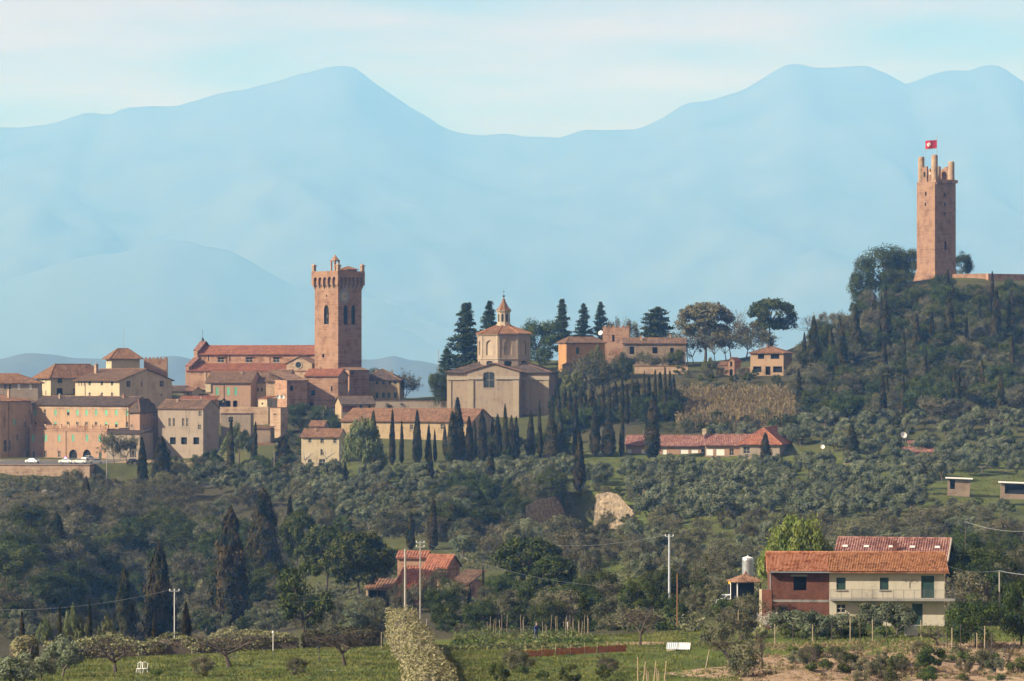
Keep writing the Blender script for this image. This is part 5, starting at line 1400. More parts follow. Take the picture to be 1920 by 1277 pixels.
def t_weep(seed, H=9.0, W=10.0, mat='leaf_fresh', n=46, per=110, size=.13, long=1.5):
    random.seed(seed); g = np.random.default_rng(seed); mb = MB()
    pts, d, r = limb(mb, (0, 0, -.8), (.05, 0, 1), H * .5, H * .03, 4, .1, 7); C = []; Rr = []
    for k in range(n):
        a = random.uniform(0, 6.28); q = math.sqrt(random.random()); h = math.sqrt(max(0, 1 - q * q))
        C.append((q * W * .42 * math.cos(a), q * W * .42 * math.sin(a), H * (.34 + .58 * h * random.uniform(.5, 1)))); Rr.append(random.uniform(.07, .12) * W)
    for c in C[::3]: limb(mb, pts[-1], Vector(c) - pts[-1], (Vector(c) - pts[-1]).length, H * .012, 3, .12, 4)
    V, F = clumps(C, Rr, per, size, 1.15, .7, g, .3, 1.9, (0, 0, 1), long)
    return mb.mesh('trunk'), np_mesh('crown', V, F), ('bark_grey', mat), H, W
def t_spruce(seed, H=7.0, W=4.0, mat='leaf_pine'):
    random.seed(seed); g = np.random.default_rng(seed); parts = []
    for k in range(15):
        t = k / 14; z = H * (.06 + .9 * t); Rd = W / 2 * (1 - t) + .12; nb = 9
        for j in range(nb):
            a = 2 * math.pi * j / nb + k * .7; m = int(6 + 22 * Rd / W * 2); s = g.random(m) ** .6
            c = np.stack([s * Rd * math.cos(a), s * Rd * math.sin(a), z - s * Rd * .22 + .3 * s * s], 1) + g.normal(0, .09, (m, 3))
            parts.append(leaves(c, unit(np.stack([g.normal(0, .5, m), g.normal(0, .5, m), np.ones(m)], 1)), g.uniform(.07, .15, m), 1.8, None, g))
    V, F = merge(parts)
    return MB().path([(0, 0, -.5), (0, 0, H * .97)], [.14, .02], 6).mesh('trunk'), np_mesh('crown', V, F), ('bark', mat), H, W
def t_shrub(seed, H=1.8, W=2.4, mat='leaf_shrub', nc=12, per=130, size=.075):
    random.seed(seed); g = np.random.default_rng(seed); mb = MB(); C = []; Rr = []
    for k in range(nc):
        a = random.uniform(0, 6.28); q = math.sqrt(random.random()); h = math.sqrt(max(0, 1 - q * q))
        C.append((q * W * .36 * math.cos(a), q * W * .36 * math.sin(a), H * (.22 + .55 * h * random.uniform(.4, 1)))); Rr.append(random.uniform(.16, .26) * W)
    for c in C[::2]: limb(mb, (0, 0, -.2), c, Vector(c).length, .04, 2, .15, 4)
    V, F = clumps(C, Rr, per, size, .85, .7, g, .4, 1.2)
    return mb.mesh('trunk'), np_mesh('crown', V, F), ('bark', mat), H, W

KIND = {}
def kind(name, objname, cat, protos): KIND[name] = dict(obj=objname, cat=cat, p=protos, k=0)
kind('olive', 'olive_tree', 'olive tree', [t_olive(s) for s in range(1, 8)])
kind('cypress', 'cypress_tree', 'cypress', [t_cypress(20 + s, 14, w, rg) for s, (w, rg) in enumerate(((2.6, .10), (3.2, .14), (2.2, .08), (2.9, .17)))])
kind('thincyp', 'cypress_tree', 'cypress', [t_cypress(30 + s, 14, 1.7, .06, 2200) for s in range(3)])
kind('broadcyp', 'conifer_tree', 'conifer', [t_cypress(40 + s, 13, 6.2, .22, 5200) for s in range(3)])
kind('oak', 'holm_oak', 'oak tree', [t_broad(50 + s, 9, 10.5, 46, 290, .145) for s in range(4)])
kind('bush', 'evergreen_bush', 'bush', [t_broad(60 + s, 4.2, 4.8, 18, 210, .11, low=.05) for s in range(4)])
kind('olivebush', 'olive_leaved_bush', 'bush', [t_broad(65 + s, 4.0, 4.6, 18, 210, .105, 'leaf_olive', 'bark_grey', .05) for s in range(4)])  # low bushy olives along the road, unidentified grey-green shrubs elsewhere
kind('brownpine', 'stone_pine', 'pine tree', [t_stonepine(73, 12, 13, 'leaf_scrub')])
kind('stonepine', 'stone_pine', 'pine tree', [t_stonepine(70 + s) for s in range(3)])
kind('aleppo', 'pine_tree', 'pine tree', [t_broad(75, 10, 9, 26, 230, .17, 'leaf_pine', 'bark', .22, .6, .4)])
kind('cedar', 'cedar_tree', 'cedar', [t_cedar(80 + s, 18, 12 + s) for s in range(3)] )
kind('cedartop', 'cedar_tree', 'cedar', [t_cedar(86, 14, 12, .35)])
kind('scrub', 'scrub_tree', 'scrub tree', [t_broad(90 + s, 5.5, 7.2, 28, 260, .11, 'leaf_scrub', 'bark_twig', .02, .9, .3, .75) for s in range(5)])
kind('bare', 'bare_tree', 'bare tree', [t_bare(100 + s, 8, 6.5, .2, .17, 5, 0, None, 0, .6, minr=.022) for s in range(4)])
kind('fruit', 'fruit_tree', 'fruit tree', [t_bare(110 + s, 5, 6.2, .24, .27, 5, .12, None, 0, .7, 'bark', minr=.022) for s in range(4)])
kind('haze', 'bare_tree', 'bare tree', [t_bare(120 + s, 9, 8, .2, .2, 5, 0, 'leaf_scrub', 2600, .65, minr=.02, lsize=.14) for s in range(4)])
kind('pollard', 'pollarded_tree', 'tree', [t_bare(125, 7, 4.5, .34, .3, 2, 0, None, 0, .35, 'bark_white', minr=.13)])
kind('willow', 'willow_tree', 'willow', [t_weep(130, 9.5, 11, 'leaf_fresh', 100, 190, .12, .5)])
kind('gum', 'eucalyptus_tree', 'eucalyptus', [t_weep(131, 15, 12, 'leaf_gum', 60, 150, .2, 1.4)])
kind('poplar', 'pale_green_tree', 'tree', [t_weep(132, 12, 9, 'leaf_gum', 46, 120, .17, .9)])
kind('spruce', 'spruce_tree', 'spruce', [t_spruce(140 + s) for s in range(2)])
kind('shrub', 'shrub', 'shrub', [t_shrub(150 + s) for s in range(4)])
kind('hedgeshrub', 'pale_shrub', 'shrub', [t_shrub(160 + s, 2.4, 2.8, 'leaf_hedge', 14, 170, .085) for s in range(3)])
kind('yellow', 'yellow_bush', 'bush', [t_shrub(170, 3.5, 3.6, 'leaf_yellow', 14, 130, .12)])
kind('autumn', 'reddish_shrub', 'shrub', [t_shrub(171, 3.5, 5, 'leaf_autumn', 14, 150, .12)])
kind('blossom', 'blossom_tree', 'blossom tree', [t_bare(180 + s, 4.5, 4.5, .2, .12, 5, 0, 'leaf_blossom', 1500, .6, minr=.014, lsize=.075) for s in range(2)])
kind('catkin', 'scrub_tree', 'scrub tree', [t_bare(190 + s, 4.5, 6, .08, .1, 5, 0, 'leaf_scrub', 3200, .8, minr=.012, lsize=.1) for s in range(3)])
random.seed(77)

def plant(kd, x, y, h=None, w=None, label=None, group=None, z=None, dz=0.0, var=None):
    """one tree as a thing with its own trunk and crown, standing on the ground at x, y"""
    K = KIND[kd]; i = K['k'] % len(K['p']) if var is None else var; K['k'] += 1
    P = K['p'][i]
    h = P[3] if h is None else h; w = P[4] * h / P[3] if w is None else w
    zz = (gz1(x, y) if z is None else z) + dz
    r = empty(K['obj'], (x, y, zz), random.uniform(0, 6.28), label, K['cat'], group)
    r.scale = (w / P[4], w / P[4], h / P[3])
    if 'cyp' in kd: r.rotation_euler.x = random.gauss(0, .018); r.rotation_euler.y = random.gauss(0, .018); r.scale.x *= random.uniform(.8, 1.2); r.scale.y *= random.uniform(.8, 1.2)
    obj('trunk', P[0], MAT[P[2][0]], r); obj('crown', P[1], MAT[P[2][1]], r)
    if len(P) > 5: obj('foliage', P[5], MAT[P[6]], r)
    return r
def tree(kd, px, pb, pt, label=None, group=None, D=None, wpx=None, var=None):
    """a tree by where it shows: column, foot row, top row (and width in columns)"""
    if D is None: x, y = hit(px, pb)
    else: y = D; x = (px - 960) / FOC * D
    z = gz1(x, y); h = (HOR - pt) / FOC * y - z
    return plant(kd, x, y, max(h, 0.8), wpx / FOC * y if wpx else None, label, group, z, var=var)
_placed = []
_reg = []
def scatter(kinds, poly, n, sp, hr, label, group, avoid=(), wf=(0.9, 1.15), dmin=200.0):
    """a stand of trees: n tries inside a picture polygon of foot points, sp metres apart"""
    xs = [p[0] for p in poly]; ys = [p[1] for p in poly]; got = 0; tries = 0
    ks = list(kinds); wts = [kinds[k] for k in ks]
    while got < n and tries < n * 14:
        tries += 1
        px, py = random.uniform(min(xs), max(xs)), random.uniform(min(ys), max(ys))
        ins = False; j = len(poly) - 1
        for i in range(len(poly)):
            if (ys[i] > py) != (ys[j] > py) and px < (xs[j] - xs[i]) * (py - ys[i]) / (ys[j] - ys[i]) + xs[i]: ins = not ins
            j = i
        if not ins: continue
        if any(a <= px <= c and b <= py <= d for a, b, c, d in avoid): continue
        x, y = hit(px, py, dmin)
        if any((x - a) ** 2 + (y - b) ** 2 < sp * sp for a, b in _placed): continue
        _placed.append((x, y)); kd = random.choices(ks, wts)[0]
        lo_, hi_ = hr[kd] if isinstance(hr, dict) else hr
        h = random.uniform(lo_, hi_); P = KIND[kd]['p'][0]
        lb = label[kd] if isinstance(label, dict) else label
        gr = group[kd] if isinstance(group, dict) else group
        o = plant(kd, x, y, h, P[4] * h / P[3] * random.uniform(*wf), lb, gr); got += 1
        _reg.append((o, kd, px, py - h * .5 * FOC / y))
    return got

ORD = ['first', 'second', 'third', 'fourth', 'fifth', 'sixth', 'seventh', 'eighth', 'ninth', 'tenth', 'eleventh', 'twelfth', 'thirteenth', 'fourteenth', 'fifteenth', 'sixteenth', 'seventeenth', 'eighteenth', 'nineteenth', 'twentieth', 'twenty-first', 'twenty-second', 'twenty-third', 'twenty-fourth', 'twenty-fifth', 'twenty-sixth', 'twenty-seventh', 'twenty-eighth', 'twenty-ninth', 'thirtieth', 'thirty-first', 'thirty-second', 'thirty-third', 'thirty-fourth', 'thirty-fifth', 'thirty-sixth']
NOUN = {'olive': 'grey-green olive tree', 'scrub': 'brownish scrub tree', 'haze': 'leafless grey tree', 'oak': 'dark evergreen tree', 'bush': 'dark green bush', 'cypress': 'dark cypress', 'shrub': 'small leafy shrub', 'catkin': 'tan leafless bush', 'hedgeshrub': 'pale shrub', 'olivebush': 'round olive-leaved bush'}
MARK = [('the castle tower', 1755, 500), ('the umbrella pines on the ridge', 1385, 640), ('the ridge house', 1445, 690), ('the reed bank', 1375, 765), ('the low villa', 1300, 835), ('the villa\'s red hipped roof', 1450, 820), ('the tiny hut on the right slope', 1722, 838), ('the stone shed', 1797, 912), ('the open white-roofed shed', 1905, 915), ('the lone tall cypress', 1086, 880),
        ('the bare cliff', 1120, 955), ('the pale metal pole', 1255, 1080), ('the willow', 1490, 1030), ('the barn roof', 1680, 1030), ('the brick half of the farmhouse', 1498, 1105), ('the cream half of the farmhouse', 1660, 1105), ('the gazebo', 1398, 1092), ('the tan thicket', 1180, 1160), ('the vegetable garden', 1000, 1190), ('the umbrella pine pair', 1010, 1060),
        ('the red-roofed farmhouse', 810, 1085), ('the large umbrella pine', 672, 1060), ('the bushy pine', 573, 1110), ('the tallest brown conifer', 432, 1050), ('the leaning dark conifer', 300, 1090), ('the white lamp pole', 327, 1150), ('the small left cypresses', 110, 1165), ('the dark round conifer at left', 105, 1000), ('the retaining wall', 85, 890), ('the broad conifer by the stone house', 303, 870),
        ('the pale green tree', 446, 840), ('the cream cottage', 600, 845), ('the eucalyptus', 683, 840), ('the big blunt cypress', 810, 985), ('the shaded hollow', 920, 960), ('the brown cypress on the slope', 921, 885), ('the long ochre house', 780, 830), ('the domed church', 930, 760), ('the cypress avenue', 1160, 760), ('the thick cypress by the villa', 1222, 800),
        ('the ivy hedge', 780, 1215), ('the clipped hedge', 330, 1215), ('the white sheets', 1272, 1222), ('the mesh fence', 1065, 1222), ('the eroded bank', 1640, 1245), ('the water container', 1708, 1178), ('the dark tree at the right edge', 1900, 1150), ('the bell tower', 634, 740), ('the fruit trees on the lawn', 433, 1230), ('the castle hill cypresses', 1790, 610), ('the stone farmhouse', 1230, 680), ('the orchard grass', 1380, 1040), ('the hill below the ruined wall', 1850, 700), ('the cypress at the hill foot', 1590, 760), ('the hillside olive grove centre', 1480, 930), ('the olive grove right of centre', 1640, 930)]
def single_out():
    """every tree of a stand gets a label of its own: which one of its kind, counted from the left, beside which landmark"""
    B = {}
    for o, kd, px, py in _reg:
        nm, mx, my = min(MARK, key=lambda m: ((m[1] - px) / 1.0) ** 2 + ((m[2] - py) * 1.3) ** 2)
        dx, dy = px - mx, py - my
        w = ('right of' if dx > 0 else 'left of') if abs(dx) > abs(dy) * 1.2 else ('below' if dy > 0 else 'above')
        B.setdefault((NOUN[kd], w, nm), []).append((px, o))
    for (n, w, nm), L in B.items():
        L.sort(key=lambda t: t[0])
        for i, (px, o) in enumerate(L):
            o['label'] = ('%s %s %s' % (n, w, nm)) if len(L) == 1 else ('%s %s %s %s from the left' % (ORD[min(i, 35)], n, w, nm)) if len(L) > 2 else ('%s %s %s %s, of two' % (('left', 'right')[i], n, w, nm))
def ordinals(objs, phrase):
    for i, o in enumerate(sorted(objs, key=lambda o: o.location.x / o.location.y)): o['label'] = phrase % ORD[min(i, 35)]
# ---------------------------------------------------------------- single trees one can point at
T = tree
# cypresses along the road below the church
cy = [(735, 873, 770, 17, 'tall cypress left of the long ochre house, beside the eucalyptus'), (753, 870, 790, 12, 'slim cypress between two taller ones before the long ochre house'), (782, 870, 771, 18, 'pointed cypress before the middle of the long ochre house'),
      (802, 868, 796, 14, 'short cypress left of centre before the long ochre house'), (816, 866, 806, 10, 'smallest cypress before the right half of the long ochre house'), (846, 872, 772, 26, 'brownish cypress pressed against the tallest one of the row'), (861, 872, 748, 28, 'tallest cypress of the row, before the end of the long ochre house'),
      (880, 870, 782, 22, 'cypress just right of the tallest one of the row'), (905, 866, 770, 19, 'dark cypress below the church bay'), (933, 862, 778, 18, 'brownish cypress below the church window'), (949, 862, 760, 15, 'slender cypress before the middle of the domed church'),
      (968, 862, 782, 20, 'dark broad cypress right of the slender one before the church'), (995, 860, 782, 18, 'brown cypress before the church\'s arched door'), (1013, 860, 752, 13, 'thin pointed cypress before the right part of the church'), (1035, 862, 772, 28, 'bushy cypress below the church\'s right corner'),
      (1052, 860, 768, 22, 'second bushy cypress below the church\'s right corner'), (1078, 860, 776, 16, 'narrow cypress above the lone tall one on the olive slope'), (1116, 858, 750, 24, 'dark pointed cypress left of the brown one by the villa'), (1141, 858, 778, 32, 'broad brown cypress left of the low villa'),
      (1165, 857, 775, 12, 'slim cypress at the left end of the low villa'), (1222, 862, 738, 34, 'big thick cypress standing before the low villa'), (1086, 924, 812, 30, 'lone tall cypress at the edge of the bare cliff'), (921, 922, 842, 25, 'brown cypress low on the olive slope below the church'),
      (807, 922, 836, 12, 'thin dark cypress low before the long ochre house'), (647, 932, 868, 16, 'dark cypress under the eucalyptus'), (613, 916, 870, 10, 'small thin cypress in the olives below the cottage'), (432, 893, 788, 15, 'slender cypress before the pale green tree'), (476, 885, 792, 12, 'slender cypress left of the square brick block'),
      (268, 918, 822, 22, 'narrow dark cypress left of the broad one under the stone house'), (770, 1032, 960, 17, 'dark cypress above the red-roofed farmhouse'), (810, 1032, 935, 28, 'big blunt cypress behind the red-roofed farmhouse'), (545, 1022, 930, 20, 'dark cypress between the brown conifers and the pine'),
      (700, 868, 772, 22, 'dark cypress behind the crown of the eucalyptus')]
for px, pb, pt, w, lb in cy: T('cypress', px, pb, pt, lb, 'cypresses below the town', wpx=w)
for px, pb, pt, lb in ((43, 1196, 1148, 'leftmost small cypress behind the clipped hedge'), (110, 1197, 1138, 'second small cypress from the left behind the hedge'), (168, 1197, 1126, 'third small cypress from the left behind the hedge'), (288, 1197, 1150, 'small brown cypress behind the middle of the hedge')):
    T('thincyp', px, pb, pt, lb, 'small cypresses behind the hedge', D=345, wpx=13)
T('broadcyp', 350, 1195, 1130, 'small bushy conifer right of the white lamp pole', None, D=345, wpx=26)
GC = []
for px, pb, pt in ((708, 1142, 1104), (726, 1142, 1106), (866, 1138, 1092), (880, 1137, 1095), (905, 1138, 1064), (945, 1130, 1100), (857, 1138, 1104), (836, 1140, 1106)):
    GC.append(T('thincyp', px, pb, pt, None, 'garden cypresses round the red-roofed farmhouse', wpx=9))
ordinals(GC, '%s small garden cypress from the left by the red-roofed farmhouse')
T('thincyp', 978, 1130, 1060, 'tall slim cypress under the pair of umbrella pines', None, wpx=13)
# thin cypress avenue right of the church
av = [(1036, 800, 742), (1046, 802, 728), (1056, 803, 738), (1066, 804, 730), (1078, 806, 742), (1088, 806, 726), (1098, 806, 738), (1108, 806, 722), (1130, 806, 712), (1142, 806, 726), (1154, 806, 716), (1166, 804, 708), (1176, 804, 722), (1186, 804, 700), (1196, 804, 712), (1206, 802, 698), (1216, 802, 706), (1228, 802, 694), (1238, 802, 700), (1247, 802, 690), (1256, 802, 696), (1264, 802, 704)]
ordinals([T('thincyp', px, pb, pt, None, 'cypress avenue right of the domed church', wpx=13, D=932 + (px % 7) * 4) for px, pb, pt in av], '%s thin cypress from the left in the avenue right of the domed church')
# broad dark conifers on the left
T('broadcyp', 303, 918, 820, 'broad dark conifer below the pale stone house', None, wpx=46)
T('broadcyp', 160, 956, 894, 'small dark conifer under the retaining wall', None, wpx=32)
T('broadcyp', 497, 1040, 918, 'tall brown conifer on the left of the middle slope', None, wpx=84, D=660)
T('broadcyp', 432, 1120, 955, 'tallest brown conifer, left of the yellow bush', None, wpx=98, D=585)
T('broadcyp', 300, 1150, 1022, 'leaning dark conifer above the white lamp pole', None, wpx=72, D=520)
T('broadcyp', 236, 1150, 1066, 'rounded green conifer left of the leaning one', None, wpx=64, D=515)
T('broadcyp', 105, 1040, 962, 'dark round conifer in the left wood', None, wpx=50)
T('broadcyp', 930, 1020, 962, 'brown conifer in the shaded hollow under the cliff', None, wpx=36)
T('broadcyp', 850, 1012, 945, 'dark brown conifer left of the shaded cliff', None, wpx=40)
T('broadcyp', 533, 880, 820, 'dark round tree left of the cream cottage', None, wpx=40)
T('broadcyp', 1600, 870, 795, 'dark conifer right of the low villa', None, wpx=36)
T('broadcyp', 1436, 862, 812, 'dark fir before the red hipped roof of the villa', None, wpx=30, D=858)
T('thincyp', 1556, 838, 806, 'small cypress right of the low villa roof', None, wpx=9)
# cedars
T('cedar', 874, 700, 564, 'big layered cedar left of the drum of the domed church', None, D=1022, wpx=96, var=0)
T('cedar', 918, 700, 560, 'cedar behind the drum of the domed church', None, D=1046, wpx=56, var=1)
T('cedar', 1054, 672, 558, 'leftmost of three cedars above the orange house', None, D=1056, wpx=52, var=0)
T('cedar', 1094, 668, 566, 'middle one of three cedars above the orange house', None, D=1062, wpx=44, var=1)
T('cedar', 1126, 664, 564, 'rightmost of three cedars above the orange house', None, D=1068, wpx=44, var=2)
T('cedartop', 1230, 662, 576, 'flat-topped cedar behind the stone farmhouse', None, D=1060, wpx=72)
T('cedar', 838, 725, 650, 'small spreading cedar at the left shoulder of the domed church', None, D=1010, wpx=60, var=1)
# holm oaks, pines on the ridge
T('oak', 1012, 690, 596, 'dense dark oak right of the church drum', None, D=1045, wpx=84)
T('oak', 822, 745, 690, 'dark oak at the left wall of the domed church', None, D=1000, wpx=46)
T('oak', 1655, 540, 455, 'big dark oak left of the castle tower', None, D=1112, wpx=104)
T('oak', 1618, 560, 492, 'lower dark oak on the left shoulder of the castle hill', None, D=1104, wpx=60)
T('oak', 1700, 540, 462, 'dark oak pressed against the foot of the castle tower', None, D=1135, wpx=60)
T('oak', 1804, 535, 472, 'small dark oak behind the right side of the castle tower', None, D=1142, wpx=44)
T('oak', 1270, 700, 652, 'dark round oak at the end of the stone farmhouse', None, D=1010, wpx=40)
T('oak', 1166, 745, 660, 'dark oak between bare trees below the stone farmhouse', None, D=1000, wpx=46)
T('brownpine', 1322, 690, 566, 'brownish umbrella pine on the ridge', None, D=1050, wpx=112)
T('stonepine', 1447, 680, 560, 'dark umbrella pine above the ridge house', None, D=1052, wpx=98)
T('haze', 1398, 690, 580, 'grey leafless tree between the two umbrella pines', None, D=1045, wpx=84)
T('bare', 1372, 690, 556, 'tall bare poplar rising behind the umbrella pines', None, D=1075, wpx=70)
T('bare', 1522, 668, 562, 'bare tree against the haze right of the umbrella pines', None, D=1062, wpx=64)
T('bare', 1290, 690, 572, 'bare tree at the left edge of the brownish umbrella pine', None, D=1070, wpx=50)
T('haze', 758, 770, 688, 'bare grey tree right of the yellow house', None, D=1040, wpx=54)
T('oak', 706, 712, 688, 'dark tree top behind the yellow house roof', None, D=1070, wpx=44)
T('scrub', 1150, 660, 594, 'round grey tree behind the crenellated brick tower', None, D=1078, wpx=46)
T('scrub', 1182, 660, 596, 'second round grey tree behind the crenellated brick tower', None, D=1080, wpx=40)
ordinals([T('haze', px, 765, pt, None, 'pale trees below the orange house', D=985, wpx=w) for px, pt, w in ((1086, 650, 60), (1118, 640, 66), (1140, 652, 56), (1106, 672, 64))], '%s pale leafless tree from the left below the orange house')
T('poplar', 1075, 768, 690, 'pale yellowish tree below the stone lean-to', None, D=975, wpx=56)
T('poplar', 1118, 712, 642, 'yellow-green tree beside the crenellated brick tower', None, D=1000, wpx=40)
T('poplar', 1330, 700, 668, 'fresh green shrub left of the small chapel', None, D=998, wpx=32)
T('gum', 683, 912, 772, 'big yellow-green eucalyptus before the long ochre house', None, wpx=96)
T('poplar', 446, 880, 788, 'pale green tree below the retaining wall', None, wpx=72)
T('haze', 214, 893, 795, 'bare tree before the arches of the pink block', None, D=905, wpx=62)
T('haze', 238, 893, 806, 'second bare tree right of the arches', None, D=906, wpx=50)
for px in (576, 616): T('pollard', px, 876, 824, ('left' if px == 576 else 'right') + ' one of two pollarded pale-barked trees before the cottage', 'pollarded trees before the cottage', D=893, wpx=34)
# nearer single trees
T('stonepine', 672, 1140, 998, 'large umbrella pine left of the red-roofed farmhouse', None, D=528, wpx=140)
T('stonepine', 612, 1080, 985, 'umbrella pine behind the large one', None, D=580, wpx=104)
T('stonepine', 560, 1060, 960, 'farther umbrella pine left of the olives', None, D=640, wpx=80)
T('stonepine', 990, 1135, 1008, 'taller of the pair of umbrella pines', None, D=500, wpx=136)
T('stonepine', 1040, 1142, 1040, 'lower of the pair of umbrella pines', None, D=478, wpx=92)
T('aleppo', 573, 1190, 1042, 'bushy pine with bending trunk behind the lawn', None, D=395, wpx=118)
T('willow', 1498, 1120, 952, 'bright green willow behind the brick house', None, D=366, wpx=165)
T('spruce', 1092, 1190, 1118, 'small green spruce behind the vegetable garden', None, D=352, wpx=50)
T('spruce', 1672, 1279, 1230, 'young dark conifer on the bare bank at the bottom', None, D=252, wpx=36)
T('bush', 1745, 1270, 1206, 'round evergreen bush on the bare bank', None, D=262, wpx=66)
T('bush', 1595, 1274, 1224, 'grey round bush on the bare bank', None, D=256, wpx=52)
T('oak', 1830, 1225, 1115, 'olive-brown round tree at the right edge before the bank', None, D=285, wpx=122)
T('oak', 1915, 1235, 1080, 'dark tree cut by the right picture edge', None, D=288, wpx=96)
T('yellow', 506, 1100, 1046, 'yellow bush left of the bushy pine', None, wpx=34)
T('yellow', 572, 962, 930, 'small yellow bush among the olives', None, wpx=34)
T('yellow', 592, 1080, 1040, 'orange-yellow bush behind the bushy pine', None, wpx=26)
T('autumn', 771, 1112, 1074, 'reddish bush before the red-roofed farmhouse', None, D=521, wpx=66)
T('hedgeshrub', 975, 1130, 1096, 'pale shrub under the pair of umbrella pines', None, wpx=44)
T('hedgeshrub', 386, 1115, 1070, 'pinkish pale shrub left of the tallest brown conifer', None, wpx=34)
for px, pb, pt, w in ((88, 936, 912, 24), (215, 922, 898, 36), (1448, 1190, 1132, 48)): T('blossom', px, pb, pt, {88: 'white blossom tree on the far-left slope', 215: 'white blossom tree below the pale stone house', 1448: 'white blossom tree before the brick house'}[px], None, wpx=w)
# fruit trees on the lawn
for px, pb, pt, w, lb in ((218, 1264, 1172, 128, 'bare fruit tree on the left of the lawn'), (433, 1252, 1150, 165, 'widest bare fruit tree, in the middle of the lawn'), (648, 1250, 1145, 120, 'bare fruit tree near the pale ivy hedge')):
    T('fruit', px, pb, pt, lb, 'fruit trees on the lawn', wpx=w)
T('olive', 116, 1272, 1196, 'olive tree on the lawn left of the fruit trees', None, wpx=74)
T('olive', 20, 1290, 1226, 'olive tree at the bottom left corner', None, wpx=84)
T('olive', 70, 1285, 1232, 'low olive beside the bottom left corner one', None, wpx=60)
T('fruit', 1200, 1212, 1118, 'bare many-stemmed tree behind the orange mesh fence', None, wpx=90)
T('fruit', 1136, 1290, 1210, 'small bare sapling at the bottom centre', None, D=250, wpx=50)
T('fruit', 1760, 1212, 1148, 'bare tree on top of the eroded bank', None, D=288, wpx=90)
T('catkin', 1180, 1200, 1120, 'tan leafy thicket behind the many-stemmed tree', None, D=345, wpx=120)
T('catkin', 1225, 1190, 1118, 'tan thicket left of the brown pole', None, D=350, wpx=90)
T('catkin', 1150, 1198, 1140, 'low tan thicket right of the small spruce', None, D=350, wpx=76)
FO = []
for px, pb, pt, w in ((1490, 1198, 1142, 74), (1530, 1200, 1146, 60), (1640, 1192, 1132, 60), (1680, 1196, 1130, 70), (1580, 1194, 1150, 56)):
    FO.append(T('olive', px, pb, pt, None, 'olives before the brick and cream house', wpx=w))
ordinals(FO, '%s olive from the left before the brick and cream house')
FB = []
for px, pb, pt, w in ((1370, 1262, 1150, 90), (1400, 1270, 1170, 80), (1340, 1210, 1130, 76), (1430, 1256, 1170, 70), (1395, 1200, 1138, 76)):
    FB.append(T('fruit' if px in (1370, 1430) else 'catkin', px, pb, pt, None, 'bare trees left of the eroded bank', wpx=w))
ordinals(FB, '%s bare bushy tree from the left beside the eroded bank')
FT = []
for px, pb, pt in ((1860, 1250, 1180), (1890, 1262, 1176), (1808, 1240, 1190), (1520, 1262, 1200), (1552, 1250, 1195), (1610, 1240, 1192)):
    FT.append(T('fruit', px, pb, pt, None, 'thin bare trees on the eroded bank', wpx=34))
ordinals(FT, '%s thin bare sapling from the left on the eroded bank')
# ---------------------------------------------------------------- stands of trees
ordinals([T('poplar', px, 1200, pt, None, 'yellowish young trees behind the hedge', D=372, wpx=w) for px, pt, w in ((84, 1150, 40), (135, 1128, 36), (152, 1150, 40), (200, 1148, 44))], '%s yellowish young tree from the left behind the far-left hedge')
OL = 'grey-green olive tree'
tall = {'olivebush': (3.2, 5.0), 'olive': (4.4, 6.0), 'scrub': (4, 7), 'haze': (5, 8), 'bush': (3, 5), 'oak': (5, 8.5), 'cypress': (8, 13), 'catkin': (2.5, 4.5), 'shrub': (1.2, 2.2), 'stonepine': (7, 9), 'bare': (5, 8), 'broadcyp': (6, 10), 'thincyp': (6, 10), 'hedgeshrub': (2, 3)}
scatter({'olive': 1}, [(1100, 900), (1170, 896), (1500, 894), (1560, 878), (1900, 860), (1920, 900), (1760, 905), (1700, 985), (1480, 990), (1210, 985), (1200, 925), (1100, 920)], 128, 5.2, {'olive': (4.6, 6.6)}, 'grey-green olive tree on the terraces below the low villa', 'olive terraces below the low villa')
scatter({'olive': 1}, [(560, 898), (700, 905), (1080, 898), (1080, 915), (1000, 928), (760, 950), (560, 940)], 46, 4.8, tall, 'grey-green olive tree on the slope below the domed church', 'olive slope below the domed church')
scatter({'olive': 5, 'scrub': 1}, [(330, 905), (560, 890), (720, 940), (900, 975), (900, 1010), (740, 1015), (560, 950), (330, 960)], 44, 5.0, tall, {'olive': 'greyish olive tree on the middle slope left of the cliff', 'scrub': 'brownish scrub tree among olives left of the cliff'}, {'olive': 'olives left of the cliff', 'scrub': 'scrub left of the cliff'})
scatter({'scrub': 4, 'olivebush': 2, 'haze': 2}, [(0, 915), (330, 925), (430, 960), (430, 1010), (0, 1010)], 62, 4.6, tall, {'olivebush': 'grey bush on the left slope', 'scrub': 'brownish scrub tree on the left slope below the retaining wall', 'haze': 'leafless grey tree on the left slope below the retaining wall'}, {'olivebush': 'grey bushes on the left slope', 'scrub': 'scrub on the left slope', 'haze': 'leafless trees on the left slope'}, avoid=((0, 905, 180, 918),))
scatter({'scrub': 4, 'haze': 2, 'oak': 4, 'bush': 3}, [(0, 1005), (440, 1000), (500, 1060), (540, 1140), (380, 1165), (0, 1185)], 105, 4.6, {'scrub': (5, 8), 'haze': (6, 9.5), 'oak': (6, 10), 'bush': (4, 6)}, {'scrub': 'brown leafless thicket tree in the dark wood at left', 'haze': 'grey leafless tree in the dark wood at left', 'oak': 'dark evergreen tree in the wood at left', 'bush': 'dark evergreen bush in the wood at left'}, {'scrub': 'thicket trees in the left wood', 'haze': 'leafless trees in the left wood', 'oak': 'evergreen trees in the left wood', 'bush': 'evergreen bushes in the left wood'})
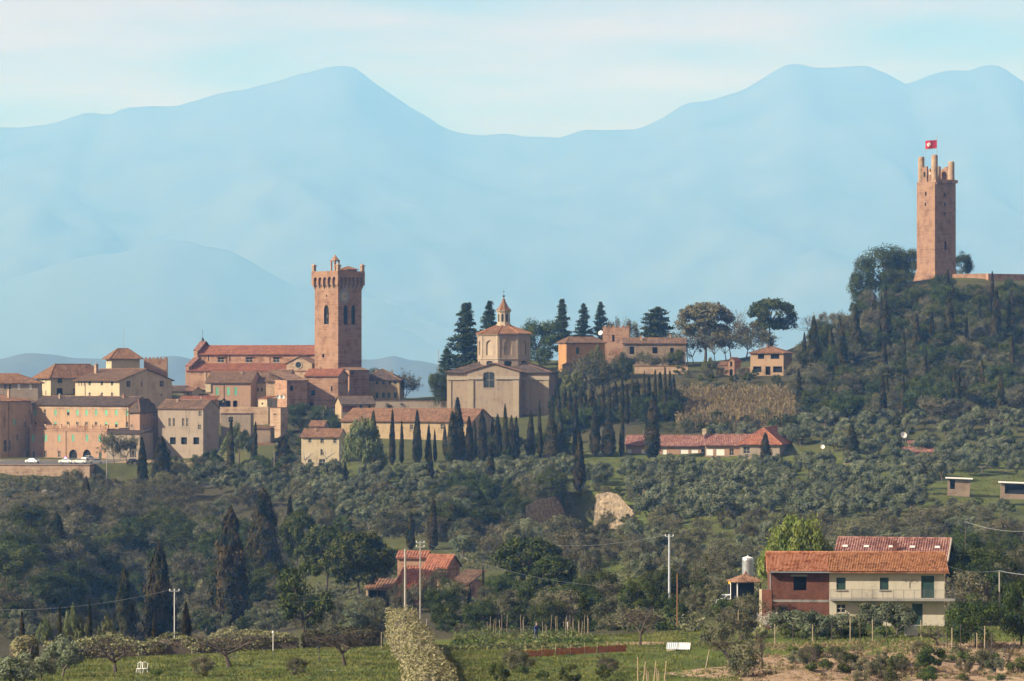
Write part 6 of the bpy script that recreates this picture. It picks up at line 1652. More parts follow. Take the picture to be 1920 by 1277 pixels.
scatter({'scrub': 3, 'olivebush': 3, 'bush': 1}, [(130, 1170), (560, 1150), (700, 1145), (720, 1195), (130, 1200)], 46, 3.4, {'scrub': (3, 4.5), 'olivebush': (3, 4.2), 'bush': (2.5, 3.8)}, {'scrub': 'brown scrub tree just behind the clipped hedge', 'olivebush': 'grey bush just behind the clipped hedge', 'bush': 'green bush just behind the clipped hedge'}, {'scrub': 'scrub behind the hedge', 'olivebush': 'grey bushes behind the hedge', 'bush': 'bushes behind the hedge'}, dmin=345)
scatter({'oak': 3, 'bush': 3, 'scrub': 1}, [(820, 930), (1000, 925), (1040, 950), (980, 1000), (900, 1020), (820, 1020)], 34, 4.2, tall, {'oak': 'dark evergreen tree in the shaded hollow left of the cliff', 'bush': 'dark bush in the shaded hollow left of the cliff', 'scrub': 'brown tree in the shaded hollow left of the cliff'}, {'oak': 'trees in the shaded hollow', 'bush': 'bushes in the shaded hollow', 'scrub': 'brown trees in the shaded hollow'})
scatter({'scrub': 5, 'haze': 4, 'olive': 2}, [(1080, 1000), (1260, 985), (1480, 1000), (1440, 1080), (1260, 1100), (1080, 1090)], 62, 4.4, {'scrub': (3, 5), 'haze': (4, 6.5), 'olive': (3.5, 4.6)}, {'scrub': 'brownish scrub tree in the grassy orchard by the white pole', 'haze': 'leafless grey tree in the grassy orchard by the white pole', 'olive': 'olive tree in the grassy orchard by the white pole'}, {'scrub': 'scrub in the orchard by the pole', 'haze': 'leafless trees in the orchard by the pole', 'olive': 'olives in the orchard by the pole'})
scatter({'scrub': 3, 'olive': 2, 'haze': 2}, [(850, 1015), (1000, 1020), (1080, 1010), (1080, 1060), (860, 1060)], 24, 4.6, tall, {'scrub': 'brown scrub tree above the umbrella pine pair', 'olive': 'olive tree above the umbrella pine pair', 'haze': 'leafless tree above the umbrella pine pair'}, {'scrub': 'scrub above the pine pair', 'olive': 'olives above the pine pair', 'haze': 'leafless trees above the pine pair'})
scatter({'olivebush': 4, 'scrub': 4, 'haze': 2}, [(1480, 1000), (1920, 985), (1920, 1060), (1760, 1080), (1480, 1060)], 44, 4.4, tall, {'olivebush': 'grey bush above the barn roof', 'scrub': 'brown scrub tree above the red barn roof', 'haze': 'leafless tree above the red barn roof'}, {'olivebush': 'grey bushes above the barn', 'scrub': 'scrub above the barn', 'haze': 'leafless trees above the barn'})
scatter({'olive': 6, 'bush': 1}, [(1500, 800), (1920, 790), (1920, 850), (1660, 870), (1500, 850)], 40, 5.0, tall, {'olive': 'round olive tree at the foot of the castle hill', 'bush': 'dark bush at the foot of the castle hill'}, {'olive': 'olives at the foot of the castle hill', 'bush': 'bushes at the foot of the castle hill'})
scatter({'olive': 6, 'bush': 1}, [(1290, 838), (1500, 815), (1560, 830), (1500, 850)], 10, 4.6, tall, {'olive': 'olive tree behind the low villa', 'bush': 'dark bush behind the low villa'}, {'olive': 'olives behind the low villa', 'bush': 'bushes behind the low villa'}, dmin=885)
scatter({'scrub': 5, 'haze': 3, 'oak': 7, 'bush': 3, 'cypress': 3}, [(1520, 640), (1600, 575), (1700, 545), (1800, 560), (1920, 560), (1920, 790), (1500, 800), (1490, 720)], 215, 4.2, {'scrub': (5, 8), 'haze': (6, 9), 'oak': (6, 10), 'bush': (4, 6), 'cypress': (9, 14)}, {'scrub': 'brownish scrub tree on the castle hill', 'haze': 'leafless grey tree on the castle hill', 'oak': 'dark evergreen tree on the castle hill', 'bush': 'dark bush on the castle hill', 'cypress': 'cypress rising among trees on the castle hill'}, {'scrub': 'scrub on the castle hill', 'haze': 'leafless trees on the castle hill', 'oak': 'evergreens on the castle hill', 'bush': 'bushes on the castle hill', 'cypress': 'cypresses on the castle hill'}, avoid=((1700, 505, 1925, 556),))
HC = []
for px, pb, pt, w in ((1527, 705, 594, 32), (1578, 712, 610, 26), (1604, 680, 572, 24), (1661, 668, 556, 24), (1781, 660, 548, 26), (1838, 640, 556, 12), (1866, 660, 540, 26), (1896, 655, 546, 22), (1560, 690, 618, 22), (1720, 680, 590, 20)):
    HC.append(T('cypress', px, pb, pt, None, 'tall cypresses on the castle hill', wpx=w))
ordinals(HC, '%s tall cypress from the left on the castle hill slope')
scatter({'bush': 3, 'scrub': 2, 'shrub': 2}, [(1270, 702), (1400, 708), (1520, 712), (1520, 740), (1270, 728)], 24, 3.5, {'bush': (2, 3.4), 'scrub': (2.5, 4), 'shrub': (1.4, 2.4)}, 'green bush in the garden row below the ridge house', 'bushes below the ridge house', dmin=960)
scatter({'scrub': 3, 'bush': 3, 'oak': 1}, [(1270, 795), (1500, 790), (1500, 815), (1270, 815)], 22, 3.6, {'bush': (2.4, 4), 'scrub': (3, 4.5), 'oak': (4, 6)}, 'dark bush under the reed bank above the low villa', 'bushes under the reed bank', dmin=905)
scatter({'oak': 3, 'bush': 4, 'cypress': 1}, [(1040, 770), (1270, 765), (1270, 820), (1040, 820)], 34, 3.6, {'oak': (5, 8), 'bush': (3, 5), 'cypress': (9, 13)}, 'dark evergreen filling the slope behind the cypress avenue', 'evergreens behind the cypress avenue', dmin=938)
scatter({'bush': 3, 'oak': 2, 'scrub': 2}, [(820, 1120), (1250, 1120), (1270, 1170), (1100, 1185), (820, 1190)], 46, 3.4, {'bush': (2.5, 4), 'oak': (4, 6), 'scrub': (3, 5)}, {'bush': 'dark bush in the hollow behind the vegetable garden', 'oak': 'dark tree in the hollow behind the vegetable garden', 'scrub': 'brown bush in the hollow behind the vegetable garden'}, {'bush': 'bushes in the hollow', 'oak': 'trees in the hollow', 'scrub': 'brown bushes in the hollow'}, dmin=365)
scatter({'bush': 3, 'oak': 3, 'scrub': 3}, [(1790, 1060), (1920, 1050), (1920, 1160), (1800, 1165)], 24, 3.2, {'bush': (2.5, 4), 'oak': (4, 7), 'scrub': (3, 5.5)}, {'bush': 'dark bush right of the cream house', 'oak': 'dark tree right of the cream house', 'scrub': 'leafless bush right of the cream house'}, {'bush': 'bushes right of the cream house', 'oak': 'trees right of the cream house', 'scrub': 'leafless bushes right of the cream house'}, dmin=345)
scatter({'scrub': 4, 'bush': 2, 'catkin': 2}, [(1270, 1085), (1380, 1095), (1430, 1140), (1430, 1190), (1270, 1165)], 22, 3.0, {'bush': (2, 3.2), 'scrub': (2.5, 4), 'catkin': (2, 3.5)}, 'leafless bush on the bank left of the brick house', 'bushes left of the brick house', dmin=330)
scatter({'bush': 3, 'scrub': 3, 'oak': 2}, [(540, 770), (640, 760), (640, 860), (540, 865)], 30, 3.2, {'bush': (2, 4), 'oak': (4, 7), 'scrub': (2.5, 4)}, 'dark bush on the shaded garden bank under the bell tower', 'bushes under the bell tower')
scatter({'bush': 3, 'scrub': 4}, [(320, 875), (560, 868), (560, 900), (320, 905)], 26, 3.6, {'bush': (3, 5.5), 'scrub': (3, 5)}, 'dark round bush along the road under the town', 'bushes along the road under the town')
scatter({'bush': 2, 'scrub': 2, 'shrub': 2}, [(690, 765), (840, 755), (840, 800), (690, 800)], 14, 3.4, {'bush': (2, 3.5), 'scrub': (2.5, 4), 'shrub': (1, 2)}, 'garden bush left of the domed church', 'garden bushes left of the domed church')
scatter({'scrub': 4, 'shrub': 3, 'bush': 1}, [(0, 1252), (560, 1256), (760, 1248), (860, 1240), (1180, 1250), (1180, 1290), (0, 1290)], 14, 2.6, {'scrub': (1.0, 1.8), 'shrub': (.7, 1.3), 'bush': (1, 1.8)}, 'low bush on the grassy edge at the bottom', 'low bushes along the bottom edge', avoid=((60, 1235, 720, 1262),))
scatter({'shrub': 4, 'hedgeshrub': 1}, [(1420, 1172), (1700, 1176), (1700, 1200), (1420, 1205)], 30, 1.6, {'shrub': (.8, 1.6), 'hedgeshrub': (1, 1.8)}, 'leafy garden shrub before the brick and cream house', 'garden shrubs before the house', avoid=((1690, 1165, 1730, 1200),))
scatter({'shrub': 3, 'scrub': 2, 'olivebush': 1}, [(1480, 1225), (1920, 1235), (1920, 1280), (1480, 1285)], 34, 2.4, {'shrub': (.7, 1.4), 'scrub': (.8, 1.8), 'olivebush': (1.2, 2.0)}, 'small tuft of scrub on the eroded bank', 'scrub tufts on the eroded bank')

scatter({'bush': 3, 'oak': 2, 'cypress': 2}, [(830, 846), (1060, 832), (1070, 858), (830, 868)], 26, 3.0, {'bush': (3, 5), 'oak': (5, 7), 'cypress': (8, 12)}, 'dark evergreen packed between the cypresses below the church', 'evergreens between the cypresses below the church')
scatter({'scrub': 3, 'olivebush': 2, 'haze': 1}, [(0, 1175), (330, 1172), (330, 1205), (0, 1215)], 24, 3.0, {'scrub': (3, 5), 'olivebush': (3, 4.5), 'haze': (4, 6)}, {'scrub': 'brown thicket tree in the valley behind the far-left hedge', 'olivebush': 'grey bush in the valley', 'haze': 'leafless tree in the valley behind the far-left hedge'}, {'scrub': 'thicket behind the far-left hedge', 'olivebush': 'grey bushes behind the far-left hedge', 'haze': 'leafless trees behind the far-left hedge'}, dmin=350)
scatter({'bush': 2, 'scrub': 2}, [(345, 748), (420, 750), (420, 768), (345, 768)], 8, 3.0, {'bush': (2, 3), 'scrub': (2, 3)}, 'bush in the gardens between the stone house and the pink house', 'bushes in the town gardens')

for i, (px, pb, pt, w) in enumerate(((752, 1140, 1088, 50), (790, 1142, 1070, 46), (826, 1140, 1062, 52), (858, 1140, 1084, 40), (772, 1146, 1104, 44), (808, 1148, 1100, 48))):
    T('haze' if i % 2 else 'scrub', px, pb, pt, ORD[i] + (' leafless tree' if i % 2 else ' brown bush') + ' of the screen before the red-roofed farmhouse', 'screen before the red-roofed farmhouse', D=505 + i * 2, wpx=w)
for i, (px, D, pt, w) in enumerate(((1342, 1042, 596, 60), (1362, 1046, 604, 60), (1418, 1040, 606, 70), (1300, 1040, 612, 56))):
    T('haze', px, 690, pt, ORD[i] + ' leafless tree filling under the ridge pines', 'leafless trees under the ridge pines', D=D, wpx=w)
scatter({'olivebush': 3, 'scrub': 3, 'bush': 2}, [(1740, 948), (1920, 946), (1920, 968), (1760, 985)], 20, 3.4, {'olivebush': (1.8, 2.8), 'scrub': (1.8, 3), 'bush': (1.6, 2.6)}, 'tree', 'bushes on the bank below the sheds')
scatter({'scrub': 3, 'bush': 2}, [(1090, 985), (1200, 975), (1215, 1008), (1090, 1012)], 10, 3.0, {'scrub': (2, 3.4), 'bush': (2, 3)}, 'tree', 'bushes at the cliff foot')
scatter({'scrub': 3, 'bush': 2}, [(1095, 925), (1200, 930), (1200, 945), (1095, 938)], 8, 3.0, {'scrub': (1.6, 2.6), 'bush': (1.6, 2.6)}, 'tree', 'bushes on the cliff top', dmin=745)
small = {'olivebush': (3.0, 4.2), 'olive': (3.0, 4.2), 'bush': (1.6, 2.6), 'scrub': (2.5, 4)}
scatter({'olive': 1}, [(1165, 878), (1520, 874), (1520, 893), (1165, 896)], 30, 4.0, small, 'olive', 'low olives before the low villa')
scatter({'olivebush': 5, 'bush': 1}, [(560, 884), (700, 890), (840, 884), (1080, 872), (1080, 896), (840, 905), (560, 898)], 34, 4.0, small, 'olive', 'low olives along the road below the cypresses')
scatter({'olive': 3, 'scrub': 3, 'bush': 2}, [(540, 950), (760, 955), (780, 1010), (560, 1000)], 18, 4.4, tall, 'tree', 'trees above the large umbrella pine')
scatter({'scrub': 2, 'bush': 2, 'haze': 1}, [(610, 1050), (760, 1045), (745, 1100), (620, 1110)], 12, 4.0, {'scrub': (3, 4.5), 'bush': (2.5, 4), 'haze': (4, 6)}, 'tree', 'bushes behind the large umbrella pine')
for i, (px, D, pt, w) in enumerate(((1205, 1014, 650, 44), (1240, 1012, 656, 50), (1262, 1040, 604, 46))): T('haze', px, 720, pt, ORD[i] + ' leafless tree from the left before the stone farmhouse', 'leafless trees before the stone farmhouse', D=D, wpx=w)
T('oak', 842, 1142, 1080, 'dark tree screening the right wing of the red-roofed farmhouse', None, wpx=52); T('oak', 806, 1146, 1096, 'dark bushy tree before the red-roofed farmhouse', None, wpx=44)
single_out()
# ---------------------------------------------------------------- undergrowth, reeds, grass: what nobody could count
def cover(name, label, cat, mat, zones, per, rad, size, seed, flat=.6, aspect=1.2, up=None, mind=200):
    """low growth on the ground: (column0, column1, row0, row1, tussocks)"""
    g = np.random.default_rng(seed); XS = []; YS = []
    for x0, x1, y0, y1, n in zones:
        k = 0
        # sample in picture, cast to the ground, in bulk
        px = g.uniform(x0, x1, n); py = g.uniform(y0, y1, n)
        D = _DS[_DS >= mind][::2]
        for i in range(0, n, 400):
            gx = (px[i:i + 400, None] - 960) / FOC * D[None]; rz = (HOR - py[i:i + 400, None]) / FOC * D[None]
            b = rz <= gzv(gx, np.broadcast_to(D[None], gx.shape)); j = np.argmax(b, 1); ok = b.any(1)
            XS.append(gx[np.arange(len(j)), j][ok]); YS.append(D[j][ok])
    X = np.concatenate(XS); Y = np.concatenate(YS)
    Y = Y + g.uniform(-2, 2, len(Y)); Z = gzv(X, Y)
    keep = vnoise(X, Y, 14, seed % 7 + 2) > -0.22
    X, Y, Z = X[keep], Y[keep], Z[keep]
    r = g.uniform(rad * .5, rad * 1.3, len(X))
    V, F = clumps(np.stack([X, Y, Z + r * flat * .35], 1), r, per, size, flat, .8, g, .15, aspect, up)
    return tag(obj(name, np_mesh(name, V, F), MAT[mat]), label, cat, kind='stuff')
cover('undergrowth', 'brown leafless undergrowth filling the woods', 'undergrowth', 'leaf_scrub', ((0, 560, 905, 1165, 2600), (560, 1080, 930, 1010, 800), (1500, 1920, 545, 800, 2300), (1080, 1480, 1000, 1100, 500), (1480, 1920, 985, 1060, 600), (1270, 1500, 730, 815, 500), (850, 1080, 1010, 1070, 300), (1270, 1430, 1090, 1190, 400), (540, 780, 940, 1010, 500), (590, 900, 1040, 1150, 650), (0, 180, 900, 930, 250)), 26, 1.5, .17, 301)
cover('ground_ivy', 'dark evergreen undergrowth on shaded slopes', 'undergrowth', 'leaf_oak', ((0, 560, 1000, 1165, 1300), (820, 1060, 925, 1010, 700), (1500, 1920, 600, 800, 700), (540, 650, 760, 870, 450), (1030, 1270, 745, 815, 600), (320, 560, 868, 905, 300), (820, 1270, 1105, 1185, 800), (1790, 1920, 1040, 1160, 400)), 30, 1.5, .17, 302)
cover('meadow_grass', 'rough grass between the olive trees', 'grass', 'grass_blade', ((1080, 1900, 865, 1000, 3000), (430, 1090, 865, 950, 1700), (1080, 1440, 1000, 1100, 700), (0, 430, 905, 960, 500)), 14, .8, .1, 303, .35, 1.6, (0, 0, 1))
cover('dry_tufts', 'dry grass tufts and clods on the eroded bank', 'grass', 'leaf_reed', ((1390, 1920, 1206, 1277, 1500),), 16, .45, .06, 306, .5, 1.8, (0, 0, 1))
cover('bank_scrub', 'low green weeds on the eroded bank and garden edge', 'weeds', 'leaf_shrub', ((1250, 1920, 1206, 1277, 420), (830, 1250, 1236, 1277, 300), (0, 760, 1256, 1277, 260)), 26, .4, .05, 307, .6, 1.3)
def reeds():
    g = np.random.default_rng(304); n = 4200
    px = g.uniform(1268, 1490, n); py = g.uniform(742, 806, n)
    P = []
    D = _DS[_DS >= 900][::2]
    for i in range(0, n, 400):
        gx = (px[i:i + 400, None] - 960) / FOC * D[None]; rz = (HOR - py[i:i + 400, None]) / FOC * D[None]
        b = rz <= gzv(gx, np.broadcast_to(D[None], gx.shape)); j = np.argmax(b, 1); P.append(np.stack([gx[np.arange(len(j)), j], D[j]], 1))
    P = np.concatenate(P); Z = gzv(P[:, 0], P[:, 1]); C = []; 
    h = g.uniform(2.2, 4.0, n)
    t = g.random((n, 7)); c = np.stack([P[:, 0:1] + g.normal(0, .18, (n, 7)), P[:, 1:2] + g.normal(0, .18, (n, 7)), Z[:, None] + t * h[:, None]], 2).reshape(-1, 3)
    nn = unit(g.normal(size=c.shape) * np.array([1, 1, .25]))
    V, F = leaves(c, nn, g.uniform(.10, .2, len(c)), 3.0, (0, 0, 1), g)
    return tag(obj('reeds', np_mesh('reeds', V, F), MAT['leaf_reed']), 'bank of dry tan reeds above the low villa', 'reeds', kind='stuff')
reeds()
def lawn(name, label, mat, zones, seed, size=.055):
    g = np.random.default_rng(seed); c = []
    for x0, x1, y0, y1, n in zones:
        X = g.uniform(x0, x1, n); Y = g.uniform(y0, y1, n)
        k = (vnoise(X * .8 + Y * .6, Y * .8 - X * .6, 4.5, 4) + vnoise(X * .6 - Y * .8, Y * .6 + X * .8, 1.6, 5) > -.3); X, Y = X[k], Y[k]
        c.append(np.stack([X, Y, gzv(X, Y) + .05], 1))
    c = np.concatenate(c); nn = unit(g.normal(size=c.shape) * np.array([1, 1, .3]))
    V, F = leaves(c, nn, g.uniform(size * .6, size * 1.5, len(c)), 2.2, (0, 0, 1), g)
    return tag(obj(name, np_mesh(name, V, F), MAT[mat]), label, 'grass', kind='stuff')
lawn('lawn_grass', 'short grass of the lawn and garden in the foreground', 'grass_blade', ((-50, 0, 238, 318, 52000), (-6, 18, 236, 330, 34000), (18, 60, 292, 345, 22000)), 305)
def cliff():
    """eroded sandy cliff biting into the slope: shaded left flank, sunlit right flank"""
    line = [(985, 732), (1005, 750), (1035, 766), (1070, 776), (1098, 779), (1114, 774), (1126, 764), (1142, 762), (1160, 750), (1188, 732)]
    ns, nt = 150, 34; px = np.interp(np.linspace(0, 1, ns), np.linspace(0, 1, len(line)), [p[0] for p in line]); D = np.interp(np.linspace(0, 1, ns), np.linspace(0, 1, len(line)), [p[1] for p in line])
    x = (px - 960) / FOC * D
    top = np.interp(px, [978, 1010, 1060, 1090, 1110, 1140, 1160, 1192], [955, 940, 928, 924, 932, 924, 930, 965]); bot = np.interp(px, [978, 1010, 1090, 1110, 1192], [985, 1003, 1000, 990, 992])
    V = np.zeros((nt, ns, 3))
    for k in range(nt):
        t = k / (nt - 1)
        if k < nt - 5:
            u = t / ((nt - 6) / (nt - 1)); z = (HOR - (bot + (top - bot) * u)) / FOC * D
            gul = np.abs(vnoise(x * 1.0, np.full(ns, u * 2.0), 2.3, 3)) * 2.4 + vnoise(x, np.full(ns, u * 6), 1.1, 4) * .8 + vnoise(x, np.full(ns, u * 9), .6, 8) * .4
            V[k] = np.stack([x + gul * .4, D + u * 7.0 + gul * 1.2, z + vnoise(x, np.full(ns, u * 30), 3, 6) * .5], 1)
        else:
            u = (k - (nt - 6)) / 5.0; Y = D + 7 + u * 26; zt = (HOR - top) / FOC * D
            V[k] = np.stack([x, Y, zt * (1 - u) + (gzv(x, Y) - .6) * u], 1)
    i = np.arange(ns * nt).reshape(nt, ns)
    F = np.stack([i[:-1, :-1].ravel(), i[:-1, 1:].ravel(), i[1:, 1:].ravel(), i[1:, :-1].ravel()], 1)
    m = mat_plain('sandstone', (0.13, 0.10, 0.065), var=.4, scale=.6, col2=(0.24, 0.185, 0.125), bump=.15, sz=2.2)
    return tag(obj('cliff', np_mesh('cliff', V.reshape(-1, 3), F, smooth=False), m), kind='structure')
cliff()
# ---------------------------------------------------------------- the brick and cream house and what stands round it
def tile_rows(mb, E0, E1, T0, T1, cols, rows, m=0, relief=.075):
    """pan tiles laid in overlapping rows"""
    E0, E1, T0, T1 = map(Vector, (E0, E1, T0, T1)); n = (E1 - E0).cross(T0 - E0).normalized()
    if n.z < 0: n = -n
    prof = ((0, 0), (.25, .9), (.5, 1.0), (.75, .45))
    for r in range(rows):
        v0, v1 = r / rows - .15 / rows, (r + 1) / rows
        base = len(mb.v); k = 0
        for c in range(cols):
            jt = random.uniform(-.02, .02) ; jl = random.uniform(-.1, .1) / rows
            for f, h in prof:
                u = (c + f) / cols
                for v, lift in ((max(0, v0 + jl * .3), .045), (v1, .0)):
                    a = E0 + (E1 - E0) * u; b = T0 + (T1 - T0) * u
                    mb.v.append(tuple(a + (b - a) * v + n * (h * relief + lift + jt)))
                k += 1
        for i in range(k - 1): mb.f.append((base + 2 * i, base + 2 * i + 2, base + 2 * i + 3, base + 2 * i + 1)); mb.m.append(m)
    return mb
nh = House('farmhouse', 'two-storey farmhouse, half bare red brick and half cream plaster, orange roof', 'house', 1555, 331, -3, pxB=1771, pyeave=1068, pybase=1205, depth=8.0, wall='plaster_house')
for p, y, w, h_ in ((1577, 1083, .95, 1.25), (1658, 1083, .9, 1.25)): nh.win('f', p, y, w, h_, 'darkshut')
nh.win('f', 1739.5, 1079.5, 1.35, 2.32, 'darkshut', sill=False); nh.win('f', 1577, 1133, .95, .9, 'dark')
nh.win('f', 1660, 1134, 1.0, 1.0, 'dark'); nh.win('f', 1720, 1132, 1.1, 2.2, 'darkshut', sill=False)
nh.walls('gx', 1.5)
br = House('brick_half', '', '', 1443, 331 + (1555 - 1443) / FOC * 331 * math.tan(R(3)), -3, pxB=1554.6, pyeave=1066, pybase=1205, depth=8.0, wall='brick_old')
br.mat = MAT['brick_red']
br.win('f', 1500, 1081, 1.35, 1.45, 'void', sill=False)
br.walls('gx', 1.5)
a, z = br.front(1500, 1081); br.band('f', a - .95, a + .75, z, z + .22, .02, 'concrete', 'lintel')
br.band('f', 0, br.W, nh.H - 3.35, nh.H - 3.1, .015, 'concrete', 'floor_band'); br.band('f', .0, .14, 0, br.H - .05, .03, 'concrete', 'corner_post')
join_into(br, nh)
L0 = -br.W; zE = nh.H; dzo = 1.5 * .55 / 4
for (x0, x1, tn, cols) in ((L0 - .35, .03, 'tiles_brown_near', 46), (.06, nh.W + .45, 'tiles_orange', 72)):
    if tn not in MAT: mat_tiles('tiles_brown_near', ((0.20, 0.07, 0.032), (0.30, 0.11, 0.05), (0.40, 0.18, 0.10)), .8)
    rmb = MB(); tile_rows(rmb, (x0, -.55, zE - dzo), (x1, -.55, zE - dzo), (x0, 4.0, zE + 1.5), (x1, 4.0, zE + 1.5), cols, 14)
    tile_rows(rmb, (x1, 8.55, zE - dzo), (x0, 8.55, zE - dzo), (x1, 4.0, zE + 1.5), (x0, 4.0, zE + 1.5), cols, 14)
    for yy, zz in ((-.55, zE - dzo - .1), (8.55, zE - dzo - .1)): rmb.face(((x0, yy, zz), (x1, yy, zz), (x1, 4, zE + 1.42), (x0, 4, zE + 1.42)))
    rmb.box(x0, x1, -.58, -.5, zE - dzo - .12, zE - dzo - .01)
    ro = rmb.build('roof', MAT[tn], nh.root)
    for k in range(int((x1 - x0) / .38)):
        MB().tube((x0 + k * .38, 4.0, zE + 1.55 + .01 * (k % 2)), (x0 + k * .38 + .42, 4.0, zE + 1.57), .11, .125, 6).build('ridge_tile', MAT[tn], ro)
MB().tube((L0, -.62, zE - dzo - .05), (.0, -.62, zE - dzo - .06), .07, seg=6).build('gutter', MAT['metal_grey'], nh.root)
# balcony
zb = nh.front(1660, 1122)[1]
bal = MB().box(.05, nh.W + 1.0, -1.0, -.003, zb - .2, zb).build('balcony', MAT['concrete'], nh.root)
for k in range(13):
    x = .1 + (nh.W + 1.0) * k / 12; MB().tube((x, -.96, zb), (x, -.96, zb + .95), .022, seg=5).build('railing_post', MAT['iron_rail'], bal)
rl = MB()
for z in (.95, .12): rl.tube((.1, -.96, zb + z), (nh.W + 1.1, -.96, zb + z), .02, seg=4)
rl.build('handrail', MAT['iron_rail'], bal)
bm = MB()
for k in range(150):
    x = .1 + (nh.W + 1.0) * k / 150; bm.tube((x, -.96, zb + .12), (x, -.96, zb + .95), .006, seg=3, caps=False)
tag(bm.build('baluster', MAT['iron_rail'], bal), kind='stuff')
a, z = nh.front(1705, 1092)
bk = MB()
for sx in (-1, 1):
    bk.path([(a, -.04, z - .6), (a, -.05, z + .1), (a + sx * .3, -.1, z + .32), (a + sx * .62, -.1, z + .2), (a + sx * .6, -.1, z + .45)], [.02] * 5, 4)
bk.build('lamp_bracket', MAT['iron_rail'], nh.root)
sw = House('side_wall', 'low red brick wall stub with pale post left of the brick house', 'wall', 1429, 329, -20, pxB=1447, pyeave=1106, pybase=1200, depth=.35, wall='brick_red')
sw.walls(); MB().box(-.3, -.02, -.03, .38, 0, sw.H + .06).build('post', MAT['plaster_cream'], sw.root)
bn = House('barn', 'long barn with weathered red tile roof and skylights behind the farmhouse', 'barn', 1566, 376, -12, pxB=1772, pyeave=1046, pybase=1150, depth=11, wall='plaster_salmon')
bn.walls('gx', 2.1).roof('gx', 2.1, .5, 'tiles_pink', pitch=.3)
for p in (1580, 1620, 1667, 1707, 1754):
    a = bn.front(p, 1040)[0]; y = 3.0; z = bn.H + 2.1 * y / 5.5
    MB().box(a - .3, a + .3, y - .35, y + .35, z + .02, z + .22).build('skylight', MAT['paint_white'], bn.rf)
bn.chimney(bn.front(1675, 1040)[0], 2.0, bn.H + .9, .5, .7, 'brick_red')
vg = bn.fn('r'); vm = MB()
for s0, s1 in ((-.55, 5.5), (11.55, 5.5)):
    p0 = Vector((bn.W + .34, s0, bn.H - 2.1 * .5 / 5.5 * (1 if True else 0))); p1 = Vector((bn.W + .34, s1, bn.H + 2.12)); vm.tube(p0, p1, .11)
vm.build('verge', MAT['stone_pale'], bn.rf)

# gazebo, tank, machines on the rise left of the willow
def on_px(px, D, dz=0.0): v = on(px, D); v.z += dz; return v
gz_p = on_px(1398, 402); gzb = empty('gazebo', gz_p, R(12), 'dark open gazebo with pyramid roof left of the willow', 'gazebo')
zt = (HOR - 1088) / FOC * 402 - gz_p.z
for x in (-1.5, 1.5):
    for y in (-1.5, 1.5): MB().tube((x, y, -.4), (x, y, zt), .07).build('post', MAT['paint_white'] if x < 0 else MAT['bark'], gzb)
gm = MB()
for k in range(4):
    t0, t1 = R(45 + 90 * k), R(135 + 90 * k); q = 2.75
    tile_slope(gm, (q * math.cos(t0), q * math.sin(t0), zt - .1), (q * math.cos(t1), q * math.sin(t1), zt - .1), (0, 0, zt + .85), (0, 0, zt + .85), pitch=.35, relief=.04, thick=.08)
gm.build('roof', MAT['tiles_brown'], gzb); MB().lathe([(.2, 0), (.1, .3), (.02, .4)], 6, c=(0, 0, zt + .8)).build('finial', MAT['tiles_pink'], gzb)
MB().box(-1.5, 1.5, 1.42, 1.5, 0, zt * .9).build('back_panel', MAT['void_dark'], gzb)
MB().box(-.8, .8, -.5, .5, .6, .72).build('table', MAT['bark_grey'], gzb)
tk = on_px(1402, 412); tank = empty('steel_tank', tk, 0, 'upright corrugated steel tank beside the willow', 'tank')
h_t = (HOR - 1046) / FOC * 412 - tk.z; tb = MB()
pr = []
for k in range(24): pr += [(.72 + .02 * (k % 2), -.3 + (h_t + .3) * k / 24)]
tb.lathe(pr + [(.72, h_t)], 18); tb.build('shell', mat_plain('zinc', (0.48, 0.49, 0.50), rough=.35, metal=.7, var=.12), tank, smooth=True)
MB().lathe([(.74, h_t), (.4, h_t + .12), (.08, h_t + .2), (.06, h_t + .32)], 18).build('lid', MAT['paint_white'], tank)
ex = on_px(1380, 420); exo = empty('excavator', ex, R(20), 'small yellow excavator parked beside the steel tank', 'excavator'); exo.scale = (.7, .7, .7)
m_yel = mat_plain('machine_yellow', (0.55, 0.30, 0.03), rough=.5, var=.15)
eb = (HOR - 1078) / FOC * 420 - ex.z
for y in (-.75, .75): MB().box(-1.3, 1.3, y - .22, y + .22, 0, max(.6, eb)).build('track', MAT['metal_dark'], exo)
MB().box(-1.2, .9, -.8, .8, max(.62, eb), max(.62, eb) + .75).build('body', m_yel, exo)
MB().box(-.3, .6, -.75, -.05, max(.62, eb) + .752, max(.62, eb) + 1.6).build('cab', MAT['glass_dark'], exo)
MB().path([(.9, .3, eb + .8), (1.7, .3, eb + 2.0), (2.6, .3, eb + 1.4), (2.7, .3, eb + .5)], [.16, .14, .11, .08], 6).build('arm', m_yel, exo)
MB().box(2.4, 2.9, 0, .6, eb + .1, eb + .5).build('bucket', MAT['metal_dark'], exo)

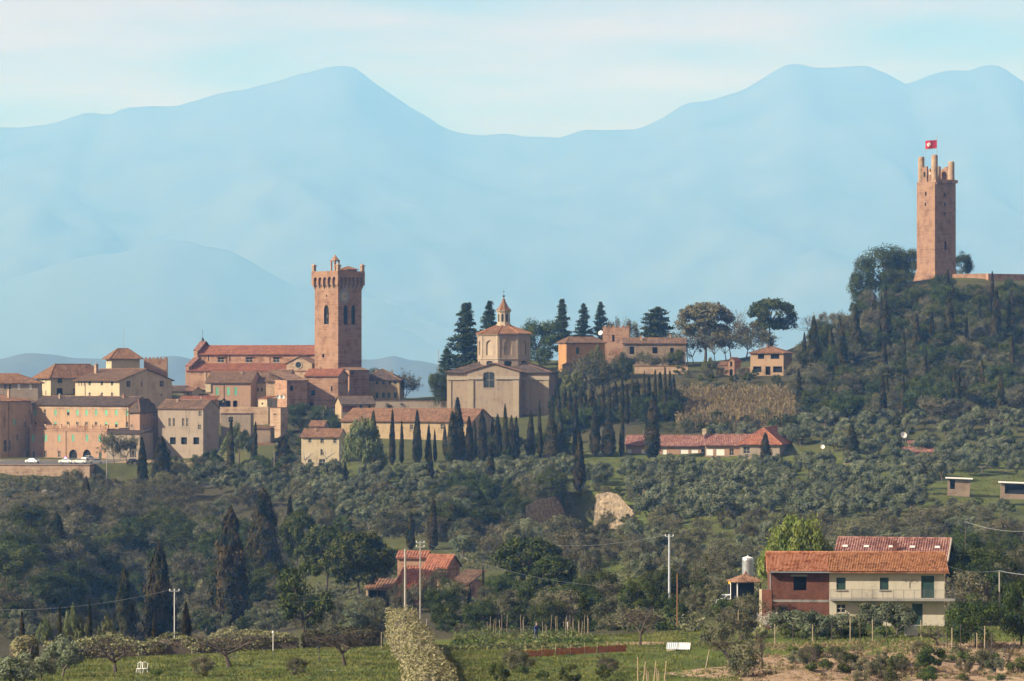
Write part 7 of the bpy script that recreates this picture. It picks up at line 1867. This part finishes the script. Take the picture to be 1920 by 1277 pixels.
def car(p, rz, label, paint, lift=0.0, police=False):
    """a parked car: body shell with cabin, four wheels, glass, lamps"""
    e = empty('parked_car', p, rz, label, 'car')
    e.location.z += lift
    prof = [(-2.05, .35), (-2.1, .75), (-1.75, .95), (-1.05, 1.02), (-.55, 1.42), (.75, 1.45), (1.55, 1.0), (2.0, .9), (2.05, .4)]
    mb = MB(); n = len(prof)
    for y, k in ((-.82, 1.0), (.82, 1.0)):
        for x, z in prof: mb.v.append((x, y * (0.8 if z > 1.2 else 1), z))
    mb.f.append(tuple(range(n))); mb.f.append(tuple(range(2 * n - 1, n - 1, -1))); mb.m += [0, 0]
    for i in range(n): mb.f.append((i, n + i, n + (i + 1) % n, (i + 1) % n)); mb.m.append(0)
    mb.build('body', paint, e)
    gl = MB()
    for s in (-1, 1): gl.face([(x, s * y, z) for x, y, z in ((-.9, .80, 1.04), (1.3, .80, 1.06), (.72, .685, 1.38), (-.5, .685, 1.36))])
    gl.face([(-1.08, y, 1.06) if k else (-.58, y * .82, 1.40) for y, k in ((-.74, 1), (.74, 1), (.74, 0), (-.74, 0))]); gl.face([(1.52, y, 1.05) if k else (.8, y * .82, 1.43) for y, k in ((-.74, 1), (.74, 1), (.74, 0), (-.74, 0))])
    gl.v = [(x * 1.012, y * 1.03, z + .006) for x, y, z in gl.v]
    gl.build('window', MAT['glass_dark'], e)
    for x in (-1.3, 1.3):
        for y in (-.8, .8):
            w = MB().tube((x, y - .1, .32), (x, y + .1, .32), .32, seg=14).build('wheel', MAT['metal_dark'], e); MB().tube((x, y - .115, .32), (x, y + .115, .32), .18, seg=10).build('rim', MAT['metal_grey'], w)
    for y in (-.6, .6): MB().box(-2.13, -2.05, y - .18, y + .18, .66, .8).build('headlight', MAT['paint_white'], e)
    if police:
        MB().box(-.25, .15, -.55, .55, 1.46, 1.54).build('light_bar', MAT['metal_dark'], e)
        MB().lathe([(.16, 0), (.17, .1), (.1, .2), (.02, .22)], 10, c=(-.05, -.3, 1.54)).build('beacon', mat_emit('beacon_blue', (0.16, 0.05, 1.0), 60.0), e)
    return e
pw = mat_plain('car_white', (0.72, 0.72, 0.72), rough=.3, var=.04); pb = mat_plain('car_dark', (0.03, 0.03, 0.035), rough=.3, var=.1); pg = mat_plain('car_silver', (0.42, 0.43, 0.45), rough=.3, metal=.4, var=.05)
zl = rw.z0 + rw.H - .02
def ledge_pt(px, D): return Vector(((px - 960) / FOC * D, D, zl))
car(ledge_pt(61, 916), R(-28), 'white hatchback parked alone at the left of the ledge', pw)
car(ledge_pt(124, 914), R(-20), 'white police car with lit blue beacon before the left arch', pw, police=True)
car(ledge_pt(150, 912), R(-15), 'white estate car parked beside the police car', pw)
car(ledge_pt(165, 930), R(60), 'white van standing in front of the right arch', pw, .35)
car(ledge_pt(180, 912), R(10), 'silver car parked at the right end of the ledge', pg)
car(on_px(248, 912), R(70), 'dark car with bright headlights right of the arches', pb)
car(on_px(1364, 404, .3), R(30), 'white pickup left of the gazebo', pw)

# poles and wires
m_con = mat_plain('pole_concrete', (0.34, 0.31, 0.27), var=.15, scale=3)
def pole(px, pt, D, r, mat, label, arms=0, name='utility_pole', r1=None, mat2=None):
    p = on(px, D); h = (HOR - pt) / FOC * D - p.z
    e = empty(name, p, R(random.uniform(-12, 12)), label, 'pole')
    MB().tube((0, 0, -.5), (0, 0, h), r, r1 or r * .7, 8).build('shaft', mat, e)
    for k in range(arms):
        z = h - .25 - k * .55
        MB().box(-.55, .55, -.05, .05, z - .05, z + .05).build('crossarm', MAT['metal_grey'], e)
        for x in (-.5, 0, .5): MB().lathe([(.05, 0), (.07, .08), (.03, .2)], 6, c=(x, 0, z + .05)).build('insulator', MAT['paint_white'], e)
    return Vector((p.x, p.y, p.z + h))
t1 = pole(1255, 1002, 402, .17, mat_plain('pole_metal', (0.42, 0.45, 0.48), rough=.5, var=.15), 'tall pale metal pole standing in the orchard', 1)
pole(1270, 1075, 336, .09, mat_plain('pole_wood', (0.20, 0.11, 0.055), var=.2, scale=3), 'thin brown wooden pole right of the tan thicket')
t2 = pole(760, 1029, 318, .15, m_con, 'thick pale concrete pole rising from the pale ivy hedge')
pole(756, 1075, 322, .06, MAT['bark'], 'thin dark pole beside the thick concrete one')
t3 = pole(788, 1014, 415, .11, m_con, 'pale pole with two crossarms before the red-roofed farmhouse', 2)
t4 = pole(327, 1104, 347, .06, MAT['paint_white'], 'slender white lamp pole behind the clipped hedge', 1)
t5 = pole(1874, 1070, 338, .10, m_con, 'concrete pole at the right edge beside the dark tree')
t6 = pole(200, 846, 896, .10, m_con, 'grey pole under the retaining wall')
t7 = pole(514, 846, 888, .10, m_con, 'white pole left of the dark round tree by the cottage')
t8 = pole(1810, 978, 480, .05, MAT['bark_grey'], 'slim pole on the slope right of the barn')
pole(611, 760, 985, .10, m_con, 'thin lamp post on the shaded bank above the cottage')
pole(822, 655, 1004, .12, m_con, 'thin pole at the left wall of the domed church')
pole(1208, 706, 945, .12, MAT['paint_white'], 'white pole in the cypress avenue')
def wire(a, b, sag, label, r=.012):
    a, b = Vector(a), Vector(b); pts = []
    for k in range(17): t = k / 16; q = a.lerp(b, t); q.z -= sag * 4 * t * (1 - t); pts.append(q)
    MBw = MB(); MBw.path([p - a for p in pts], [r] * 17, 4)
    o = MBw.build('power_line', MAT['metal_grey'], None, loc=a); tag(o, label, 'cable'); return o
wire(t1, t8, 1.6, 'cable from the pale metal pole running above the barn roof', .016)
wire(t8, pix(1960, 992, 470), .8, 'cable leaving the picture at the right', .016)
wire(t1, pix(1040, 1022, 560), .6, 'cable from the pale metal pole to the cliff foot', .016)
wire(nh.root.location + Vector((nh.W + .3, 0, nh.H + .4)), t5, .35, 'thick pale cable from the farmhouse to the right pole', .032)
wire(t5, pix(1990, 1076, 330), .3, 'thick pale cable leaving at the right edge', .032)
wire(t4, pix(-40, 1142, 350), .8, 'thin wire left of the white lamp pole')
wire(t4, pix(640, 1120, 380), 1.0, 'thin wire right of the white lamp pole')
wire(t3, pix(1120, 1098, 410), 1.0, 'thin wire from the crossarm pole to the orchard')
# dishes and aerials in the town
sat_dish(pix(1127, 632, 1040), 'white satellite dish beside the crenellated brick tower', .8, R(-30), 1.2)
sat_dish(pix(521, 750, 992), 'left of two white satellite dishes above the retaining wall', .7, R(20)); sat_dish(pix(529, 750, 992), 'right of two white satellite dishes above the retaining wall', .7, R(20))
sat_dish(on_px(1693, 862, 2.2), 'pinkish satellite dish on the right slope near the tiny hut', .9, R(20), 1.6)
sat_dish(on_px(1542, 862, 1.0), 'white satellite dish right of the low villa', .6, R(0), 1.5)
antenna(pix(1206, 836, 893), 4.5, 'thin aerial at the left end of the low villa roof', 2)
antenna(pix(1393, 808, 890), 3.0, 'aerial by the red hipped roof of the low villa', 2)
antenna(pix(606, 800, 915), 5.0, 'tall aerial over the cream cottage roof', 3)
antenna(pix(37, 702, 1000), 2.6, 'thin aerial on the far-left orange roof', 1)
# ---------------------------------------------------------------- hedges
def hedge(name, label, pts, w, h, mat, n, size, seed, bulge=.25, top_round=.6, cat='hedge', blob=1.3):
    """clipped hedge: leaves on and under the surface of a long rounded body along ground points"""
    g = np.random.default_rng(seed); P = np.array([(p[0], p[1]) for p in pts]); seg = np.linalg.norm(np.diff(P, axis=0), axis=1); cs = np.concatenate([[0], np.cumsum(seg)]); Ln = cs[-1]
    o0 = Vector((P[0][0], P[0][1], gz1(*P[0]))); root = empty(name, o0, 0, label, cat)
    hs = np.array([p[2] if len(p) > 2 else h for p in pts])
    def frame(s):
        x = np.interp(s, cs, P[:, 0]); y = np.interp(s, cs, P[:, 1]); d = np.stack([np.interp(s + .3, cs, P[:, 0]) - np.interp(s - .3, cs, P[:, 0]), np.interp(s + .3, cs, P[:, 1]) - np.interp(s - .3, cs, P[:, 1])], 1); d = unit(d)
        return x, y, d
    s = g.uniform(0, Ln, n); a = g.uniform(-.12, math.pi + .12, n)
    x, y, d = frame(s); nx, ny = d[:, 1], -d[:, 0]; H_ = np.interp(s, cs, hs)
    ca, sa = np.cos(a), np.sin(a); k = np.maximum(np.abs(ca), np.abs(sa)) ** top_round
    wob = 1 + bulge * (vnoise(s, a * 2, blob, seed % 5) + .6 * vnoise(s, a * 3, .5, seed % 3))
    rr = g.uniform(.86, 1.05, n) * wob
    off = ca / k * w / 2 * rr; zz = (np.clip(sa, 0, 1) / k * .55 + .45 * np.clip(sa * 3, 0, 1)) * H_ * (1 + (wob - 1) * .6) + np.where(sa < .15, g.uniform(0, .5, n) * H_, 0)
    end = np.minimum(s, Ln - s); sh = np.sqrt(np.clip(end / (w * .5), 0.08, 1))
    C = np.stack([x + nx * off * sh, y + ny * off * sh, gzv(x, y) + zz * (.6 + .4 * sh)], 1)
    nn = unit(np.stack([nx * ca, ny * ca, sa + .15], 1) + g.normal(size=(n, 3)) * .55)
    V, F = leaves(C - np.array(tuple(o0)), nn, g.uniform(size * .6, size * 1.35, n), 1.2, None, g)
    obj('foliage', np_mesh('foliage', V, F), MAT[mat], root)
    ss = np.linspace(.25, Ln - .25, max(3, int(Ln / .8))); x, y, d = frame(ss); Hc = np.interp(ss, cs, hs); Vc = []; Fc = []
    aa = np.linspace(0, math.pi, 7)
    for i in range(len(ss)):
        for q in aa: Vc.append((x[i] + d[i, 1] * math.cos(q) * w * .38 - o0.x, y[i] - d[i, 0] * math.cos(q) * w * .38 - o0.y, float(gzv(x[i:i + 1], y[i:i + 1])[0]) - .3 + (math.sin(q) ** .5) * Hc[i] * .86 + .2 - o0.z))
    for i in range(len(ss) - 1):
        for q in range(6): Fc.append((i * 7 + q, i * 7 + q + 1, (i + 1) * 7 + q + 1, (i + 1) * 7 + q))
    obj('branches', np_mesh('branches', np.array(Vc), np.array(Fc)), MAT['bark'], root)
    return root
def ph(px, D, h=None): x = (px - 960) / FOC * D; return (x, D) if h is None else (x, D, h)
hedge('clipped_hedge', 'pale-tipped clipped hedge along the back of the lawn', [ph(82, 309, 2.0), ph(130, 309, 1.5), ph(200, 310, 2.1), ph(260, 310, 1.7), ph(330, 311, 2.2), ph(380, 311, 1.5), ph(430, 312, 1.9), ph(560, 313, 1.4)], 1.7, 2.5, 'leaf_hedge', 9000, .085, 401, .95, blob=2.6)
hedge('clipped_hedge', 'square dark clipped hedge block with pale left face at far left', [ph(22, 300), ph(70, 299)], 2.2, 2.7, 'leaf_hedge', 3600, .085, 402, .12, .9)
hedge('ivy_hedge', 'big pale flowering ivy hedge running down towards the viewer', [ph(752, 313, 3.0), ph(753, 304, 3.6), ph(758, 293, 3.3), ph(770, 281, 2.9), ph(783, 268, 2.6), ph(791, 253, 2.4), ph(794, 238, 2.5), ph(802, 200, 2.5), ph(810, 160, 2.5)], 2.5, 3.2, 'leaf_hedge', 30000, .085, 403, .75, blob=2.2)
hedge('garden_hedge', 'low dark hedge behind the lawn right of the pale clipped one', [ph(565, 314, 1.7), ph(640, 315, 1.8), ph(718, 316, 1.6)], 1.6, 1.7, 'leaf_scrub', 3800, .08, 404, .6)
hedge('boundary_hedge', 'green hedge on the rise under the gazebo', [ph(1330, 372, 1.5), ph(1380, 374, 1.6), ph(1436, 376, 1.5)], 1.6, 1.6, 'leaf_shrub', 3000, .09, 405, .4)
# ---------------------------------------------------------------- vegetable garden
m_stick = mat_plain('cane', (0.34, 0.27, 0.18), var=.25, scale=3); rr_ = random.Random(5)
CANES = []
for k in range(34):
    px = rr_.uniform(912, 1105); D = rr_.uniform(322, 338); h = rr_.uniform(1.3, 2.2)
    p = on(px, D); t = Vector((rr_.gauss(0, .08), rr_.gauss(0, .08), h))
    o = MB().tube((0, 0, -.2), t, .028, .02, 5).build('bean_pole', m_stick, None, loc=p); tag(o, 'cane', 'cane', 'canes in the vegetable garden'); CANES.append(o)
ordinals(CANES, '%s thin upright cane from the left in the vegetable garden')
def rows():
    g = np.random.default_rng(410)
    for i, (D, x0, x1, n, s, lb) in enumerate(((331, 850, 1080, 1500, .1, 'farthest leafy row of the vegetable garden'), (322, 850, 1110, 1800, .1, 'second leafy row of the vegetable garden'), (313, 845, 1130, 2000, .11, 'third leafy row of the vegetable garden'), (303, 850, 1090, 2400, .12, 'nearest leafy row above the orange mesh'))):
        X = (g.uniform(x0, x1, n) - 960) / FOC * D; Y = D + g.normal(0, 1.1, n); Z = gzv(X, Y) + np.abs(g.normal(0, .28, n)) * (1 + 1.2 * vnoise(X, Y, 2.5, i))
        V, F = leaves(np.stack([X, Y, Z], 1), unit(g.normal(size=(n, 3)) + np.array([0, 0, .7])), g.uniform(s * .6, s * 1.4, n), 1.5, None, g)
        tag(obj('vegetable_row', np_mesh('vegetable_row', V, F), MAT['leaf_gum' if i % 2 else 'leaf_shrub']), lb, 'vegetables', kind='stuff')
rows()
mesh_m = mat_plain('mesh_orange', (0.20, 0.018, 0.01), var=.2, scale=3)
for x0, x1, D0, D1, lb in ((956, 1040, 286, 289, 'left length of red-orange mesh fence below the garden'), (1042, 1118, 289, 292, 'middle length of red-orange mesh fence below the garden'), (1120, 1174, 292, 294, 'right length of red-orange mesh fence below the garden')):
    a, b = on(x0, D0), on(x1, D1); e = empty('mesh_fence', a, 0, lb, 'fence'); n = 14
    net = MB(); L_ = b - a
    for k in range(n * 6):
        u = k / (n * 6.0); q = a.lerp(b, u); q.z = gz1(q.x, q.y); q -= a; net.tube(q + Vector((0, 0, .05)), q + Vector((0, 0, .62 + .1 * math.sin(u * 19))), .011, seg=3, caps=False)
    for j in range(11):
        for k in range(n):
            q0, q1 = a.lerp(b, k / n), a.lerp(b, (k + 1) / n)
            for q in (q0, q1): q.z = gz1(q.x, q.y) + .06 + j * .055
            net.tube(q0 - a, q1 - a, .02, seg=3, caps=False)
    tag(net.build('netting', mesh_m, e), kind='stuff')
    for k in range(0, n + 1, 5): q = a.lerp(b, k / n); q.z = gz1(q.x, q.y); MB().tube(q - a, q - a + Vector((0, 0, 1.05)), .03, seg=5).build('post', m_stick, e)
# corrugated sheets on the ground
zs = on(1272, 286); sh = empty('corrugated_sheet', zs, R(-6), 'white corrugated sheets lying on the grass right of the mesh fence', 'sheet')
for k in range(2):
    s = MB(); w0 = -1.05 + k * 1.08
    for i in range(24):
        u0, u1 = w0 + i * 1.02 / 24, w0 + (i + 1) * 1.02 / 24; z0, z1 = .03 * math.sin(i * 1.57), .03 * math.sin((i + 1) * 1.57)
        s.face(((u0, -.75, .15 + z0), (u1, -.75, .15 + z1), (u1, .75, .62 + z1), (u0, .75, .62 + z0)))
    s.build('panel', MAT['paint_white'] if k else mat_plain('sheet_grey', (0.5, 0.55, 0.55), rough=.4, var=.1), sh)
MB().box(-1.1, 1.1, .6, .7, -.2, .5).build('prop', m_stick, sh)
# white water container
pc = on(1708, 303); ib = empty('water_container', pc, R(8), 'white plastic water container in a wire cage on the garden edge', 'container')
MB().box(-.5, .5, -.5, .5, .12, 1.05).lathe([(.1, 1.05), (.1, 1.12)], 8).build('tank', MAT['paint_white'], ib)
MB().box(-.52, .52, -.52, .52, -.15, .118).build('pallet', m_stick, ib)
cg = MB()
for k in range(7):
    z = .15 + k * .15
    for a, b in (((-.52, -.52), (.52, -.52)), ((.52, -.52), (.52, .52)), ((-.52, -.52), (-.52, .52))): cg.tube((*a, z), (*b, z), .01, seg=3)
    x = -.52 + k * 1.04 / 6; cg.tube((x, -.52, .12), (x, -.52, 1.08), .01, seg=3); cg.tube((-.52, x, .12), (-.52, x, 1.08), .01, seg=3)
cg.build('cage', MAT['metal_grey'], ib)
# fence posts
POSTS = []
for k, (px, D) in enumerate(((1418, 300), (1453, 298), (1487, 297), (1524, 298), (1560, 297), (1594, 296), (1613, 296), (1636, 297), (1662, 298), (1727, 300), (1402, 318), (1384, 322), (1770, 284), (1785, 283), (1801, 283), (1832, 282), (1776, 287), (1846, 281), (1860, 280))):
    p = on(px, D); h = 1.7 + .3 * (k % 3)
    o = MB().tube((0, 0, -.2), (.02 * (k % 3 - 1), 0, h), .045, .04, 6).tube((-.09, 0, h * .8), (.09, 0, h * .8), .015, seg=4).build('fence_post', m_stick if k % 2 else MAT['bark'], None, loc=p)
    tag(o, 'post', 'fence post', 'fence posts before the farmhouse'); POSTS.append(o)
ordinals(POSTS, '%s wooden fence post from the left before the farmhouse and on the bank')
# bundle of stakes at the bottom centre
STK = []
for k in range(8):
    px = 1196 + k * 6.5 + (k % 3) * 3; p = on(px, 247); h = (HOR - (1232 + (k * 37) % 28)) / FOC * 247 - p.z
    o = MB().tube((0, 0, -.3), (.14 * math.sin(k * 2.1) * h, .1, h), .055, .04, 6).build('wooden_stake', mat_plain('stake', (0.36, 0.27, 0.16), var=.25) if k == 0 else MAT['stake'], None, loc=p)
    tag(o, 'stake', 'stake', 'leaning stakes at the bottom centre'); STK.append(o)
ordinals(STK, '%s pale stake from the left in the leaning bundle at the bottom')
for px, pt, D, lb in ((1322, 1218, 262, 'leaning pale stick on the grass right of the sheets'), (598, 1216, 268, 'thin black lamp post on the lawn'), (715, 1186, 304, 'grey fence post at the right end of the lawn'), (800, 1160, 316, 'pale stake right of the ivy hedge top'), (512, 1188, 306, 'short white post before the clipped hedge'), (1064, 1166, 335, 'white stake left of the small spruce')):
    p = on(px, D); h = (HOR - pt) / FOC * D - p.z; e = empty('garden_post', p, 0, lb, 'post')
    MB().tube((0, 0, -.2), (.35 if px == 1322 else 0, 0, h), .04, .035, 6).build('shaft', MAT['iron_rail'] if px == 598 else (MAT['paint_white'] if px in (512, 1064) else m_stick), e)
    if px in (598, 512): MB().lathe([(.05, 0), (.11, .05), (.09, .2), (.02, .26)], 8, c=(0, 0, h)).build('lantern', MAT['glass_dark'] if px == 598 else MAT['paint_white'], e)
# white garden chairs at the bottom left
for k, px in enumerate((261, 272)):
    p = on(px, 262); e = empty('garden_chair', p, R(-20 + 30 * k), ('left' if k == 0 else 'right') + ' one of two white wire garden chairs at the bottom', 'chair')
    MB().lathe([(.22, .44), (.22, .47)], 10).build('seat', MAT['paint_white'], e)
    for x in (-.18, .18):
        for y in (-.18, .18): MB().tube((x * .8, y * .8, .44), (x * 1.2, y * 1.2, -.05), .022, seg=5).build('leg', MAT['paint_white'], e)
    MB().path([(-.2, .18, .46), (-.24, .24, .85), (0, .26, 1.0), (.24, .24, .85), (.2, .18, .46)], [.025] * 5, 5).tube((0, .2, .46), (0, .26, 1.0), .02, seg=4).build('backrest', MAT['paint_white'], e)
# stone steps in the lawn bank
st_ = on(617, 258); se = empty('garden_steps', st_ + Vector((0, 0, -.3)), R(4), 'stone steps down the lawn bank at the bottom', 'steps')
for k in range(6): MB().box(-.55, .55, -1.6 + k * .32, -1.6 + k * .32 + .34, -1.2, -.35 + k * .14).build('step', MAT['stone_pale'], se)
# red play slide among the olives
sl_ = on(752, 800); ps = empty('play_slide', sl_, R(20), 'orange-red play slide among the olives', 'slide')
m_or = mat_plain('plastic_red', (0.45, 0.07, 0.035), rough=.5, var=.06)
MB().box(-1.2, -.4, -.4, .4, 1.5, 1.6).build('platform', m_or, ps)
tent = MB()
for k in range(4): t0, t1 = R(45 + 90 * k), R(135 + 90 * k); tent.face(((-.8 + .8 * math.cos(t0), .8 * math.sin(t0), 2.9), (-.8 + .8 * math.cos(t1), .8 * math.sin(t1), 2.9), (-.8, 0, 3.7)))
tent.build('canopy', m_or, ps)
for x in (-1.2, -.4):
    for y in (-.4, .4): MB().tube((x, y, -.2), (x, y, 2.9), .06).build('post', m_or, ps)
MB().path([(-.4, 0, 1.6), (.6, 0, .9), (1.6, 0, .3), (2.2, 0, .15)], [.3, .3, .3, .3], 6).build('chute', m_or, ps)
# a person working in the garden
pp = on(1005, 319); pe = empty('person', pp, R(25), 'person in dark blue jacket bending slightly in the vegetable garden', 'person')
def skin_body():
    J = [((0, 0, .92), .15), ((0, -.03, 1.15), .145), ((0, -.08, 1.38), .16), ((0, -.13, 1.50), .06), ((0, -.17, 1.60), .085), ((0, -.18, 1.70), .10), ((0, -.17, 1.78), .06),
         ((-.1, 0, .86), .10), ((-.12, -.05, .48), .07), ((-.12, 0, .1), .05), ((-.12, -.14, .03), .045), ((.1, 0, .86), .10), ((.13, .03, .48), .07), ((.14, .1, .1), .05), ((.14, -.03, .03), .045),
         ((-.19, -.08, 1.40), .07), ((-.25, -.14, 1.15), .05), ((-.18, -.34, 1.0), .04), ((-.15, -.42, .97), .04), ((.19, -.08, 1.40), .07), ((.26, -.12, 1.15), .05), ((.2, -.34, 1.02), .04), ((.17, -.42, .98), .04)]
    E = [(0, 1), (1, 2), (2, 3), (3, 4), (4, 5), (5, 6), (0, 7), (7, 8), (8, 9), (9, 10), (0, 11), (11, 12), (12, 13), (13, 14), (2, 15), (15, 16), (16, 17), (17, 18), (2, 19), (19, 20), (20, 21), (21, 22)]
    me = bpy.data.meshes.new('body'); me.from_pydata([j[0] for j in J], E, []); me.update()
    o = obj('body', me, None, pe); md = o.modifiers.new('skin', 'SKIN')
    for i, (_, r) in enumerate(J): me.skin_vertices[0].data[i].radius = (r, r)
    me.skin_vertices[0].data[0].use_root = True
    ss = o.modifiers.new('sub', 'SUBSURF'); ss.levels = 2; ss.render_levels = 2
    m = bpy.data.materials.new('clothes'); m.use_nodes = True; N, L = nodes_of(m); b = N['Principled BSDF']
    tc = N.new('ShaderNodeTexCoord'); sp = N.new('ShaderNodeSeparateXYZ'); rp = N.new('ShaderNodeValToRGB'); L.new(tc.outputs['Object'], sp.inputs[0])
    dv = N.new('ShaderNodeMath'); dv.operation = 'DIVIDE'; dv.inputs[1].default_value = 1.85; L.new(sp.outputs['Z'], dv.inputs[0]); L.new(dv.outputs[0], rp.inputs['Fac']); rp.color_ramp.interpolation = 'CONSTANT'
    e = rp.color_ramp.elements; e[0].color = (.03, .025, .02, 1); e[1].position = .06; e[1].color = (.06, .07, .10, 1)
    for p_, c in ((.5, (.04, .06, .16, 1)), (.815, (.5, .3, .22, 1)), (.92, (.06, .04, .03, 1))): k = e.new(p_); k.color = c
    L.new(rp.outputs['Color'], b.inputs['Base Color']); b.inputs['Roughness'].default_value = .9
    me.materials.append(m)
skin_body()
